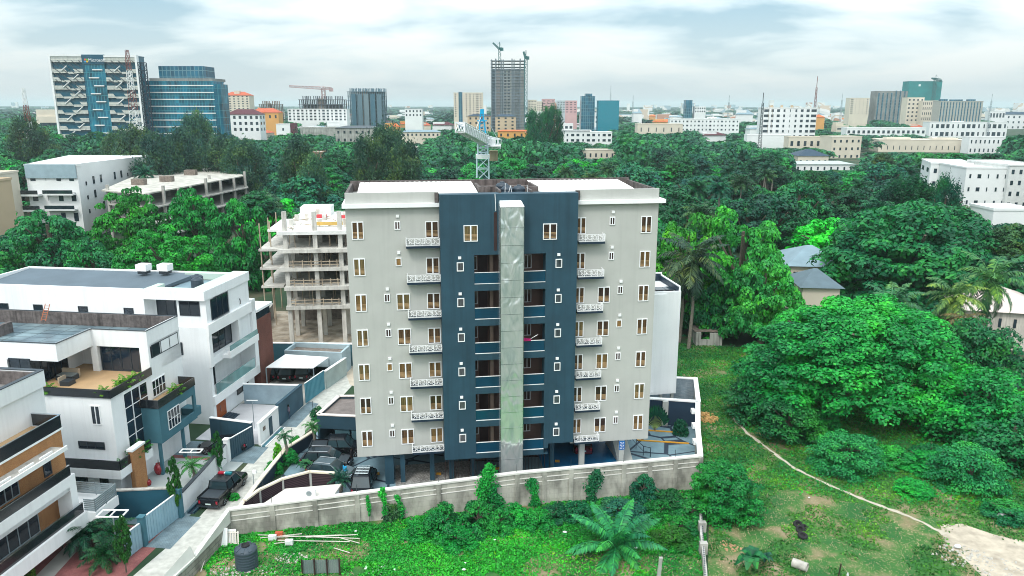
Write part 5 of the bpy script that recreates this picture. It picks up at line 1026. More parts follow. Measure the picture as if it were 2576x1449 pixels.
# --- the big crane behind the block
cr_ = thing('tower_crane', 'blue and white luffing crane rising behind the apartment roof', 'crane', (Yp(1215, 450, 150)[0], 150, 0))
wcp = plain('white_crane_paint', (.75, .77, .78), .5); bcp = plain('bright_blue_crane_paint', (.0, .33, .58), .45); mcp = plain('grey_blue_mast', (.50, .64, .70), .5)
xm = Yp(1215, 450, 150)[0]; zp = Yp(1215, 352, 150)[1]
q = MB(); lattice(q, (xm, 150, 0), (xm, 150, Yp(1215, 395, 150)[1]), 2.6, 2.3, 11, .13, up=(0, 1, 0)); lattice(q, (xm, 150, Yp(1215, 395, 150)[1]), (xm, 150, zp - .6), 1.9, 1.9, 3, .12, up=(0, 1, 0)); q.obj('mast', mcp, cr_)
q = MB(); zz = Yp(1215, 395, 150)[1]; q.box(xm - 1.3, xm + 1.3, 148.8, 151.2, zz - .3, zz + .5).box(xm - .7, xm + .9, 149.2, 150.8, zp - 1.0, zp + .3); q.obj('slewing_ring', wcp, cr_)
pe = Yp(1157, 320, 122); ps_ = (xm, 149, zp + .2); q = MB(); lattice(q, ps_, (pe[0], 122, pe[1]), 1.7, 1.5, 9, .10); q.obj('jib', wcp, cr_)
ja, jb = Vector(ps_), Vector((pe[0], 122, pe[1])); dj = (jb - ja).normalized(); sj = dj.cross(Vector((0, 0, 1))).normalized(); uj = sj.cross(dj); q = MB()
def _jq(c_, a, b_): return tuple(c_ + sj * a + uj * b_)
q.hull([[_jq(ja, -.85, -.62), _jq(ja, .85, -.62), _jq(ja, .85, -.55), _jq(ja, -.85, -.55)], [_jq(jb, -.75, -.62), _jq(jb, .75, -.62), _jq(jb, .75, -.55), _jq(jb, -.75, -.55)]])
q.hull([[_jq(ja, -.80, -.5), _jq(ja, -.75, -.5), _jq(ja, -.75, .5), _jq(ja, -.80, .5)], [_jq(jb, -.75, -.5), _jq(jb, -.7, -.5), _jq(jb, -.7, .5), _jq(jb, -.75, .5)]]); q.obj('jib_panel', wcp, cr_)
zt = Yp(1213, 281, 150)[1]; q = MB()
for sx in (-.75, .75):
    for sy in (-.6, .6): q.tube((xm + sx, 150 + sy, zp), (xm + sx * .25 - .15, 150 + sy * .3, zt), .14, n=5)
for k in range(1, 7):
    f_ = k / 7; zz = zp + (zt - zp) * f_; s_ = .75 * (1 - .75 * f_); q.tube((xm - s_, 149.6, zz), (xm + s_, 149.6, zz), .06, n=4).tube((xm - s_, 150.4, zz), (xm + s_, 149.6, zz + .5), .05, n=4)
q.box(xm - .45, xm + .3, 149.6, 150.4, zt - .4, zt + .5); q.box(xm - 1.0, xm + .8, 149.4, 150.6, zp + (zt - zp) * .66, zp + (zt - zp) * .7); q.obj('a_frame', bcp, cr_)
e1 = Yp(1254, 352, 156); e2 = Yp(1229, 342, 151); q = MB(); q.tube((xm, 150, zt), (e1[0], 156, e1[1]), .06, n=4).tube((xm, 150, zt), (e2[0], 151, e2[1]), .06, n=4).tube((xm - .3, 150, zt - 1), tuple(ja + (jb - ja) * .45), .05, n=4); q.obj('stay_cable', wcp, cr_)
ce = Yp(1250, 362, 156); q = MB(); lattice(q, (xm, 150.5, zp), (ce[0], 156, ce[1]), 1.6, 1.8, 4, .1); q.box(xm + .7, ce[0] + .8, 151.5, 156, ce[1] - .3, ce[1] - .1)
for k in range(5): q.tube((xm + .8 + k * .55, 151.6, ce[1] - .1), (xm + .8 + k * .55, 151.6, ce[1] + 1.1), .05, n=4)
q.tube((xm + .8, 151.6, ce[1] + 1.1), (xm + 3.2, 151.6, ce[1] + 1.1), .05, n=4); q.box(xm + .9, xm + 2.3, 152, 153.4, ce[1] - .1, ce[1] + 1.2); q.obj('machinery_deck', wcp, cr_)
q = MB(); q.box(xm + .45, xm + .75, 149.2, 150.4, zp + .1, zp + 1.2); q.obj('cab', wpaint, cr_)
cw = Yp(1243, 378, 157); q = MB(); q.box(cw[0] - .95, cw[0] + .75, 156, 158, cw[1] - 2.1, cw[1] - .1); q.obj('counterweight', plain('tan_counterweight', (.30, .25, .16), .9, streak=.4), cr_)
KEEP.append((1155, 1262, 275, 440, 150))
# ================================================================ vegetation
RNG = np.random.default_rng(11)
def qmesh(name, quads):
    """quads: (n, 4, 3) float array -> mesh of separate faces"""
    n = len(quads); me = bpy.data.meshes.new(name); me.vertices.add(n * 4); me.vertices.foreach_set('co', quads.reshape(-1).astype(np.float32))
    me.loops.add(n * 4); me.loops.foreach_set('vertex_index', np.arange(n * 4, dtype=np.int32)); me.polygons.add(n)
    me.polygons.foreach_set('loop_start', np.arange(n, dtype=np.int32) * 4)
    try: me.polygons.foreach_set('loop_total', np.full(n, 4, dtype=np.int32))
    except Exception: pass
    me.update(calc_edges=True); return me
def unit(v): return v / np.maximum(1e-6, np.linalg.norm(v, axis=-1, keepdims=True))
def leaves(c, nrm, size, aspect=.6, rng=RNG):
    n = len(c); r = rng.normal(size=(n, 3)); a = unit(np.cross(nrm, r)); b = np.cross(nrm, a); s = np.asarray(size).reshape(-1, 1)
    fold = nrm * s * .18
    return np.stack([c - a * s, c - b * s * aspect + fold, c + a * s, c + b * s * aspect + fold], 1)
def crown(seed, ncl, nl, leaf, clr=(.20, .34), flat=1., zmin=-.45, low=.2, lumpy=.18, clflat=.62, spread=.35):
    """unit crown: leaf clumps over an uneven dome; each clump a dome of leaves, gaps left between"""
    r = np.random.default_rng(seed); d = unit(r.normal(size=(ncl * 3, 3))); d = d[d[:, 2] > zmin][:ncl]
    lob = unit(r.normal(size=(5, 3))); bulge = 1 + lumpy * np.max(d @ lob.T, axis=1) - lumpy * .5
    cc = d * (r.uniform(.72, 1.0, len(d)) * bulge)[:, None]; rad = r.uniform(clr[0], clr[1], len(d))
    inner = int(ncl * low); cc[:inner] *= r.uniform(.35, .8, (inner, 1))
    per = np.maximum(4, (nl * rad ** 2 / np.sum(rad ** 2)).astype(int)); idx = np.repeat(np.arange(len(d)), per); n = len(idx)
    v = unit(r.normal(size=(n, 3)) + np.array([0, 0, .55])); v[:, 2] = np.where(v[:, 2] < -.35, -v[:, 2], v[:, 2])
    rr_ = (r.uniform(.55, 1.0, n) ** .6)[:, None]; p = cc[idx] + v * rad[idx][:, None] * rr_ * np.array([1, 1, clflat]); p[:, 2] *= flat; p[:, 2] /= p[:, 2].max() * 1.02; p[:, :2] /= np.percentile(np.hypot(p[:, 0], p[:, 1]), 98)
    nr = unit(v * .8 + r.normal(size=(n, 3)) * spread + np.array([0, 0, .35]))
    return leaves(p, nr, r.uniform(.7, 1.3, n) * leaf, .62, r)
def wispy(seed, n, leaf):
    """casuarina: drooping fine tufts on rising limbs"""
    r = np.random.default_rng(seed); k = 46; a = r.uniform(0, 6.28, k); h = r.uniform(-.75, .95, k); R = np.sqrt(np.maximum(.05, 1 - h ** 2)) * r.uniform(.3, .95, k)
    cc = np.stack([R * np.cos(a), R * np.sin(a), h], 1); idx = r.integers(0, k, n); p = cc[idx] + r.normal(size=(n, 3)) * np.array([.13, .13, .15])
    nr = unit(r.normal(size=(n, 3)) * np.array([1, 1, .3])); ax = unit(r.normal(size=(n, 3)) + np.array([0, 0, .3])); b = unit(np.cross(nr, ax)); s = (r.uniform(.7, 1.4, n) * leaf)[:, None]
    return np.stack([p - ax * s, p - b * s * .3, p + ax * s, p + b * s * .3], 1)
def frond(r, az, el, L_, droop, nl, lw, ll, V=.35):
    """one palm leaf: arching spine, leaflets hanging either side"""
    q = []; t_ = np.linspace(0, 1, nl + 1); ca, sa = math.cos(az), math.sin(az)
    e = el - droop * t_ ** 1.3; dx = np.cos(e) * L_ / nl; dz = np.sin(e) * L_ / nl; X = np.concatenate([[0], np.cumsum(dx[:-1])]); Z = np.concatenate([[0], np.cumsum(dz[:-1])])
    P_ = np.stack([X * ca, X * sa, Z], 1); side = np.array([-sa, ca, 0.])
    for i in range(nl):
        w = .012 * L_ * (1 - .7 * i / nl) + .004; q.append([P_[i] - side * w, P_[i + 1] - side * w, P_[i + 1] + side * w, P_[i] + side * w])
    for i in range(2, nl + 1):
        f_ = i / nl; l_ = ll * L_ * math.sin(math.pi * min(1, .12 + f_ * .9)) ** .7; fwd = P_[i] - P_[i - 1]; fwd = fwd / np.linalg.norm(fwd)
        for s_ in (-1, 1):
            for _ in range(2):
                d = side * s_ + fwd * (.55 + r.uniform(-.1, .15)) + np.array([0, 0, r.uniform(-.75, V)]); d = d / np.linalg.norm(d); b = P_[i] - fwd * L_ / nl * (.5 * _); tip = b + d * l_ + np.array([0, 0, -.25 * l_]); m_ = b + d * l_ * .5
                wv = fwd * lw * L_ / nl; q.append([b, m_ - wv, tip, m_ + wv])
    return q
def palm_mesh(seed, nf, L_=1., droop=1.6, nl=12, ll=.22, lw=.33, elr=(-.3, 1.35), V=.1):
    r = np.random.default_rng(seed); q = []
    for i in range(nf):
        f_ = i / nf; el = elr[1] - (elr[1] - elr[0]) * f_ + r.uniform(-.12, .12); q += frond(r, i * 2.399 + r.uniform(-.2, .2), el, L_ * r.uniform(.85, 1.1), droop * (.75 + .4 * r.random()), nl, lw, ll, V)
    return qmesh('fronds', np.array(q))
def folmat(name, tint=1., yellow=(.9, 1.25, .5), trans=.22):
    m, t = newmat(name); o = t.nodes.new("ShaderNodeOutputMaterial"); p = t.nodes.new("ShaderNodeBsdfPrincipled"); p.inputs['Roughness'].default_value = .5; p.inputs['Specular IOR Level'].default_value = .3
    tr = t.nodes.new("ShaderNodeBsdfTranslucent"); ms = t.nodes.new("ShaderNodeMixShader"); ms.inputs[0].default_value = trans
    oi = t.nodes.new("ShaderNodeObjectInfo"); g = t.nodes.new("ShaderNodeNewGeometry")
    c = mix(t, 1, oi.outputs['Color'], ramp(t, g.outputs['Random Per Island'], [(0, (.45, .55, .6)), (.5, (1, 1, 1)), (.85, (1.35, 1.2, 1.0)), (1, (2.2, 1.6, .9))]), 'MULTIPLY')
    c = mix(t, 1, c, ramp(t, noise(t, .22, 4), [(.36, (.5, .68, .85)), (.52, (1, 1, 1)), (.66, (1.9, 1.35, .75))]), 'MULTIPLY')
    c = mix(t, 1, c, ramp(t, noise(t, .035, 3), [(.38, (.6, .72, .85)), (.5, (1, 1, 1)), (.62, (1.6, 1.35, .9))]), 'MULTIPLY')
    t.links.new(c, p.inputs['Base Color']); t.links.new(c, tr.inputs[0]); t.links.new(p.outputs[0], ms.inputs[1]); t.links.new(tr.outputs[0], ms.inputs[2]); t.links.new(ms.outputs[0], o.inputs[0]); return m
fol = folmat('foliage'); palmf = folmat('palm_foliage', trans=.15)
bark = plain('bark', (.10, .085, .065), .95, var=.3, sc=4); palmbark = plain('palm_bark', (.20, .18, .15), .95, var=.3, sc=6)
BRIGHT, GREEN, MID, DEEP, TEAL, OLIVE, BROWN, LIME = (.014, .42, .05), (.010, .30, .06), (.012, .205, .065), (.009, .135, .065), (.014, .16, .095), (.04, .14, .05), (.05, .155, .10), (.10, .5, .02)
def usem(me, m): me.materials.clear(); me.materials.append(m); return me
CR = [usem(qmesh('crown', crown(s, 110, 9000, .050)), fol) for s in (1, 2, 3)] + [usem(qmesh('crown', crown(4, 90, 8000, .055, flat=.8, zmin=-.15, clflat=.4)), fol), usem(qmesh('crown', crown(5, 130, 9000, .048, lumpy=.5)), fol)]
WI = [usem(qmesh('crown', wispy(s, 12000, .06)), fol) for s in (6, 7)]
PL = [usem(palm_mesh(s, 26), palmf) for s in (8, 9)]
def trunk_mesh(seed, n=5):
    r = random.Random(seed); q = MB(); q.tube((0, 0, 0), (.015, .01, .45), .055, .038, 7).tube((.015, .01, .45), (.0, .0, .8), .038, .02, 6)
    for i in range(n): a = i * 6.28 / n + r.random(); q.tube((.015, .01, .3 + .05 * i), (math.cos(a) * .3, math.sin(a) * .3, .72 + .1 * r.random()), .024, .008, 5)
    me = q.mesh('trunk'); me.materials.append(bark); return me
TR = [trunk_mesh(s) for s in (1, 2)]
_q = MB(); _q.tube((0, 0, 0), (.02, 0, .5), .022, .016, 7).tube((.02, 0, .5), (0, 0, 1), .016, .014, 7); PT = _q.mesh('trunk'); PT.materials.append(palmbark)
def tree(x, y, h, r, col, label, group=None, kind='leafy', v=0, cat='tree', name='tree', rz=None, hc=None, ry=None, low=None):
    o = thing(name, label, cat, (x, y, 0), RNG.uniform(0, 6.28) if rz is None else rz, group=group)
    if kind == 'palm':
        link('trunk', PT, None, o, scale=(h * .8, h * .8, h * .93)); link('fronds', PL[v % 2], None, o, (0, 0, h * .92), scale=r, color=col)
    elif kind == 'wispy':
        link('trunk', TR[v % 2], None, o, scale=(h * .55, h * .55, h)); link('crown', WI[v % 2], None, o, (0, 0, h * .62), scale=(r, r, h * .36), color=col)
    else:
        hc = hc or min(h * .62, r * .95); link('trunk', TR[v % 2], None, o, scale=(r * 2.2, r * 2.2, h)); link('crown', CR[v % 5], None, o, (0, 0, h - hc), scale=(r, ry or r, hc), color=col)
    return o
def at_top(px, pt, Y): x, z = Yp(px, pt, Y); return x, Y, z
def big(name_, seed, ncl, nl, leaf, px, pt, Y, r, col, label, ry=None, hc=None, kw={}, cat='tree', nm='tree', h=None):
    x, y, z = at_top(px, pt, Y); z = h or z; hc = hc or z * .7
    me = usem(qmesh('crown', crown(seed, ncl, nl, leaf, **kw)), fol); o = thing(nm, label, cat, (x, y, 0)); link('trunk', TR[0], None, o, scale=(r * 1.6, r * 1.6, z)); link('crown', me, None, o, (0, 0, z - hc), scale=(r, ry or r, hc), color=col); foot(x - r * .8, x + r * .8, y - r * .8, y + r * .8); return o
# --- trees one can single out, near to far
big('a', 31, 560, 95000, .0185, 2135, 742, 82, 12.8, (.012, .29, .065), 'huge round spreading bright green tree on the grass slope at the right', ry=9.5, hc=9.5, kw=dict(clr=(.08, .17), zmin=-.2, lumpy=.22, low=.12))
big('b', 32, 260, 34000, .030, 2310, 515, 122, 15.5, MID, 'vast feathery dark green tree with drooping layers above the palms at the right', ry=10, hc=13, kw=dict(clr=(.12, .24), clflat=.6, zmin=-.3))
big('c', 33, 200, 26000, .030, 1875, 515, 112, 7.8, (.035, .36, .05), 'tall broad leaved tree with yellow green top beside the long trunked palm', hc=14, kw=dict(clr=(.10, .2), lumpy=.4))
big('c', 34, 150, 18000, .034, 1740, 528, 118, 6.8, (.04, .30, .03), 'yellow green crowned tree touching the right end of the apartment block', hc=13, kw=dict(clr=(.12, .22), lumpy=.4))
big('c', 35, 150, 16000, .036, 1930, 640, 106, 5.6, (.03, .32, .07), 'lower leafy tree hiding the left end of the blue grey house roof', hc=10, kw=dict(clr=(.12, .22)))
big('c', 36, 120, 14000, .036, 1800, 700, 112, 5.4, MID, 'dark leafy tree under the yellow green crowns near the long trunked palm', hc=11, kw=dict(clr=(.12, .22)))
big('d', 37, 170, 20000, .032, 112, 522, 140, 9.5, MID, 'large dark green tree behind the farthest white house at the left edge', hc=13, kw=dict(clr=(.12, .22), clflat=.45))
big('d', 38, 150, 17000, .034, 320, 470, 150, 8.2, (.02, .25, .035), 'yellowish green tree in front of the raw concrete decks, left', hc=13, kw=dict(clr=(.12, .22), clflat=.5))
big('d', 39, 140, 16000, .034, 482, 470, 152, 6.4, (.010, .27, .05), 'bright green tree under the right part of the raw concrete decks', hc=13, kw=dict(clr=(.12, .22)))
big('d', 40, 150, 17000, .034, 605, 495, 142, 6.4, (.010, .24, .05), 'tall green tree just left of the white decked concrete frame', hc=14, kw=dict(clr=(.12, .22)))
big('d', 41, 170, 22000, .030, 420, 562, 122, 8.8, (.014, .29, .04), 'broad bright green tree right behind the farthest white house roof', ry=6, hc=10, kw=dict(clr=(.10, .2)))
big('d', 42, 120, 13000, .036, 225, 600, 128, 5.6, MID, 'mid green tree filling the gap between the two big trees at the left', hc=10)
big('e', 43, 150, 20000, .032, 1825, 1170, 59.6, 3.4, (.012, .25, .05), 'round dense tree at the right corner of the boundary wall', hc=3.4, kw=dict(clr=(.14, .24)))
big('e', 44, 160, 20000, .032, 2135, 1090, 67.5, 3.6, (.016, .25, .09), 'soft feathery bush left of the pale path, under the huge round tree', ry=3, hc=3.4, kw=dict(clflat=.5), cat='bush', nm='bush')
big('e', 45, 140, 16000, .032, 2450, 1118, 64, 3.5, (.016, .26, .095), 'feathery blue green bush at the right above the sandy clearing', ry=3.2, hc=4.0, kw=dict(clflat=.5), cat='bush', nm='bush')
big('e', 46, 120, 13000, .036, 2480, 800, 84, 5.0, DEEP, 'leafy dark tree in front of the pinkish roofed house at the right', hc=6)
big('e', 47, 150, 17000, .034, 2480, 925, 75, 6.5, GREEN, 'wide bright bush mass at the right edge right of the huge round tree', ry=6, hc=5.4, cat='bush', nm='bush')
big('e', 48, 120, 13000, .036, 2560, 1050, 69, 5.5, MID, 'shaded green thicket at the right edge below the wide bright bush mass', ry=5, hc=4.6, cat='bush', nm='bush')
big('e', 49, 90, 9000, .042, 1905, 950, 80, 3.6, (.012, .16, .05), 'low leafy bush at the left foot of the huge round tree', hc=3.4, cat='bush', nm='bush')
big('e', 50, 90, 9000, .042, 1990, 1010, 74, 3.4, (.010, .15, .045), 'low bush in front of the huge round tree beside the start of the path', hc=2.6, cat='bush', nm='bush')
def gpx(px, py): return G(px, py, 0)
def wob(px0, py0, R_, H_, col, lb, v=0, cat='bush'):
    x, y = gpx(px0, py0); tree(x, y, H_, R_, col, lb, None, 'leafy', v, cat, 'bush', hc=H_ * .85)
wob(1965, 1020, 2.2, 1.9, (.014, .22, .07), 'leafy bush at the shaded edge left under the huge round tree', 3)
wob(2060, 1070, 2.4, 1.9, (.014, .24, .08), 'feathery shrub above the left feathery bush', 2)
wob(2240, 1165, 2.2, 1.6, (.014, .24, .07), 'shrub right of the left feathery bush, near the tree shade', 1)
wob(1900, 985, 2.0, 1.6, (.016, .26, .05), 'light green bush at the left of the huge tree foot', 4)
wob(2340, 1150, 2.0, 1.4, (.012, .2, .06), 'shrub in the gap between the feathery bushes', 0)
wob(2300, 1240, 1.7, 1.2, GREEN, 'low bush between the two feathery bushes above the path', 1)
wob(2020, 1110, 1.2, 1.0, (.01, .14, .05), 'small bush touching the path below its start', 2)
wob(2330, 1180, 2.6, 1.6, GREEN, 'low shrub right of the left feathery bush', 3)
wob(2540, 1300, 2.2, 1.3, MID, 'shrub at the right edge just above the white sack', 0)
wob(1925, 1060, 1.3, 1.2, (.016, .25, .04), 'bush beside the upper end of the pale path', 1)
# bushes and creepers along the long wall
for (px, py, R_, H_, c_, lb) in ((1055, 1345, 1.6, 1.5, (.01, .26, .05), 'low creeper mound left of the creeper bush pair'), (1155, 1365, 1.8, 1.3, (.01, .28, .05), 'green mound in front of the creeper bush pair'), (1255, 1330, 1.5, 1.9, (.01, .22, .06), 'creeper hump right under the tall creeper tuft'), (1350, 1318, 1.6, 1.3, (.012, .27, .05), 'light green mound below the mirror shaft'), (1450, 1300, 1.5, 1.5, (.01, .22, .07), 'creeper mound left of the long blue green grass'), (1600, 1310, 1.7, 1.2, (.02, .20, .10), 'blue green grass hump behind the oil palm tips'), (1655, 1300, 1.5, 1.6, (.014, .28, .04), 'light green shrub behind the yellow green shrub'), (1715, 1335, 1.4, 1.2, (.012, .24, .05), 'low green mound next to the low block wall'), (1110, 1340, 2.1, 2.5, (.009, .21, .05), 'large creeper bush against the boundary wall, left one of the pair'), (1205, 1330, 1.9, 2.6, (.009, .20, .055), 'large creeper bush against the boundary wall, right one of the pair'), (1300, 1310, 1.6, 1.5, GREEN, 'creeper covered mound right of the creeper bush pair'), (1400, 1300, 1.6, 1.2, (.008, .13, .05), 'low green mound by the wall in front of the mirror shaft'), (1560, 1290, 2.2, 1.1, (.03, .20, .11), 'mound of long blue green grass behind the oil palm'), (1620, 1255, 1.3, 2.5, (.014, .19, .09), 'blue green shrub leaning on the boundary wall'), (1680, 1275, 2.0, 1.5, (.01, .15, .035), 'yellow flecked shrub right of the blue green shrub'), (1740, 1300, 1.7, 1.6, MID, 'dark shrub left of the round corner tree'), (1690, 1360, 1.8, 1.1, (.03, .20, .02), 'yellow green shrub right of the oil palm')):
    x, y = gpx(px, py); yw = 55.75 + (x + 22.85) * .1985; y = min(y, yw - R_ * .55) ; tree(x, y, H_, R_, c_, lb, None, 'leafy', int(px) % 5, 'bush', 'bush', hc=H_ * .9)
for (px, zt, zb, w_, n_, c_, lb) in ((968, 3.0, .6, .28, 500, BRIGHT, 'hanging creeper strand on the weathered wall, nearer the left end'), (930, 2.4, .7, .18, 300, BRIGHT, 'short hanging creeper strand on the weathered wall'), (985, 1.5, 0, .7, 700, OLIVE, 'thin brownish creeper low on the boundary wall'), (1005, 2.2, 0, .35, 500, GREEN, 'green creeper tongue right of the brownish creeper'), (1222, 4.4, 0, .75, 2600, BRIGHT, 'tall creeper tuft topping the boundary wall right of the creeper bushes'), (1345, 2.6, 0, .5, 1100, GREEN, 'narrow creeper on the boundary wall below the mirror shaft'), (1505, 2.9, 0, .7, 2000, (.01, .17, .06), 'slim upright bush climbing the boundary wall'), (1245, 2.4, 0, .8, 1600, GREEN, 'creeper curtain beside the tall creeper tuft')):
    r = np.random.default_rng(int(px)); x = (px - 1288) / 1922.2 * 64; yw = 55.75 + (x + 22.85) * .1985 - .22
    f_ = r.uniform(0, 1, n_); zz = zb + (zt - zb) * f_; cen = x + .35 * w_ * np.sin(f_ * 5 + px); ww_ = w_ * (.35 + .65 * np.abs(np.sin(f_ * 4.2 + px * .3)))
    P_ = np.stack([cen + r.normal(size=n_) * ww_ * .45, yw - np.abs(r.normal(size=n_)) * w_ * .4 + (cen - x) * .2, zz + r.normal(size=n_) * .06], 1); P_[:, 2] = np.maximum(.02, P_[:, 2])
    o = thing('creeper', lb, 'creeper', (x, yw, 0)); link('foliage', usem(qmesh('foliage', leaves(P_ - np.array([x, yw, 0]), unit(np.array([0, -.8, .5]) + r.normal(size=(n_, 3)) * .5), r.uniform(.06, .13, n_), .7, r)), fol), None, o, color=c_); q = MB(); q.tube((0, 0, 0), (.05, 0, zt * .9), .02, n=4); link('stem', q.mesh('stem'), bark, o)
# palms one can single out
def palm(px, pc, Y, r, label, col=TEAL, nf=24, L_=None, seed=1, droop=1.5, z0=None, trunk=True, elr=(-.4, 1.35), nl=16, name='palm_tree', ll=.2):
    x, z = Yp(px, pc, Y); o = thing(name, label, 'palm', (x, Y, 0)); me = usem(palm_mesh(seed, nf, droop=droop, nl=nl, elr=elr, ll=ll), palmf)
    if trunk: link('trunk', PT, None, o, scale=(min(14, 8 + z * .4), min(14, 8 + z * .4), z))
    link('fronds', me, None, o, (0, 0, z), scale=r, color=col); foot(x - 3, x + 3, Y - 3, Y + 3); return o
palm(1745, 655, 105, 6.2, 'tall oil palm with hanging dry leaves right of the apartment block', (.035, .085, .055), 30, seed=61, elr=(-1.1, 1.3))
palm(1718, 690, 108, 4.5, 'second palm half hidden behind the tall oil palm', (.035, .07, .05), 22, seed=62, elr=(-1.2, .9))
palm(2240, 768, 98, 5.0, 'grey green palm rising out of the huge round tree', (.04, .17, .10), 24, seed=63)
palm(2402, 745, 92, 4.6, 'leaning palm with dry skirt left of the pool', (.07, .19, .08), 28, seed=64, elr=(-1.2, 1.3))
palm(2492, 705, 94, 5.2, 'tall palm with dry skirt in front of the pinkish roof', (.05, .19, .07), 28, seed=65, elr=(-1.2, 1.3))
palm(2430, 800, 88, 3.2, 'short dry palm between the two tall skirted palms', (.10, .10, .06), 20, seed=66, elr=(-1.2, .6))
x, y = gpx(1550, 1392); op = thing('oil_palm', 'young oil palm fanning out of the grass at the bottom of the view', 'palm', (x, y, 0)); link('fronds', usem(palm_mesh(70, 21, droop=1.15, nl=20, ll=.17, elr=(-.05, 1.3), lw=.42, V=-.1), palmf), None, op, (0, 0, .8), scale=4.3, color=(.03, .30, .10)); q = MB().tube((0, 0, 0), (0, 0, .9), .28, .22, 9); link('trunk', q.mesh('trunk'), palmbark, op)
# travellers palm in the court
x, y = 15.35, 76.2; tp_ = thing('travellers_palm', 'fan shaped travellers palm by the navy court wall', 'palm', (x, y, 0)); q = MB(); lf = []
for i in range(15):
    a = math.radians(-62 + 124 * i / 14); d = Vector((math.sin(a), 0, math.cos(a))); q.tube((0, 0, .3), tuple(d * 2.3), .05, .03, 4); b = d * 2.2; side = Vector((d.z, 0, -d.x))
    for s_ in (-1, 1):
        for k in range(4): p0 = b + d * (.42 * k); p1 = b + d * (.42 * (k + 1)); lf.append([p0, p0 + side * s_ * .30 + Vector((0, -.12, .05)), p1 + side * s_ * (.30 if k < 3 else .05) + Vector((0, -.12, .05)), p1])
link('stem', q.mesh('stem'), plain('pale_green_stem', (.30, .42, .12), .6), tp_); link('fronds', usem(qmesh('fronds', np.array([[tuple(v) for v in f] for f in lf])), palmf), None, tp_, color=(.008, .10, .05)); tp_.scale = (.44, .44, .78); q = MB().tube((0, 0, 0), (0, 0, .6), .25, .16, 8); link('trunk', q.mesh('trunk'), palmbark, tp_)
for (px, py, R_, H_, lb) in ((1712, 1092, .9, 1.7, 'dark bushy shrub right of the travellers palm'), (1745, 1008, .5, 1.2, 'potted shrub in the corner of the stone terrace')):
    x, y = gpx(px, py); tree(x, y, H_, R_, DEEP, lb, None, 'leafy', 1, 'shrub', 'shrub', hc=H_ * .8)
# banana and broad leaf plants at the bottom right
def banana(px, py, h, label, col=(.010, .15, .05), n=8, seed=0):
    r = random.Random(seed); x, y = gpx(px, py); o = thing('banana_plant', label, 'plant', (x, y, 0)); q = []
    for i in range(n):
        a = i * 2.4; el = r.uniform(.7, 1.35); L_ = h * r.uniform(.5, .75); p0 = np.array([0, 0, h * .45]); prev = None
        for k in range(6):
            f_ = k / 5; e = el - 1.1 * f_ ** 1.5; w = .16 * h * math.sin(math.pi * (.08 + .86 * f_)); c_ = p0 + np.array([math.cos(a) * L_ * f_ * math.cos(el - .3 * f_), math.sin(a) * L_ * f_ * math.cos(el - .3 * f_), L_ * f_ * math.sin(e)]); s_ = np.array([-math.sin(a), math.cos(a), 0]) * w
            if prev is not None: q.append([prev[0] - prev[1], prev[0] + 0 * prev[1], c_, c_ - s_ + [0, 0, .05]]); q.append([prev[0], prev[0] + prev[1], c_ + s_ + [0, 0, .05], c_])
            prev = (c_, s_)
    link('leaf_blades', usem(qmesh('leaf_blades', np.array(q)), palmf), None, o, color=col); q = MB().tube((0, 0, 0), (0, 0, h * .5), .1, .07, 7); link('stem', q.mesh('stem'), plain('banana_stem', (.14, .20, .06), .7) if 'banana_stem' not in MATS else MATS['banana_stem'], o)
banana(1885, 1440, 2.6, 'banana plant at the bottom edge right of the low block wall', seed=1); banana(1925, 1425, 1.4, 'big leaved taro clump beside the banana plant', (.02, .12, .07), 10, seed=2)
banana(770, 1192, 1.9, 'broad leaved plant by the louvred fence end', (.02, .14, .05), 8, seed=3); banana(862, 925, 2.4, 'banana clump by the lane end behind the turquoise gate', (.01, .11, .04), 9, seed=4); banana(838, 935, 2.0, 'smaller banana clump left of the lane end clump', (.012, .12, .04), 8, seed=5)
# mast trees and garden palms along the lane
colc = usem(qmesh('crown', crown(81, 90, 6000, .07, clr=(.18, .3), flat=1, zmin=-1, lumpy=.1)), fol)
def mast_tree(px, ptop, pbase, r, label, col=(.02, .13, .02)):
    x, y = gpx(px, pbase); z = Yp(px, ptop, y)[1]; o = thing('mast_tree', label, 'tree', (x, y, 0)); link('trunk', TR[0], None, o, scale=(1, 1, z * .8)); link('crown', colc, None, o, (0, 0, z * .56), scale=(r, r, z * .46), color=col)
mast_tree(447, 1152, 1302, .55, 'slim columnar tree with yellow flecks by the white lane wall'); mast_tree(318, 1300, 1440, .6, 'columnar tree at the light blue gate, bottom left'); mast_tree(552, 1086, 1190, .5, 'columnar tree beside the dark blue gate', (.01, .10, .025)); mast_tree(82, 1418, 1480, .35, 'small yellow green cone shrub at the bottom left edge', (.05, .14, .01))
palm(482, 1172, 64.5, 1.5, 'small royal palm behind the white lane wall', (.01, .12, .045), 14, seed=82, droop=1.9); palm(213, 1345, 53.3, 2.5, 'dark bushy palm in the red paved yard, bottom left', (.008, .075, .04), 26, seed=83, droop=1.7); palm(285, 1340, 53.8, 2.0, 'garden palm right of the dark bushy palm, bottom left', (.008, .10, .04), 22, seed=84, droop=1.8); palm(230, 1295, 56.5, 1.8, 'upright garden palm nearest the slatted balcony', (.006, .08, .04), 18, seed=85); palm(262, 1395, 51.5, 2.0, 'low garden palm at the bottom edge', (.008, .085, .03), 22, seed=86)
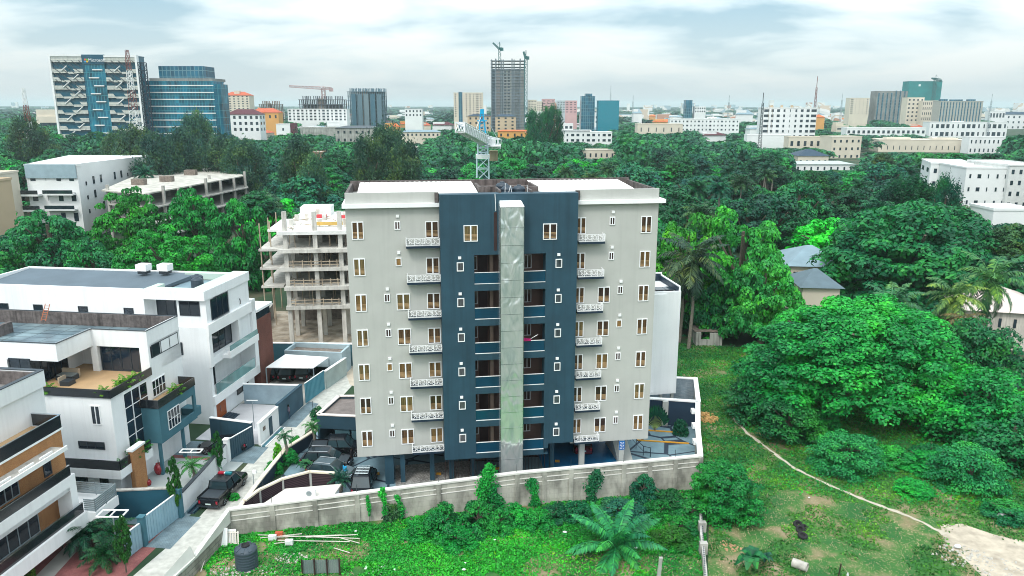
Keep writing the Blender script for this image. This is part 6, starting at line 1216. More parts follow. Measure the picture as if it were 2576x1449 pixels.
palm(715, 1098, 68.3, 1.2, 'small palm in the left garden of the car court', (.01, .13, .045), 14, seed=87, droop=1.9); palm(785, 1072, 71.5, 1.2, 'small palm near the generator house corner', (.012, .14, .03), 14, seed=88, droop=1.9); palm(535, 1160, 66.5, 1.3, 'palm by the dark blue gate', (.008, .11, .05), 16, seed=89); palm(855, 1205, 62.8, 1.3, 'spiky palm beside the person in blue', (.01, .11, .06), 20, seed=90, elr=(-.2, 1.2), droop=1.0)
for i, (px, py, R_, H_, c_, lb) in enumerate(((690, 1190, .9, 1.3, BRIGHT, 'bright garden shrub inside the cream capped wall'), (725, 1165, 1.0, 1.5, GREEN, 'large garden shrub in the middle of the court garden'), (745, 1130, .8, 1.4, MID, 'dark garden shrub near the silver car'), (700, 1165, .5, 2.2, LIME, 'yellow green upright shrub on the cream capped wall'), (800, 1055, .8, 1.5, DEEP, 'dark shrub by the generator house'), (830, 1168, .6, 1.0, MID, 'round shrub in front of the silver car'), (665, 945, .9, 1.2, (.10, .16, .012), 'yellow green shrub beside the brown brick wing'), (655, 960, .8, 1.0, MID, 'leafy shrub below the yellow green shrub of the carport yard'), (800, 925, .6, .9, MID, 'potted shrub by the turquoise gate'), (428, 1240, .5, .6, MID, 'small planter shrub by the white lane wall foot'), (590, 1255, .5, .6, GREEN, 'small weed clump at the lane wall foot'))):
    x, y = gpx(px, py); tree(x, y, H_, R_, c_, lb, None, 'leafy', i, 'shrub', 'shrub', hc=H_ * .8)
# terrace planters
PLM = usem(palm_mesh(91, 14, droop=1.4, nl=8, elr=(.2, 1.3), ll=.3), palmf)
for i, (t_, s_, z_, sc_, lb) in enumerate(((15.2, 1.3, 9.35, 1.0, 'lime fern at the left end of the roof terrace planter'), (10.0, 1.4, 9.35, .9, 'yellowish fern at the front corner of the roof terrace'), (9.5, 3.6, 9.35, 1.2, 'lime fern on the lane side of the roof terrace'), (9.4, 5.2, 9.35, .9, 'paler fern at the far end of the roof terrace rail'), (17.0, 1.2, 8.95, 1.2, 'drooping fern on the small left balcony'), (7.7, 8.6, 6.85, 1.1, 'fern on the blue grey bay balcony'), (8.4, 3.4, 3.2, 1.2, 'leafy planter fern beside the tall glass strip'), (8.3, 2.3, 3.2, 1.0, 'leafy planter fern nearer the brick pillar'), (8.4, .3, 3.2, .7, 'small fern at the corner of the entrance balcony'))):
    o = thing('planter_fern', lb, 'plant', hw(t_, s_, z_)); link('fronds', PLM, None, o, (0, 0, .15), scale=sc_, color=(.06, .22, .012) if i < 6 else (.015, .16, .02)); q = MB().tube((0, 0, -.02), (0, 0, .2), .14, .18, 8); link('pot', q.mesh('pot'), black, o)
# --- the belt of trees behind the block: every tree a thing
ZN = [(-99, 240, 'behind the white flats, far left'), (240, 560, 'left, before the two office buildings'), (560, 870, 'left of the apartment roof'), (870, 1150, 'behind the left half of the apartment roof'), (1150, 1400, 'around the tower crane'), (1400, 1680, 'behind the right half of the apartment roof'), (1680, 1960, 'right of the apartment roof'), (1960, 2260, 'below the eight storey block and blue roof'), (2260, 2999, 'around the white flats at the right')]
CN = {'bright green': BRIGHT, 'green': GREEN, 'mid green': MID, 'deep green': DEEP, 'blue green': TEAL, 'olive': OLIVE, 'grey brown': BROWN}
def band(Y): return 'near' if Y < 170 else ('middle' if Y < 240 else 'far')
BD = {'near': 'front row', 'middle': 'middle row', 'far': 'back row'}
cnt = [0]
def blocked(x, Y, px, pt, hw_):
    best = None
    for kx0, kx1, kt, kb, ky in KEEP:
        if ky > Y + 1 and px + hw_ * .75 > kx0 and px - hw_ * .75 < kx1 and pt < kb and (best is None or kb > best): best = kb
    return best
def wood_tree(x, Y, h, r, kind, cname, v):
    px, pt = PX(x, Y, h + (r * .45 if kind == 'palm' else 0)); hwid = r * 1922 / Y
    if px < -90 or px > 2670: return
    if 880 < px < 1650 and pt > 462: return
    if (px < 670 and Y < 152) or (1640 < px < 2020 and Y < 121) or (px > 2060 and Y < 136): return
    for a, b_, c_, d_ in FOOT:
        if a - r * .45 < x < b_ + r * .45 and c_ - r * .45 < Y < d_ + r * .45: return
    kb = blocked(x, Y, px, pt, hwid)
    if kb:
        h2 = Yp(px, kb, Y)[1]
        if h2 < 4.5: return
        if kind == 'palm': kind = 'leafy'
        h = h2; r = min(r, h * .6)
        if kind == 'wispy': kind = 'leafy'
    zn = next(z for a, b_, z in ZN if a <= px < b_); kn = {'leafy': 'broadleaf', 'palm': 'palm', 'wispy': 'casuarina'}[kind]
    lab = '%s %s%s, %s %s' % ('tall ' if h > 15.5 else '', cname, ' ' + kn, BD[band(Y)], zn); cnt[0] += 1
    tree(x, Y, h, r, tuple(c_ * bb for bb in [RNG.uniform(.65, 1.2)] for c_ in CN[cname]), lab, 'wood trees ' + zn, kind, v, 'palm' if kind == 'palm' else 'tree', 'palm_tree' if kind == 'palm' else 'tree')
    FOOT.append((x - r * .4, x + r * .4, Y - r * .4, Y + r * .4)) if kind != 'leafy' else None
# dark casuarinas of the photograph
for (px, pt, Y, r) in ((338, 328, 250, 8), (390, 345, 230, 8), (490, 292, 300, 8), (450, 335, 240, 8), (560, 350, 240, 9), (610, 362, 235, 8), (750, 358, 205, 6), (785, 392, 200, 5), (975, 322, 225, 8), (925, 350, 215, 7), (1015, 362, 212, 7), (1395, 270, 420, 6), (1376, 278, 410, 5), (2290, 455, 170, 8), (2385, 452, 160, 4), (1345, 282, 400, 7), (65, 300, 330, 10), (300, 335, 290, 8)):
    x, z = Yp(px, pt, Y); r *= .82; KEEPs = KEEP; KEEP = []; FS = FOOT; FOOT = []; wood_tree(x, Y, z, r, 'wispy', 'grey brown' if px < 1100 else 'deep green', int(px)); KEEP = KEEPs; FOOT = FS
rr = random.Random(77)
# trees planted right before each background building, as tall as the photograph hides it
for (kx0, kx1, kt, kb, ky) in list(KEEP):
    if ky < 140 or ky > 700 or kb > 600 or kx1 - kx0 > 300: continue
    Y = ky - 9; step = 11 * 1922 / Y; px = kx0 + step * .3
    while px < kx1:
        x, z = Yp(px, kb + rr.uniform(-2, 8), Y)
        if 6 < z < 27: wood_tree(x, Y - rr.uniform(0, 4), z, min(8, z * .5) * rr.uniform(.8, 1.1), 'leafy', rr.choice(['green', 'mid green', 'deep green', 'deep green', 'blue green']), rr.randrange(5))
        px += step * rr.uniform(.7, 1.2)
Y = 119.
while Y < 330 and cnt[0] < 420:
    sp = 12.5 + (Y - 119) * .030; x = -Y * .76
    while x < Y * .76:
        xx_ = x + rr.uniform(-.35, .35) * sp; yy_ = Y + rr.uniform(-.35, .35) * sp; k = rr.random(); px = PX(xx_, yy_, 10)[0]
        palmzone = (700 < px < 1200) or px > 1400
        kind = 'palm' if k < (.24 if palmzone else .06) else ('wispy' if k < (.17 if px < 700 else .0) else 'leafy')
        h = rr.uniform(8, 18) if kind == 'leafy' else (rr.uniform(12, 17) if kind == 'palm' else rr.uniform(17, 23)); r = rr.uniform(6.0, 10.5) if kind == 'leafy' else (rr.uniform(3.6, 4.8) if kind == 'palm' else rr.uniform(4.5, 6))
        cn_ = rr.choice(['green', 'mid green', 'mid green', 'deep green', 'deep green', 'blue green', 'blue green'] if kind == 'leafy' else (['blue green', 'deep green', 'olive'] if kind == 'palm' else ['grey brown', 'deep green']))
        if kind == 'leafy' and rr.random() < .06: cn_ = 'bright green'
        wood_tree(xx_, yy_, h, r, kind, cn_, rr.randrange(5)); x += sp * rr.uniform(.8, 1.15)
    Y += sp * .86
print('WOOD TREES', cnt[0])
# --- the far wood: nobody could count it
def far_wood(name, label, Y0, Y1, sp0, spk, hr, nq, leaf, col, seed, q0=.0, mask=None):
    r = np.random.default_rng(seed); base = [crown(seed + i, 30, nq, leaf, clr=(.25, .42), zmin=-.1) for i in range(4)]; out = []; Y = Y0
    while Y < Y1:
        sp = sp0 + (Y - Y0) * spk; x = -Y * .95
        while x < Y * .95:
            X, YY = x + r.uniform(-.4, .4) * sp, Y + r.uniform(-.4, .4) * sp; x += sp * r.uniform(.75, 1.2); h = r.uniform(*hr); rad = sp * r.uniform(.5, .75)
            if r.random() < q0 or (mask and not mask(X, YY)): continue
            if any(a - rad * .4 < X < b_ + rad * .4 and c_ - rad * .4 < YY < d_ + rad * .4 for a, b_, c_, d_ in FOOT): continue
            px, pt = PX(X, YY, h); kb = blocked(X, YY, px, pt, rad * 1922 / YY)
            if kb:
                h2 = Yp(px, kb, YY)[1]
                if h2 < 4: continue
                h = min(h, h2 - r.uniform(0, 3.2))
                if h < 3: continue
            b_ = base[r.integers(4)]; out.append(b_ * np.array([rad, rad, h * .6]) + np.array([X, YY, h * .42]))
        Y += sp * .8
    q = np.concatenate(out); me = usem(qmesh(name, q), fol); return link(name, me, None, None, label=label, cat='woodland', kind='stuff', color=col)
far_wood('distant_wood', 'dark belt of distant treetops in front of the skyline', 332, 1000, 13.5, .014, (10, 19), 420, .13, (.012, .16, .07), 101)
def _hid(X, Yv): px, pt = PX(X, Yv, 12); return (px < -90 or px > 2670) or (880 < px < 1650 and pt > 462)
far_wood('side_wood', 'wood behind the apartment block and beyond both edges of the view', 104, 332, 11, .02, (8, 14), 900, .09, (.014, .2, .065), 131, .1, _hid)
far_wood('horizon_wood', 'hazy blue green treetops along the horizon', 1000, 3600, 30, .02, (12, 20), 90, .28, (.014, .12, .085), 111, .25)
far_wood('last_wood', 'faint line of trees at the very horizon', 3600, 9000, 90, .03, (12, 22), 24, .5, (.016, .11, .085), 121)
def far_town():
    r = np.random.default_rng(5); n = 2000; Yv = r.uniform(1250, 5200, n); X = r.uniform(-.72, .72, n) * Yv; X = np.where(r.random(n) < .45, np.abs(X), X); w = r.uniform(5, 16, n); d = r.uniform(5, 12, n); h = r.uniform(7, 20, n) + (r.random(n) < .07) * r.uniform(6, 30, n); q = []
    for x_, y_, a, b_, c_ in zip(X, Yv, w, d, h):
        if blocked(x_, y_, *PX(x_, y_, c_), a * 1922 / y_) and r.random() < .6: continue
        p_ = [(x_ + i_ * a, y_ + j_ * b_, z_) for z_ in (0, c_) for j_ in (-1, 1) for i_ in (-1, 1)]
        for f_ in ((0, 1, 5, 4), (2, 3, 7, 6), (0, 2, 6, 4), (1, 3, 7, 5), (4, 5, 7, 6)): q.append([p_[k] for k in f_])
    m, t = newmat('distant_town_walls'); p = pbsdf(t, .9); g_ = noise(t, .02, 1); t.links.new(ramp(t, g_, [(.35, (.30, .40, .45)), (.42, (.62, .64, .62)), (.5, (.74, .74, .72)), (.56, (.60, .50, .40)), (.6, (.70, .70, .68)), (.66, (.46, .24, .16))], 'CONSTANT'), p.inputs['Base Color'])
    link('distant_town', usem(qmesh('distant_town', np.array(q)), m), None, None, label='dense low city spreading to the horizon', cat='city', kind='stuff')
far_town()
# --- rough grass, weeds, herbs of the two empty lots (nobody could count them)
m, t = newmat('lot_soil'); p = pbsdf(t, .95)
n1 = noise(t, .28, 6); c = ramp(t, n1, [(.38, (.018, .11, .022)), (.50, (.05, .15, .03)), (.60, (.22, .19, .10)), (.72, (.34, .28, .19))]); t.links.new(c, p.inputs['Base Color']); bump(t, p, noise(t, 2, 5), .6, .2)
lotL = [(-25.0, 42), (-23.8, 50), (-22.8, 55.6), (.44, 60.3), (17.2, 63.4), (16.4, 58), (14.3, 50), (12.4, 42)]
sheet('lot_ground', lotL, .010, m); lotR = [(12.5, 42), (14.5, 50), (16.6, 58), (17.3, 63.4), (20.5, 77.3), (22, 85), (20, 108), (60, 100), (75, 70), (62, 42)]
sheet('slope_ground', lotR, .006, m)
def inside(px_, py_, poly):
    c_ = np.zeros(len(px_), bool); n = len(poly)
    for i in range(n):
        x0, y0 = poly[i]; x1, y1 = poly[(i + 1) % n]; c_ ^= ((y0 > py_) != (y1 > py_)) & (px_ < (x1 - x0) * (py_ - y0) / (y1 - y0 + 1e-9) + x0)
    return c_
PATH = [G(1845, 1052), G(1880, 1090), G(1930, 1128), G(2000, 1180), G(2090, 1222), G(2180, 1260), G(2290, 1300), G(2380, 1345)]
SAND = [G(*p_) for p_ in ((2365, 1320), (2420, 1318), (2500, 1345), (2620, 1372), (2640, 1500), (2520, 1500), (2440, 1420), (2375, 1360))]
def dist_path(X, Yv):
    d = np.full(len(X), 99.)
    for i in range(len(PATH) - 1):
        (x0, y0), (x1, y1) = PATH[i], PATH[i + 1]; L2 = (x1 - x0) ** 2 + (y1 - y0) ** 2; t_ = np.clip(((X - x0) * (x1 - x0) + (Yv - y0) * (y1 - y0)) / L2, 0, 1); d = np.minimum(d, np.hypot(X - x0 - t_ * (x1 - x0), Yv - y0 - t_ * (y1 - y0)))
    return d
vn = lambda X, Yv, s, ph: np.sin(X * s + ph) * np.cos(Yv * s * 1.3 + ph * 2) + .6 * np.sin(X * s * 2.3 - Yv * s * 1.9 + ph * 3) + .4 * np.cos(X * s * 4.1 + Yv * s * 3.7 + ph)
straw = plain('straw', (.42, .33, .20), .9, var=.3)
def turf(name, poly, n, hr, col, label, seed, cover, mat_=None, lw=.5):
    r = np.random.default_rng(seed); xs = [p_[0] for p_ in poly]; ys = [p_[1] for p_ in poly]; X = r.uniform(min(xs), max(xs), n); Yv = r.uniform(min(ys), max(ys), n)
    k = inside(X, Yv, poly) & (dist_path(X, Yv) > .30 + .12 * vn(X, Yv, 2.2, 1.)) & ~inside(X + r.normal(size=n) * .35 + .5 * vn(X, Yv, 1.3, 2.), Yv + r.normal(size=n) * .25, SAND) & cover(X, Yv, r); X, Yv = X[k], Yv[k]; n = len(X); c_ = np.stack([X, Yv, r.uniform(.02, .5, n) * r.uniform(hr[0], hr[1], n) * (1 + .5 * vn(X, Yv, .9, seed))], 1); c_[:, 2] = np.maximum(.03, c_[:, 2])
    nr = unit(r.normal(size=(n, 3)) * .75 + np.array([0, -.15, .8])); me = qmesh(name, leaves(c_, nr, r.uniform(.6, 1.4, n) * .11, lw, r)); usem(me, mat_ or fol); return link(name, me, None, None, label=label, cat='grass', kind='stuff', color=col)
dryL = lambda X, Yv: ((np.hypot((X + 13.5), (Yv - 53.4) * 1.4) < 2.6) | (np.hypot((X - 5), (Yv - 51) * 1.7) < 4.2) | (np.hypot(X - 12, (Yv - 51.5) * 1.6) < 2.6) | (np.hypot((X + 19.5), (Yv - 51) * 1.5) < 3.2) | (np.hypot(X + 14, (Yv - 49.5) * 2) < 3))
turf('lot_weeds', lotL, 150000, (.12, .34), (.026, .38, .04), 'bright green weeds covering the empty lot below the boundary wall', 5, lambda X, Yv, r: (vn(X, Yv, .5, 1.3) > -1.1) & ~(dryL(X, Yv) & (r.random(len(X)) > .25)))
turf('lot_yellow_herbs', lotL, 9000, (.3, .5), (.08, .36, .015), 'yellow green herbs speckling the lot', 6, lambda X, Yv, r: (vn(X, Yv, .7, 4.0) > .3) & (Yv < 58))
turf('dry_grass', lotL, 26000, (.08, .2), (.3, .24, .14), 'patches of dry straw grass on the lot', 7, lambda X, Yv, r: dryL(X, Yv), straw, .15)
nearR = lambda X, Yv: (Yv < 66 - (X - 18) * .42)
turf('slope_weeds', lotR, 210000, (.10, .30), (.05, .24, .03), 'green ground cover of the open slope at the right', 8, lambda X, Yv, r: (vn(X, Yv, .45, 2.2) > np.where(nearR(X, Yv), .0, -1.3)))
turf('slope_rank_grass', lotR, 80000, (.3, .8), (.012, .27, .055), 'rank taller grass above the pale path', 9, lambda X, Yv, r: (Yv > 64 - (X - 18) * .2) & (Yv > 58) & (vn(X, Yv, .4, .7) > -.9))
turf('slope_straw', lotR, 110000, (.05, .16), (.3, .24, .14), 'dry straw patches on the slope below the path', 10, lambda X, Yv, r: nearR(X, Yv) & (vn(X, Yv, .45, 2.2) < .45), straw, .14)
_r = random.Random(4); PATH = [(PATH[i][0] + (PATH[i + 1][0] - PATH[i][0]) * k / 6 + _r.uniform(-.07, .07), PATH[i][1] + (PATH[i + 1][1] - PATH[i][1]) * k / 6 + _r.uniform(-.07, .07)) for i in range(len(PATH) - 1) for k in range(6)] + [PATH[-1]]
pm_ = MB(); vs = []
for i, (x, y) in enumerate(PATH):
    a, b_ = PATH[max(0, i - 1)], PATH[min(len(PATH) - 1, i + 1)]; L_ = math.hypot(b_[0] - a[0], b_[1] - a[1]); nx, ny = -(b_[1] - a[1]) / L_, (b_[0] - a[0]) / L_; w = .16 + _r.uniform(-.05, .09) + (.25 if i == len(PATH) - 1 else 0); vs += [(x - nx * w, y - ny * w, .022), (x + nx * w, y + ny * w, .022)]
pm_.add(vs, [(2 * i, 2 * i + 1, 2 * i + 3, 2 * i + 2) for i in range(len(PATH) - 1)]); struct('path', pm_, plain('pale_trodden_earth', (.46, .41, .33), .95, var=.15, sc=3))
sheet('sandy_ground', SAND, .020, sandc)
# ================================================================ cars
def loop(x, w, zb, zt, tuck=.9): zm = zb + (zt - zb) * .62; return [(x, -w * .96, zb), (x, -w, zm), (x, -w * tuck, zt), (x, w * tuck, zt), (x, w, zm), (x, w * .96, zb)]
WHM = None
def wheel_parts():
    t_ = MB(); t_.lathe([(.16, -.11), (.30, -.12), (.355, -.09), (.36, 0), (.355, .09), (.30, .12), (.16, .11)], n=18); r_ = MB(); r_.lathe([(.04, -.105), (.22, -.10), (.24, -.06), (.24, .06), (.22, .10), (.04, .105)], n=14)
    for i in range(5): a = i * 6.283 / 5; r_.add([(math.cos(a + s_ * .16) * r0, math.sin(a + s_ * .16) * r0, z_) for z_ in (-.125, .125) for s_ in (-1, 1) for r0 in (.05, .235)], [(0, 1, 3, 2), (4, 6, 7, 5), (0, 4, 5, 1), (2, 3, 7, 6)])
    a, b_ = t_.mesh('tyre', smooth=True), r_.mesh('rim'); a.materials.append(rubber); b_.materials.append(steel); return a, b_
WHM = wheel_parts()
def car(kind, x, y, ang, label, paint=None, L_=4.7, W_=1.86, H_=1.7, rack=False, group=None, lightbar=False, zz=0):
    paint = paint or blackcar; o = thing('parked_car', label, 'car', (x, y, zz), ang, group=group); h = L_ / 2; w = W_ / 2
    def P(name, mb, m_, par=o, **k): return link(name, mb.mesh(name, smooth=k.pop('smooth', False)), m_, par, **k)
    zh = .98 if kind != 'sedan' else .86; b = MB()
    if kind == 'pickup':
        b.hull([loop(-h, w * .93, .45, 1.02, .96), loop(-h + .12, w * .98, .34, 1.08, .96), loop(-h + 1.7, w, .3, 1.08, .95), loop(.0, w, .3, 1.06, .94), loop(h - 1.3, w, .3, 1.04, .92), loop(h - .25, w * .97, .34, .96, .86), loop(h, w * .86, .42, .80, .84)])
        c0, c1, r0, r1 = -h + 1.78, h - 1.35, -h + 1.95, h - 2.05
        bed = MB(); bed.box(-h + .12, -h + 1.68, -w + .16, w - .16, 1.075, 1.10); P('load_bed', bed, frame_d)
        e = MB()
        for s_ in (-1, 1): e.box(-h + .06, -h + 1.75, s_ * w * .93 - .05, s_ * w * .93 + .05, 1.06, 1.2)
        e.box(-h + .04, -h + .12, -w * .93, w * .93, .6, 1.2); P('bed_side', e, paint)
    else:
        b.hull([loop(-h, w * .88, .42, .82 if kind == 'sedan' else .95, .9), loop(-h + .2, w * .97, .32, zh, .9), loop(-h + 1.2, w, .28, zh, .93), loop(.3, w, .28, zh, .93), loop(h - 1.1, w, .28, zh - .04, .9), loop(h - .25, w * .95, .32, zh - .16, .84), loop(h, w * .82, .4, zh - .3, .84)])
        c0, c1, r0, r1 = (-h + .25, h - 1.15, -h + .7, h - 2.0) if kind == 'suv' else (-h + .7, h - 1.2, -h + 1.35, h - 2.1)
    P('body', b, paint, smooth=False)
    g_ = MB(); g_.hull([[(c0, -w * .92, zh), (c1, -w * .92, zh), (c1, w * .92, zh), (c0, w * .92, zh)], [(r0, -w * .76, H_ - .06), (r1, -w * .76, H_ - .06), (r1, w * .76, H_ - .06), (r0, w * .76, H_ - .06)]]); P('window_glass', g_, carglass)
    rf = MB(); rf.hull([[(r0 - .06, -w * .79, H_ - .08), (r1 + .05, -w * .79, H_ - .08), (r1 + .05, w * .79, H_ - .08), (r0 - .06, w * .79, H_ - .08)], [(r0 + .1, -w * .68, H_), (r1 - .1, -w * .68, H_), (r1 - .1, w * .68, H_), (r0 + .1, w * .68, H_)]])
    for s_ in (-1, 1):
        for (a, b2, wd) in ((c0 + .02, r0 + .0, .06), (c1 - .02, r1, .05), ((c0 + c1) / 2 - .1, (r0 + r1) / 2, .05)): rf.tube((a, s_ * w * .93, zh), (b2, s_ * w * .77, H_ - .05), wd, wd * .9, 4)
    P('roof', rf, paint)
    for fx in (-1, 1):
        for s_ in (-1, 1):
            wo = link('wheel', WHM[0], None, o, (fx * L_ * .31, s_ * (w - .12), .36), rot=(math.pi / 2, 0, 0)); link('rim', WHM[1], None, wo)
    for s_ in (-1, 1):
        q = MB(); q.box(h - .30, h - .04, s_ * w * .62 - .17, s_ * w * .62 + .17, zh - .38, zh - .24); P('headlight', q, chrome)
        q = MB(); q.box(-h - .012, -h + .1, s_ * w * .78 - .08, s_ * w * .78 + .08, .65, .92); P('tail_light', q, redlamp)
        q = MB(); q.box(c1 - .55, c1 - .38, s_ * (w + .02), s_ * (w + .17), zh, zh + .14); P('wing_mirror', q, paint)
        for dx in (-.55, .45): q = MB(); q.box(dx, dx + .2, s_ * (w + .004), s_ * (w + .02), zh - .16, zh - .12); P('door_handle', q, chrome)
    q = MB(); q.box(-h - .02, -h - .004, -.24, .24, .55, .68); P('number_plate', q, plateg); q = MB(); q.box(h - .02, h + .012, -.42, .42, .5, .72); P('grille', q, frame_d)
    q = MB(); q.box(-h - .03, -h + .12, -w * .9, w * .9, .32, .46).box(h - .1, h + .03, -w * .8, w * .8, .3, .42); P('bumper', q, frame_d if kind == 'pickup' else paint)
    if kind == 'suv' or rack:
        for s_ in (-1, 1): q = MB(); q.tube((r0 + .1, s_ * w * .66, H_ + .05), (r1 - .1, s_ * w * .66, H_ + .05), .025, n=5); P('roof_rail', q, chrome)
    if rack:
        q = MB()
        for k in range(6): q.tube((r0 + .2 + k * (r1 - r0 - .4) / 5, -w * .62, H_ + .12), (r0 + .2 + k * (r1 - r0 - .4) / 5, w * .62, H_ + .12), .022, n=4)
        for k in range(5): q.tube((r0 + .2, -w * .62 + k * w * .31, H_ + .12), (r1 - .2, -w * .62 + k * w * .31, H_ + .12), .022, n=4)
        P('roof_rack', q, steel)
    if lightbar:
        q = MB(); q.box(r1 - .55, r1 - .25, -.62, -.02, H_, H_ + .14); P('beacon', q, bluelamp); q = MB(); q.box(r1 - .55, r1 - .25, .08, .62, H_, H_ + .14); P('beacon', q, redlamp); q = MB(); q.box(r1 - .5, r1 - .3, -.02, .08, H_, H_ + .12); P('beacon_mount', q, white2)
    return o
def head_to(a, b_): return math.atan2(b_[1] - a[1], b_[0] - a[0])
ra, fb = G(541, 1256, .6), G(594, 1203, .6); car('pickup', (ra[0] + fb[0]) / 2 - .15, (ra[1] + fb[1]) / 2, head_to(ra, fb) - .0, 'black double cab pickup with red and teal beacons driving up the lane', L_=5.7, W_=2.0, H_=1.86, lightbar=True)
x, y = G(852, 1122, .8); car('pickup', x, y, .05, 'black pickup parked broadside under the generator house wall', L_=5.6, W_=1.95, H_=1.85, group='cars in the car court')
x, y = G(822, 1152, .8); car('suv', x, y, -.05, 'black estate car with silver roof rails between the broadside pickup and the silver car', L_=4.8, group='cars in the car court')
x, y = G(835, 1180, .8); car('suv', x, y, -.22, 'silver grey car behind the louvred fence', silvercar, L_=4.5, H_=1.6, group='cars in the car court')
x, y = G(918, 1198, .9); car('suv', x, y - .3, 1.6, 'black off roader with a barred roof rack beside the boundary wall', L_=4.6, H_=1.9, rack=True, group='cars in the car court')
for (px, py, a, lb) in ((684, 955, 1.5, 'dark car under the left side of the carport'), (722, 957, 1.55, 'dark car in the middle of the carport with pale plate'), (762, 955, 1.6, 'dark car at the right side of the carport')):
    x, y = G(px, py - 10, .5); car('suv', x, y + 1.2, a, lb, group='cars under the carport')
x, y = G(478, 1128, .5); car('sedan', *hw(4.6, 10.8)[:2], math.pi + .1, 'dark car with open looking boot in the garage yard of the middle house', H_=1.45)
x, y = G(1352, 1170, .4); car('sedan', *fw(21.3, -5.5)[:2], FA + 1.4, 'dark red car deep in the bright blue parking bay', plain('dark_red_paint', (.12, .01, .02), .2, spec=.8), H_=1.45)
# ================================================================ people
def person(x, y, rot, label, shirt, legs, h=1.74, arms='down', z=0):
    o = thing('person', label, 'person', (x, y, z), rot); bm = bmesh.new(); s = h / 1.75; V = {}
    def nv(k, p_, r_): v = bm.verts.new([c_ * s for c_ in p_]); V[k] = (v, r_ * s); return v
    nv('pel', (0, 0, .95), .15); nv('wai', (0, 0, 1.12), .135); nv('che', (0, .01, 1.32), .165); nv('nek', (0, .0, 1.49), .06); nv('hd0', (0, .015, 1.58), .085); nv('hd1', (0, .015, 1.70), .085)
    E_ = [('pel', 'wai'), ('wai', 'che'), ('che', 'nek'), ('nek', 'hd0'), ('hd0', 'hd1')]
    for s_, t_ in ((-1, 'l'), (1, 'r')):
        nv('sh' + t_, (s_ * .19, 0, 1.42), .065); f_ = .22 if arms == 'fold' else .02
        nv('el' + t_, (s_ * .25, -.02 - f_ * .2, 1.14), .045); nv('wr' + t_, (s_ * (.10 if arms == 'fold' else .27), -.06 - f_, .90 + f_ * 1.1), .032); nv('ha' + t_, (s_ * (.06 if arms == 'fold' else .275), -.09 - f_, .83 + f_ * 1.2), .034)
        for k, (dx, dz) in enumerate(((-.03, -.085), (-.01, -.1), (.01, -.095), (.03, -.08), (-.045, -.04))): nv('f%d%s' % (k, t_), (s_ * ((.06 if arms == 'fold' else .275) + dx), -.10 - f_, .83 + f_ * 1.2 + dz), .009); E_.append(('ha' + t_, 'f%d%s' % (k, t_)))
        nv('hp' + t_, (s_ * .095, 0, .88), .105); nv('kn' + t_, (s_ * .105, -.03 * s_, .50), .065); nv('an' + t_, (s_ * .11, .02, .09), .045); nv('to' + t_, (s_ * .12, -.13, .04), .04)
        E_ += [('che', 'sh' + t_), ('sh' + t_, 'el' + t_), ('el' + t_, 'wr' + t_), ('wr' + t_, 'ha' + t_), ('pel', 'hp' + t_), ('hp' + t_, 'kn' + t_), ('kn' + t_, 'an' + t_), ('an' + t_, 'to' + t_)]
    for a, b_ in E_: bm.edges.new((V[a][0], V[b_][0]))
    bm.verts.ensure_lookup_table(); me = bpy.data.meshes.new('body'); idx = {k: v[0].index for k, v in V.items()}; bm.verts.index_update(); idx = {k: v[0].index for k, v in V.items()}; bm.to_mesh(me)
    tmp = bpy.data.objects.new('tmp', me); COL.objects.link(tmp); md = tmp.modifiers.new('s', 'SKIN'); sv = me.skin_vertices[0].data if me.skin_vertices else None
    if sv is None:
        lay = bm.verts.layers.skin.verify(); bm.to_mesh(me); sv = me.skin_vertices[0].data
    for k, v in V.items(): sv[idx[k]].radius = (v[1], v[1]); sv[idx[k]].use_root = (k == 'pel')
    tmp.modifiers.new('ss', 'SUBSURF').levels = 1; dg = bpy.context.evaluated_depsgraph_get(); me2 = bpy.data.meshes.new_from_object(tmp.evaluated_get(dg)); bpy.data.objects.remove(tmp); bm.free(); me2.name = 'body'
    me2.materials.clear()
    for m_ in (skin, shirt, legs, rubber): me2.materials.append(m_)
    for p_ in me2.polygons:
        z_ = p_.center.z / s; ax_ = abs(p_.center.x) / s; p_.material_index = 3 if z_ < .07 else (2 if z_ < .97 and ax_ < .215 else (1 if z_ < 1.47 and (z_ > 1.02 or ax_ < .2) else 0)); p_.use_smooth = True
    link('body', me2, None, o); q = MB().lathe([(.02, 1.79 * s), (.07, 1.775 * s), (.098, 1.73 * s), (.103, 1.67 * s), (.095, 1.63 * s)], y=.03, n=12); link('hair', q.mesh('hair', smooth=True), blackcar, o)
    q = MB()
    for s_ in (-1, 1): q.box(s_ * .035 - .012, s_ * .035 + .012, -.085, -.07, 1.66 * s, 1.672 * s)
    q.box(-.012, .012, -.10, -.06, 1.61 * s, 1.65 * s).box(-.03, .03, -.085, -.065, 1.575 * s, 1.585 * s); link('face', q.mesh('face'), skin, o)
x, y = G(717, 1056); person(x, y, .5, 'person in pale shirt and jeans standing by the slate blue wall', cloth_w, cloth_b, arms='fold')
x, y = G(727, 1054); person(x, y, -.6, 'person in mauve top beside the one in the pale shirt', cloth_p, cloth_b, h=1.68)
x, y = G(886, 1167); person(x, y, 1.2, 'person in black standing alone on the blue paving', cloth_k, cloth_k)
x, y = G(869, 1207); person(x, y, 2.6, 'person in bright blue clothes between the silver car and the off roader', plain('bright_blue_cloth', (.02, .36, .68), .8), plain('bright_blue_cloth_trousers', (.03, .30, .60), .8), h=1.7)
x, y = hw(8.75, 24.3)[:2]; person(x, y, 0, 'small dark figure on the top terrace of the farthest white house', cloth_k, cloth_k, h=1.6, z=11.0)
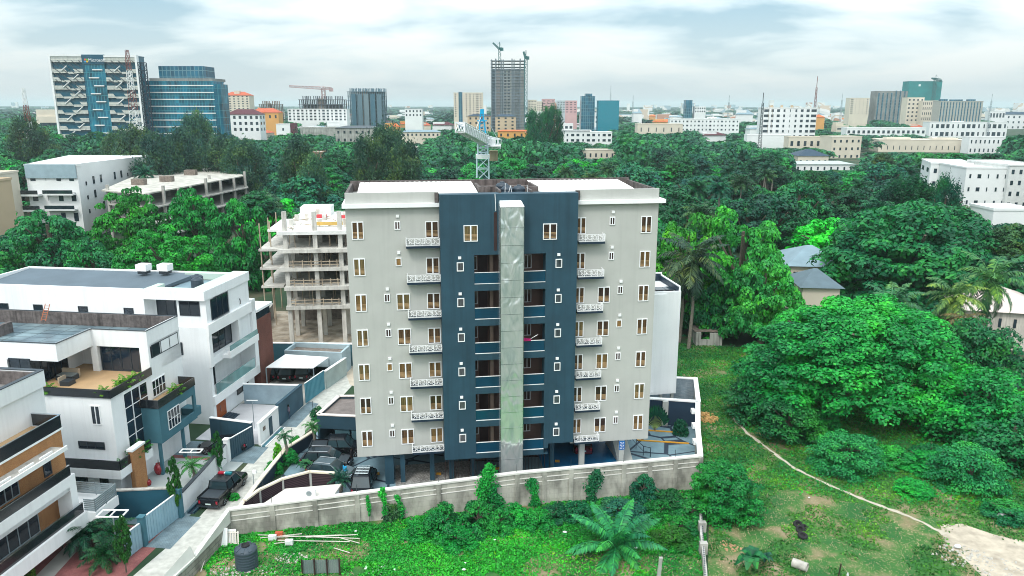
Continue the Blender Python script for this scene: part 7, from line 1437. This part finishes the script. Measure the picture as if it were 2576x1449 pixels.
# ================================================================ things on the lots
x, y = G(622, 1425); tk = thing('water_tank', 'big dark grey plastic water tank standing on rubble at the bottom left of the lot', 'water tank', (x, y, 0)); b = MB().lathe([(.80, 0), (.83, .06)] + [q for i in range(6) for q in ((.83, .12 + i * .22), (.80, .17 + i * .22), (.83, .22 + i * .22))] + [(.84, 1.45), (.80, 1.55), (.55, 1.72), (.30, 1.76)], n=28); link('tank_body', b.mesh('tank_body', smooth=True), plain('dark_grey_tank', (.045, .065, .085), .5), tk)
q = MB()
for i in range(8): a = i * .785; q.box(-.13, .13, .45, .80, 1.5, 1.64) if i == 0 else q.hull([[(math.cos(a) * r0 - math.sin(a) * t_, math.sin(a) * r0 + math.cos(a) * t_, z_) for r0, t_, z_ in ((.45, -.12, 1.62), (.82, -.14, 1.44), (.82, .14, 1.44), (.45, .12, 1.62))], [(math.cos(a) * r0 - math.sin(a) * t_, math.sin(a) * r0 + math.cos(a) * t_, z_) for r0, t_, z_ in ((.45, -.1, 1.78), (.78, -.12, 1.62), (.78, .12, 1.62), (.45, .1, 1.78))]])
link('shoulder_pad', q.mesh('shoulder_pad'), MATS['dark_grey_tank'], tk); q = MB().lathe([(.3, 1.74), (.31, 1.86), (.25, 1.88), (.24, 1.80)], n=18); link('lid', q.mesh('lid', smooth=True), rubber, tk)
cs = thing('sheet_fence', 'short fence of three grey metal sheets on dark posts at the bottom of the lot', 'fence', (*G(808, 1447), 0)); xa, ya = G(762, 1447); xb, yb = G(856, 1445)
for i in range(3):
    q = MB(); n_ = 12
    for k in range(n_): f0, f1 = (i + k / n_) / 3, (i + (k + 1) / n_) / 3; q.add([(xa + (xb - xa) * f_, ya + (yb - ya) * f_ + (.03 if (k + j) % 2 else 0), z_) for z_ in (.12, 1.25) for j, f_ in enumerate((f0, f1))], [(0, 1, 3, 2)])
    q.obj('metal_sheet', steel, cs)
for i in range(4): q = MB(); f_ = i / 3; xx_ = xa + (xb - xa) * f_; yy_ = ya + (yb - ya) * f_; q.box(xx_ - .05, xx_ + .05, yy_ - .12, yy_ - .04, 0, 1.4); q.obj('post', darkbrown, cs)
def clutter(name, label, cat, px, py, n, spread, size, m_, seed, flat=.5, kind=None):
    r = random.Random(seed); x, y = G(px, py); q = MB()
    for i in range(n):
        a, d = r.random() * 6.28, r.random() ** .6; cx_, cy2 = x + math.cos(a) * d * spread[0], y + math.sin(a) * d * spread[1]; s_ = size * r.uniform(.4, 1.3); pts = []
        for zz in (0, s_ * flat): pts.append([(cx_ + math.cos(k * 1.05 + a) * s_ * r.uniform(.6, 1) * (1 if zz == 0 else .6), cy2 + math.sin(k * 1.05 + a) * s_ * r.uniform(.6, 1) * (1 if zz == 0 else .6), .01 + zz) for k in range(6)])
        q.hull(pts)
    if kind: q.obj(name, m_, None, label=label, cat=cat, kind=kind)
    else: o = thing(name, label, cat, (x, y, 0)); q.obj('heap', m_, o)
rubm = plain('pale_rubble', (.44, .42, .38), .95, var=.3, sc=3)
clutter('rubble', 'pale broken rubble around the big plastic tank', 'rubble', 610, 1440, 120, (2.6, 1.0), .12, rubm, 1, kind='stuff'); clutter('rubble', 'pale rubble patch left of the metal sheets', 'rubble', 735, 1405, 70, (1.3, .7), .12, rubm, 2, kind='stuff'); clutter('rubble', 'white litter and stones near the bottom centre of the lot', 'rubble', 960, 1432, 26, (1.5, .7), .12, junk_w, 3, kind='stuff'); clutter('rubble', 'rubble and rubbish along the sandy clearing edge', 'rubble', 2420, 1400, 90, (2.2, 1.6), .14, rubm, 4, kind='stuff'); clutter('rubble', 'stones on the sandy clearing at the bottom right corner', 'rubble', 2520, 1430, 120, (2.4, 1.5), .10, rubm, 5, kind='stuff'); clutter('wood_chips', 'reddish broken branches beside the banana plant', 'debris', 1835, 1375, 50, (1.0, .8), .12, plain('reddish_wood', (.42, .25, .14), .9), 6, kind='stuff')
clutter('dry_brush', 'heap of dry orange brown brushwood outside the side wall', 'debris', 1778, 1052, 110, (1.1, 1.5), .26, plain('dry_brush', (.45, .27, .10), .95, var=.5, sc=4), 7, .9, kind='stuff')
for i, (px, py, s_, lb) in enumerate(((2520, 1305, .42, 'large white sack lying above the sandy clearing'), (1421, 1343, .18, 'small white sack in the grass below the mirror shaft'), (885 + 10, 1340, .12, 'white scrap left of the creeper bush pair'), (1245, 1362, .12, 'white scrap in the middle of the lot'), (1905, 1268 + 0, .1, 'white scrap below the round corner tree'), (1712, 1330, .14, 'white scrap right of the oil palm tips'), (1600, 1382, .14, 'white scrap near the concrete post'), (2035, 1255, .1, 'small white scrap on the slope above the tyres'), (2408, 1380, .3, 'white bag on the rubbish at the sandy clearing'), (1170, 1400 + 20, .1, 'white scrap near the bottom centre'), (1167, 1437, .14, 'crumpled white bag at the bottom centre'))):
    x, y = G(px, py); q = MB(); r = random.Random(i); rings = [[(math.cos(k * 1.047) * s_ * R_ * r.uniform(.8, 1.2), math.sin(k * 1.047) * s_ * .7 * R_ * r.uniform(.8, 1.2), z_ * s_) for k in range(6)] for R_, z_ in ((.9, .05), (1.1, .4), (.75, .75), (.2, .9))]; q.hull(rings); o = thing('plastic_sack', lb, 'sack', (x, y, .1), group='white scraps on the lots'); link('sack_body', q.mesh('sack_body', smooth=True), junk_w, o)
tl = [((650, 1352), (905, 1362)), ((690, 1358), (860, 1353)), ((700, 1366), (880, 1370)), ((655, 1360), (760, 1350)), ((770, 1358), (900, 1352)), ((850, 1358), (905, 1374)), ((690, 1374), (730, 1370)), ((840, 1385), (880, 1398))]
for i, (a, b_) in enumerate(tl):
    (x0, y0), (x1, y1) = G(*a), G(*b_); o = thing('timber_plank', 'long pale timber plank lying in the weeds right of the plastic tank', 'plank', ((x0 + x1) / 2, (y0 + y1) / 2, 0), group='planks in the weeds'); q = MB(); q.hull([[(x0, y0 - .035, .22), (x0, y0 + .035, .22), (x0, y0 + .035, .25), (x0, y0 - .035, .25)], [(x1, y1 - .035, .24), (x1, y1 + .035, .24), (x1, y1 + .035, .28), (x1, y1 - .035, .28)]]); q.obj('plank', plain('bleached_timber', (.60, .56, .50), .9) if 'bleached_timber' not in MATS else MATS['bleached_timber'], o)
for (px, py, m_, lb) in ((703, 1352, redroof, 'small red orange box among the planks'), (686, 1360, junk_w, 'white red box left of the planks'), (728, 1372, junk_w, 'white block under the planks')):
    x, y = G(px, py); o = thing('scrap_box', lb, 'box', (x, y, 0)); q = MB(); q.box(x - .3, x + .3, y - .15, y + .15, .1, .5).box(x - .25, x + .1, y - .2, y - .15, .2, .45); q.obj('box_body', m_, o)
# leaning panels at the lane-side wall
for i, (px, py, w_, h_, m_, lb) in enumerate(((548, 1378, .7, 1.3, white2, 'white board leaning on the lane side block wall'), (566, 1372, .8, 1.0, junk_w, 'pale board leaning right of the white board'))):
    x, y = G(px, py); o = thing('leaning_board', lb, 'board', (x, y, 0)); q = MB(); q.hull([[(x, y, 0), (x + w_, y + .1, 0), (x + w_, y + .16, 0), (x, y + .06, 0)], [(x - .1, y + .6, h_), (x + w_ - .1, y + .7, h_), (x + w_ - .1, y + .76, h_), (x - .1, y + .66, h_)]]); q.obj('board', m_, o)
x, y = G(585, 1372); o = thing('pallet', 'weathered wooden pallet leaning beside the boards', 'pallet', (x, y, 0)); q = MB()
for k in range(6): q.hull([[(x - .6 + k * .2, y, .0), (x - .48 + k * .2, y, 0), (x - .48 + k * .2, y + .04, 0), (x - .6 + k * .2, y + .04, 0)], [(x - .75 + k * .2, y + .5, .95), (x - .63 + k * .2, y + .5, .95), (x - .63 + k * .2, y + .54, .95), (x - .75 + k * .2, y + .54, .95)]])
q.tube((x - .62, y + .08, .12), (x + .5, y + .08, .12), .04, n=4).tube((x - .72, y + .46, .85), (x + .4, y + .46, .85), .04, n=4); q.obj('pallet_slats', MATS['bleached_timber'], o)
x, y = G(505, 1440); x1, y1 = G(545, 1362); o = thing('wooden_pole', 'long pale pole leaning on the block wall beside the tank', 'pole', (x, y, 0)); q = MB(); q.tube((x, y, .05), (x1, y1, 1.2), .04, n=6); q.obj('pole', MATS['bleached_timber'], o)
# tyres
tym = MB().lathe([(.22, 0), (.36, .0), (.40, .06), (.40, .16), (.36, .22), (.22, .22), (.20, .16), (.20, .06)], n=20).mesh('tyre', smooth=True); tym.materials.append(rubber)
for i, (px, py, z_, tilt, sc_, lb) in enumerate(((2018, 1352, .08, (.25, .1), 1.0, 'nearest old tyre of the pile with pale inner ring'), (2011, 1335, .1, (.9, .2), .9, 'old tyre leaning in the middle of the tyre pile'), (2006, 1322, .1, (.8, -.2), .9, 'old tyre at the far end of the tyre pile'), (2022, 1330, .05, (.5, .6), .8, 'small tyre at the right of the tyre pile'))):
    x, y = G(px, py); o = thing('old_tyre', lb, 'tyre', (x, y, 0), group='tyres dumped on the slope'); link('tyre', tym, None, o, (0, 0, z_), rot=(tilt[0], tilt[1], 0), scale=sc_)
x, y = G(2030, 1438); o = thing('concrete_pipe', 'short pale concrete pipe lying at the bottom edge', 'pipe', (x, y, 0)); q = MB(); n_ = 20; ax = Vector((.75, -.6, 0)).normalized(); sd_ = Vector((ax.y, -ax.x, 0))
rings = []
for (d, r_) in ((0, .28), (0, .34), (-1.1, .34), (-1.1, .28), (0, .279)): rings.append([tuple(Vector((x, y, .34)) + ax * d + sd_ * r_ * math.cos(k * 6.283 / n_) + Vector((0, 0, r_ * math.sin(k * 6.283 / n_)))) for k in range(n_)])
vs = [p_ for r_ in rings for p_ in r_]; q.add(vs, [(j * n_ + k, j * n_ + (k + 1) % n_, (j + 1) * n_ + (k + 1) % n_, (j + 1) * n_ + k) for j in range(4) for k in range(n_)]); q.obj('pipe_body', rubm, o)
x, y = G(2107, 1460); o = thing('iron_post', 'dark iron post with a string and a white bag at the bottom edge', 'post', (x, y, 0)); q = MB(); q.tube((x, y, 0), (x + .15, y + .05, 1.35), .05, n=6); q.obj('shaft', darkbrown, o); q = MB(); q.tube((x + .15, y + .05, 1.3), (x + .75, y + .1, .55), .012, n=4); q.obj('string', wood, o); q = MB(); q.hull([[(x + .70, y + .1, .3), (x + .86, y + .1, .3), (x + .86, y + .2, .3), (x + .7, y + .2, .3)], [(x + .72, y + .1, .58), (x + .78, y + .1, .58), (x + .78, y + .15, .58), (x + .72, y + .15, .58)]]); q.obj('bag', junk_w, o)
x, y = G(1655, 1465); o = thing('concrete_post', 'pale grey concrete post standing right of the oil palm', 'post', (x, y, 0)); q = MB(); q.hull([[(x - .14, y - .1, 0), (x + .14, y - .1, 0), (x + .14, y + .1, 0), (x - .14, y + .1, 0)], [(x + .02, y - .1, 2.0), (x + .24, y - .1, 2.0), (x + .24, y + .1, 2.0), (x + .02, y + .1, 2.0)]]); q.obj('shaft', concrete, o); q = MB(); q.box(x + .0, x + .26, y - .12, y + .12, 2.0, 2.04); q.obj('cap', concrete, o)
o = thing('low_block_wall', 'low wall of open hollow blocks dividing the lot from the slope', 'wall', (16, 57, 0)); q = MB(); wallrun(q, [(17.05, 63.2), (15.2, 55), (14.3, 50), (12.6, 42)], .75, .22); q.obj('block_course', concrete, o); q = MB()
for i in range(70):
    f_ = i / 70; yy_ = 63.0 - f_ * 20; xx_ = 17.0 - (63.0 - yy_) * .212; q.box(xx_ - .05, xx_ + .05, yy_ - .08, yy_ + .08, .751, .757)
q.obj('block_holes', navy, o)
for yy_ in (56.2, 53.2): q = MB(); xx_ = 17.0 - (63.0 - yy_) * .212; q.box(xx_ - .3, xx_ + .3, yy_ - .22, yy_ + .22, 0, .95); q.obj('pier', concrete, o)
# ================================================================ lamps, pots and pipes along the lane
def frame_lamp(px, ptop, pbase, label, s_=.55):
    x, y = G(px, pbase); z_ = Yp(px, ptop, y)[1]; o = thing('yard_lamp', label, 'lamp', (x, y, 0)); q = MB(); q.tube((x, y, 0), (x, y, z_), .045, n=6); q.obj('pole', steel, o); q = MB()
    for (a0, a1, b0, b1) in ((-1.0, 1.0, -s_, -s_ + .1), (-1.0, 1.0, s_ - .1, s_), (-1.0, -.9, -s_ + .1, s_ - .1), (.9, 1.0, -s_ + .1, s_ - .1)): q.box(x + a0, x + a1, y + b0, y + b1, z_ + .0, z_ + .08)
    q.obj('lamp_frame', white2, o); q = MB(); q.box(x - .05, x + .05, y - s_ + .1, y + s_ - .1, z_ + .0, z_ + .05); q.obj('crossbar', white2, o)
frame_lamp(297, 1293, 1400, 'square white frame lamp over the front house gate yard'); frame_lamp(487, 1135, 1190, 'square white frame lamp above the middle house yard', .4)
x, y = G(641, 1248); z_ = Yp(641, 1183, y)[1]; o = thing('floodlight_pole', 'thin pole with a white floodlight at the fence corner by the pickup', 'lamp', (x, y, 0)); q = MB(); q.tube((x, y, 0), (x, y, z_), .04, n=6); q.obj('pole', steel, o); q = MB(); q.box(x + .02, x + .32, y - .15, y + .05, z_ - .25, z_ + .02); q.obj('lamp_head', white2, o)
x, y = G(640, 1078); z_ = Yp(632, 1008, y)[1]; o = thing('street_lamp', 'slender pale lamp pole in front of the white guard house', 'lamp', (x, y, 0)); q = MB(); q.tube((x, y, 0), (x, y, z_), .05, .035, n=6); q.obj('pole', steel, o); q = MB(); q.box(x - .6, x + .6, y - .04, y + .04, z_, z_ + .07); q.obj('lamp_arm', white2, o)
potm = plain('glossy_red_glaze', (.32, .01, .02), .2, spec=.8)
for (px, py, s_, m_, lb) in ((401, 1193, 1.0, potm, 'large red urn beside the white wall of the middle house'), (375, 1222, .55, potm, 'small red pot at the foot of the brick pillar'), (331, 1244, .45, white2, 'white planter nearest the dark blue yard wall'), (340, 1236, .45, white2, 'white planter behind the nearest one'), (412, 1250, .5, white2, 'white planter at the end of the yard wall'), (618 + 183, 950, .5, gategrey, 'blue grey planter at the turquoise gate')):
    x, y = G(px, py); o = thing('urn', lb, 'pot', (x, y, 0)); q = MB().lathe([(.22, 0), (.40, .35), (.44, .65), (.34, .95), (.22, 1.05), (.25, 1.12), (.2, 1.1)], n=16); link('urn_body', q.mesh('urn_body', smooth=True), m_, o, scale=s_); q = MB().tube((0, 0, 1.0), (.02, 0, 1.5), .05, .03, 5); link('plant_stem', q.mesh('plant_stem'), bark, o, scale=s_)
x, y = fw(14.6, .9)[:2]; o = thing('laundry', 'magenta cloth and white rack hanging over a loggia rail', 'laundry', (x, y, 0)); zl = 19.0 - 3.15 * 2 + 1.03; q = MB(FF); q.prism([(13.9, 1.02), (14.7, 1.02), (14.7, 1.32), (13.9, 1.32)], zl + .0, [zl + .25, zl + .12, zl + .12, zl + .25]); q.obj('cloth', plain('magenta_cloth', (.55, .01, .16), .8), o); q = MB(FF)
for k in range(4): q.tube((14.6 + k * .12, 1.1, zl + .05 + k * .07), (15.2 + k * .05, 1.1, zl + .42 + k * .02), .02, n=4)
q.obj('rack', white2, o)
# ================================================================ air
hz_ = MB(); hz_.box(-9000, 9000, -150, 9500, -1.5, 78)
m = bpy.data.materials.new('haze'); m.use_nodes = True; t = m.node_tree; t.nodes.clear(); pv = t.nodes.new("ShaderNodeVolumePrincipled"); ou = t.nodes.new("ShaderNodeOutputMaterial"); t.links.new(pv.outputs[0], ou.inputs['Volume'])
pv.inputs['Color'].default_value = (.80, .93, .97, 1); pv.inputs['Density'].default_value = .00012; pv.inputs['Anisotropy'].default_value = .2
hz_.obj('haze', m, None, kind='stuff', label='faint bluish haze over the city', cat='haze')
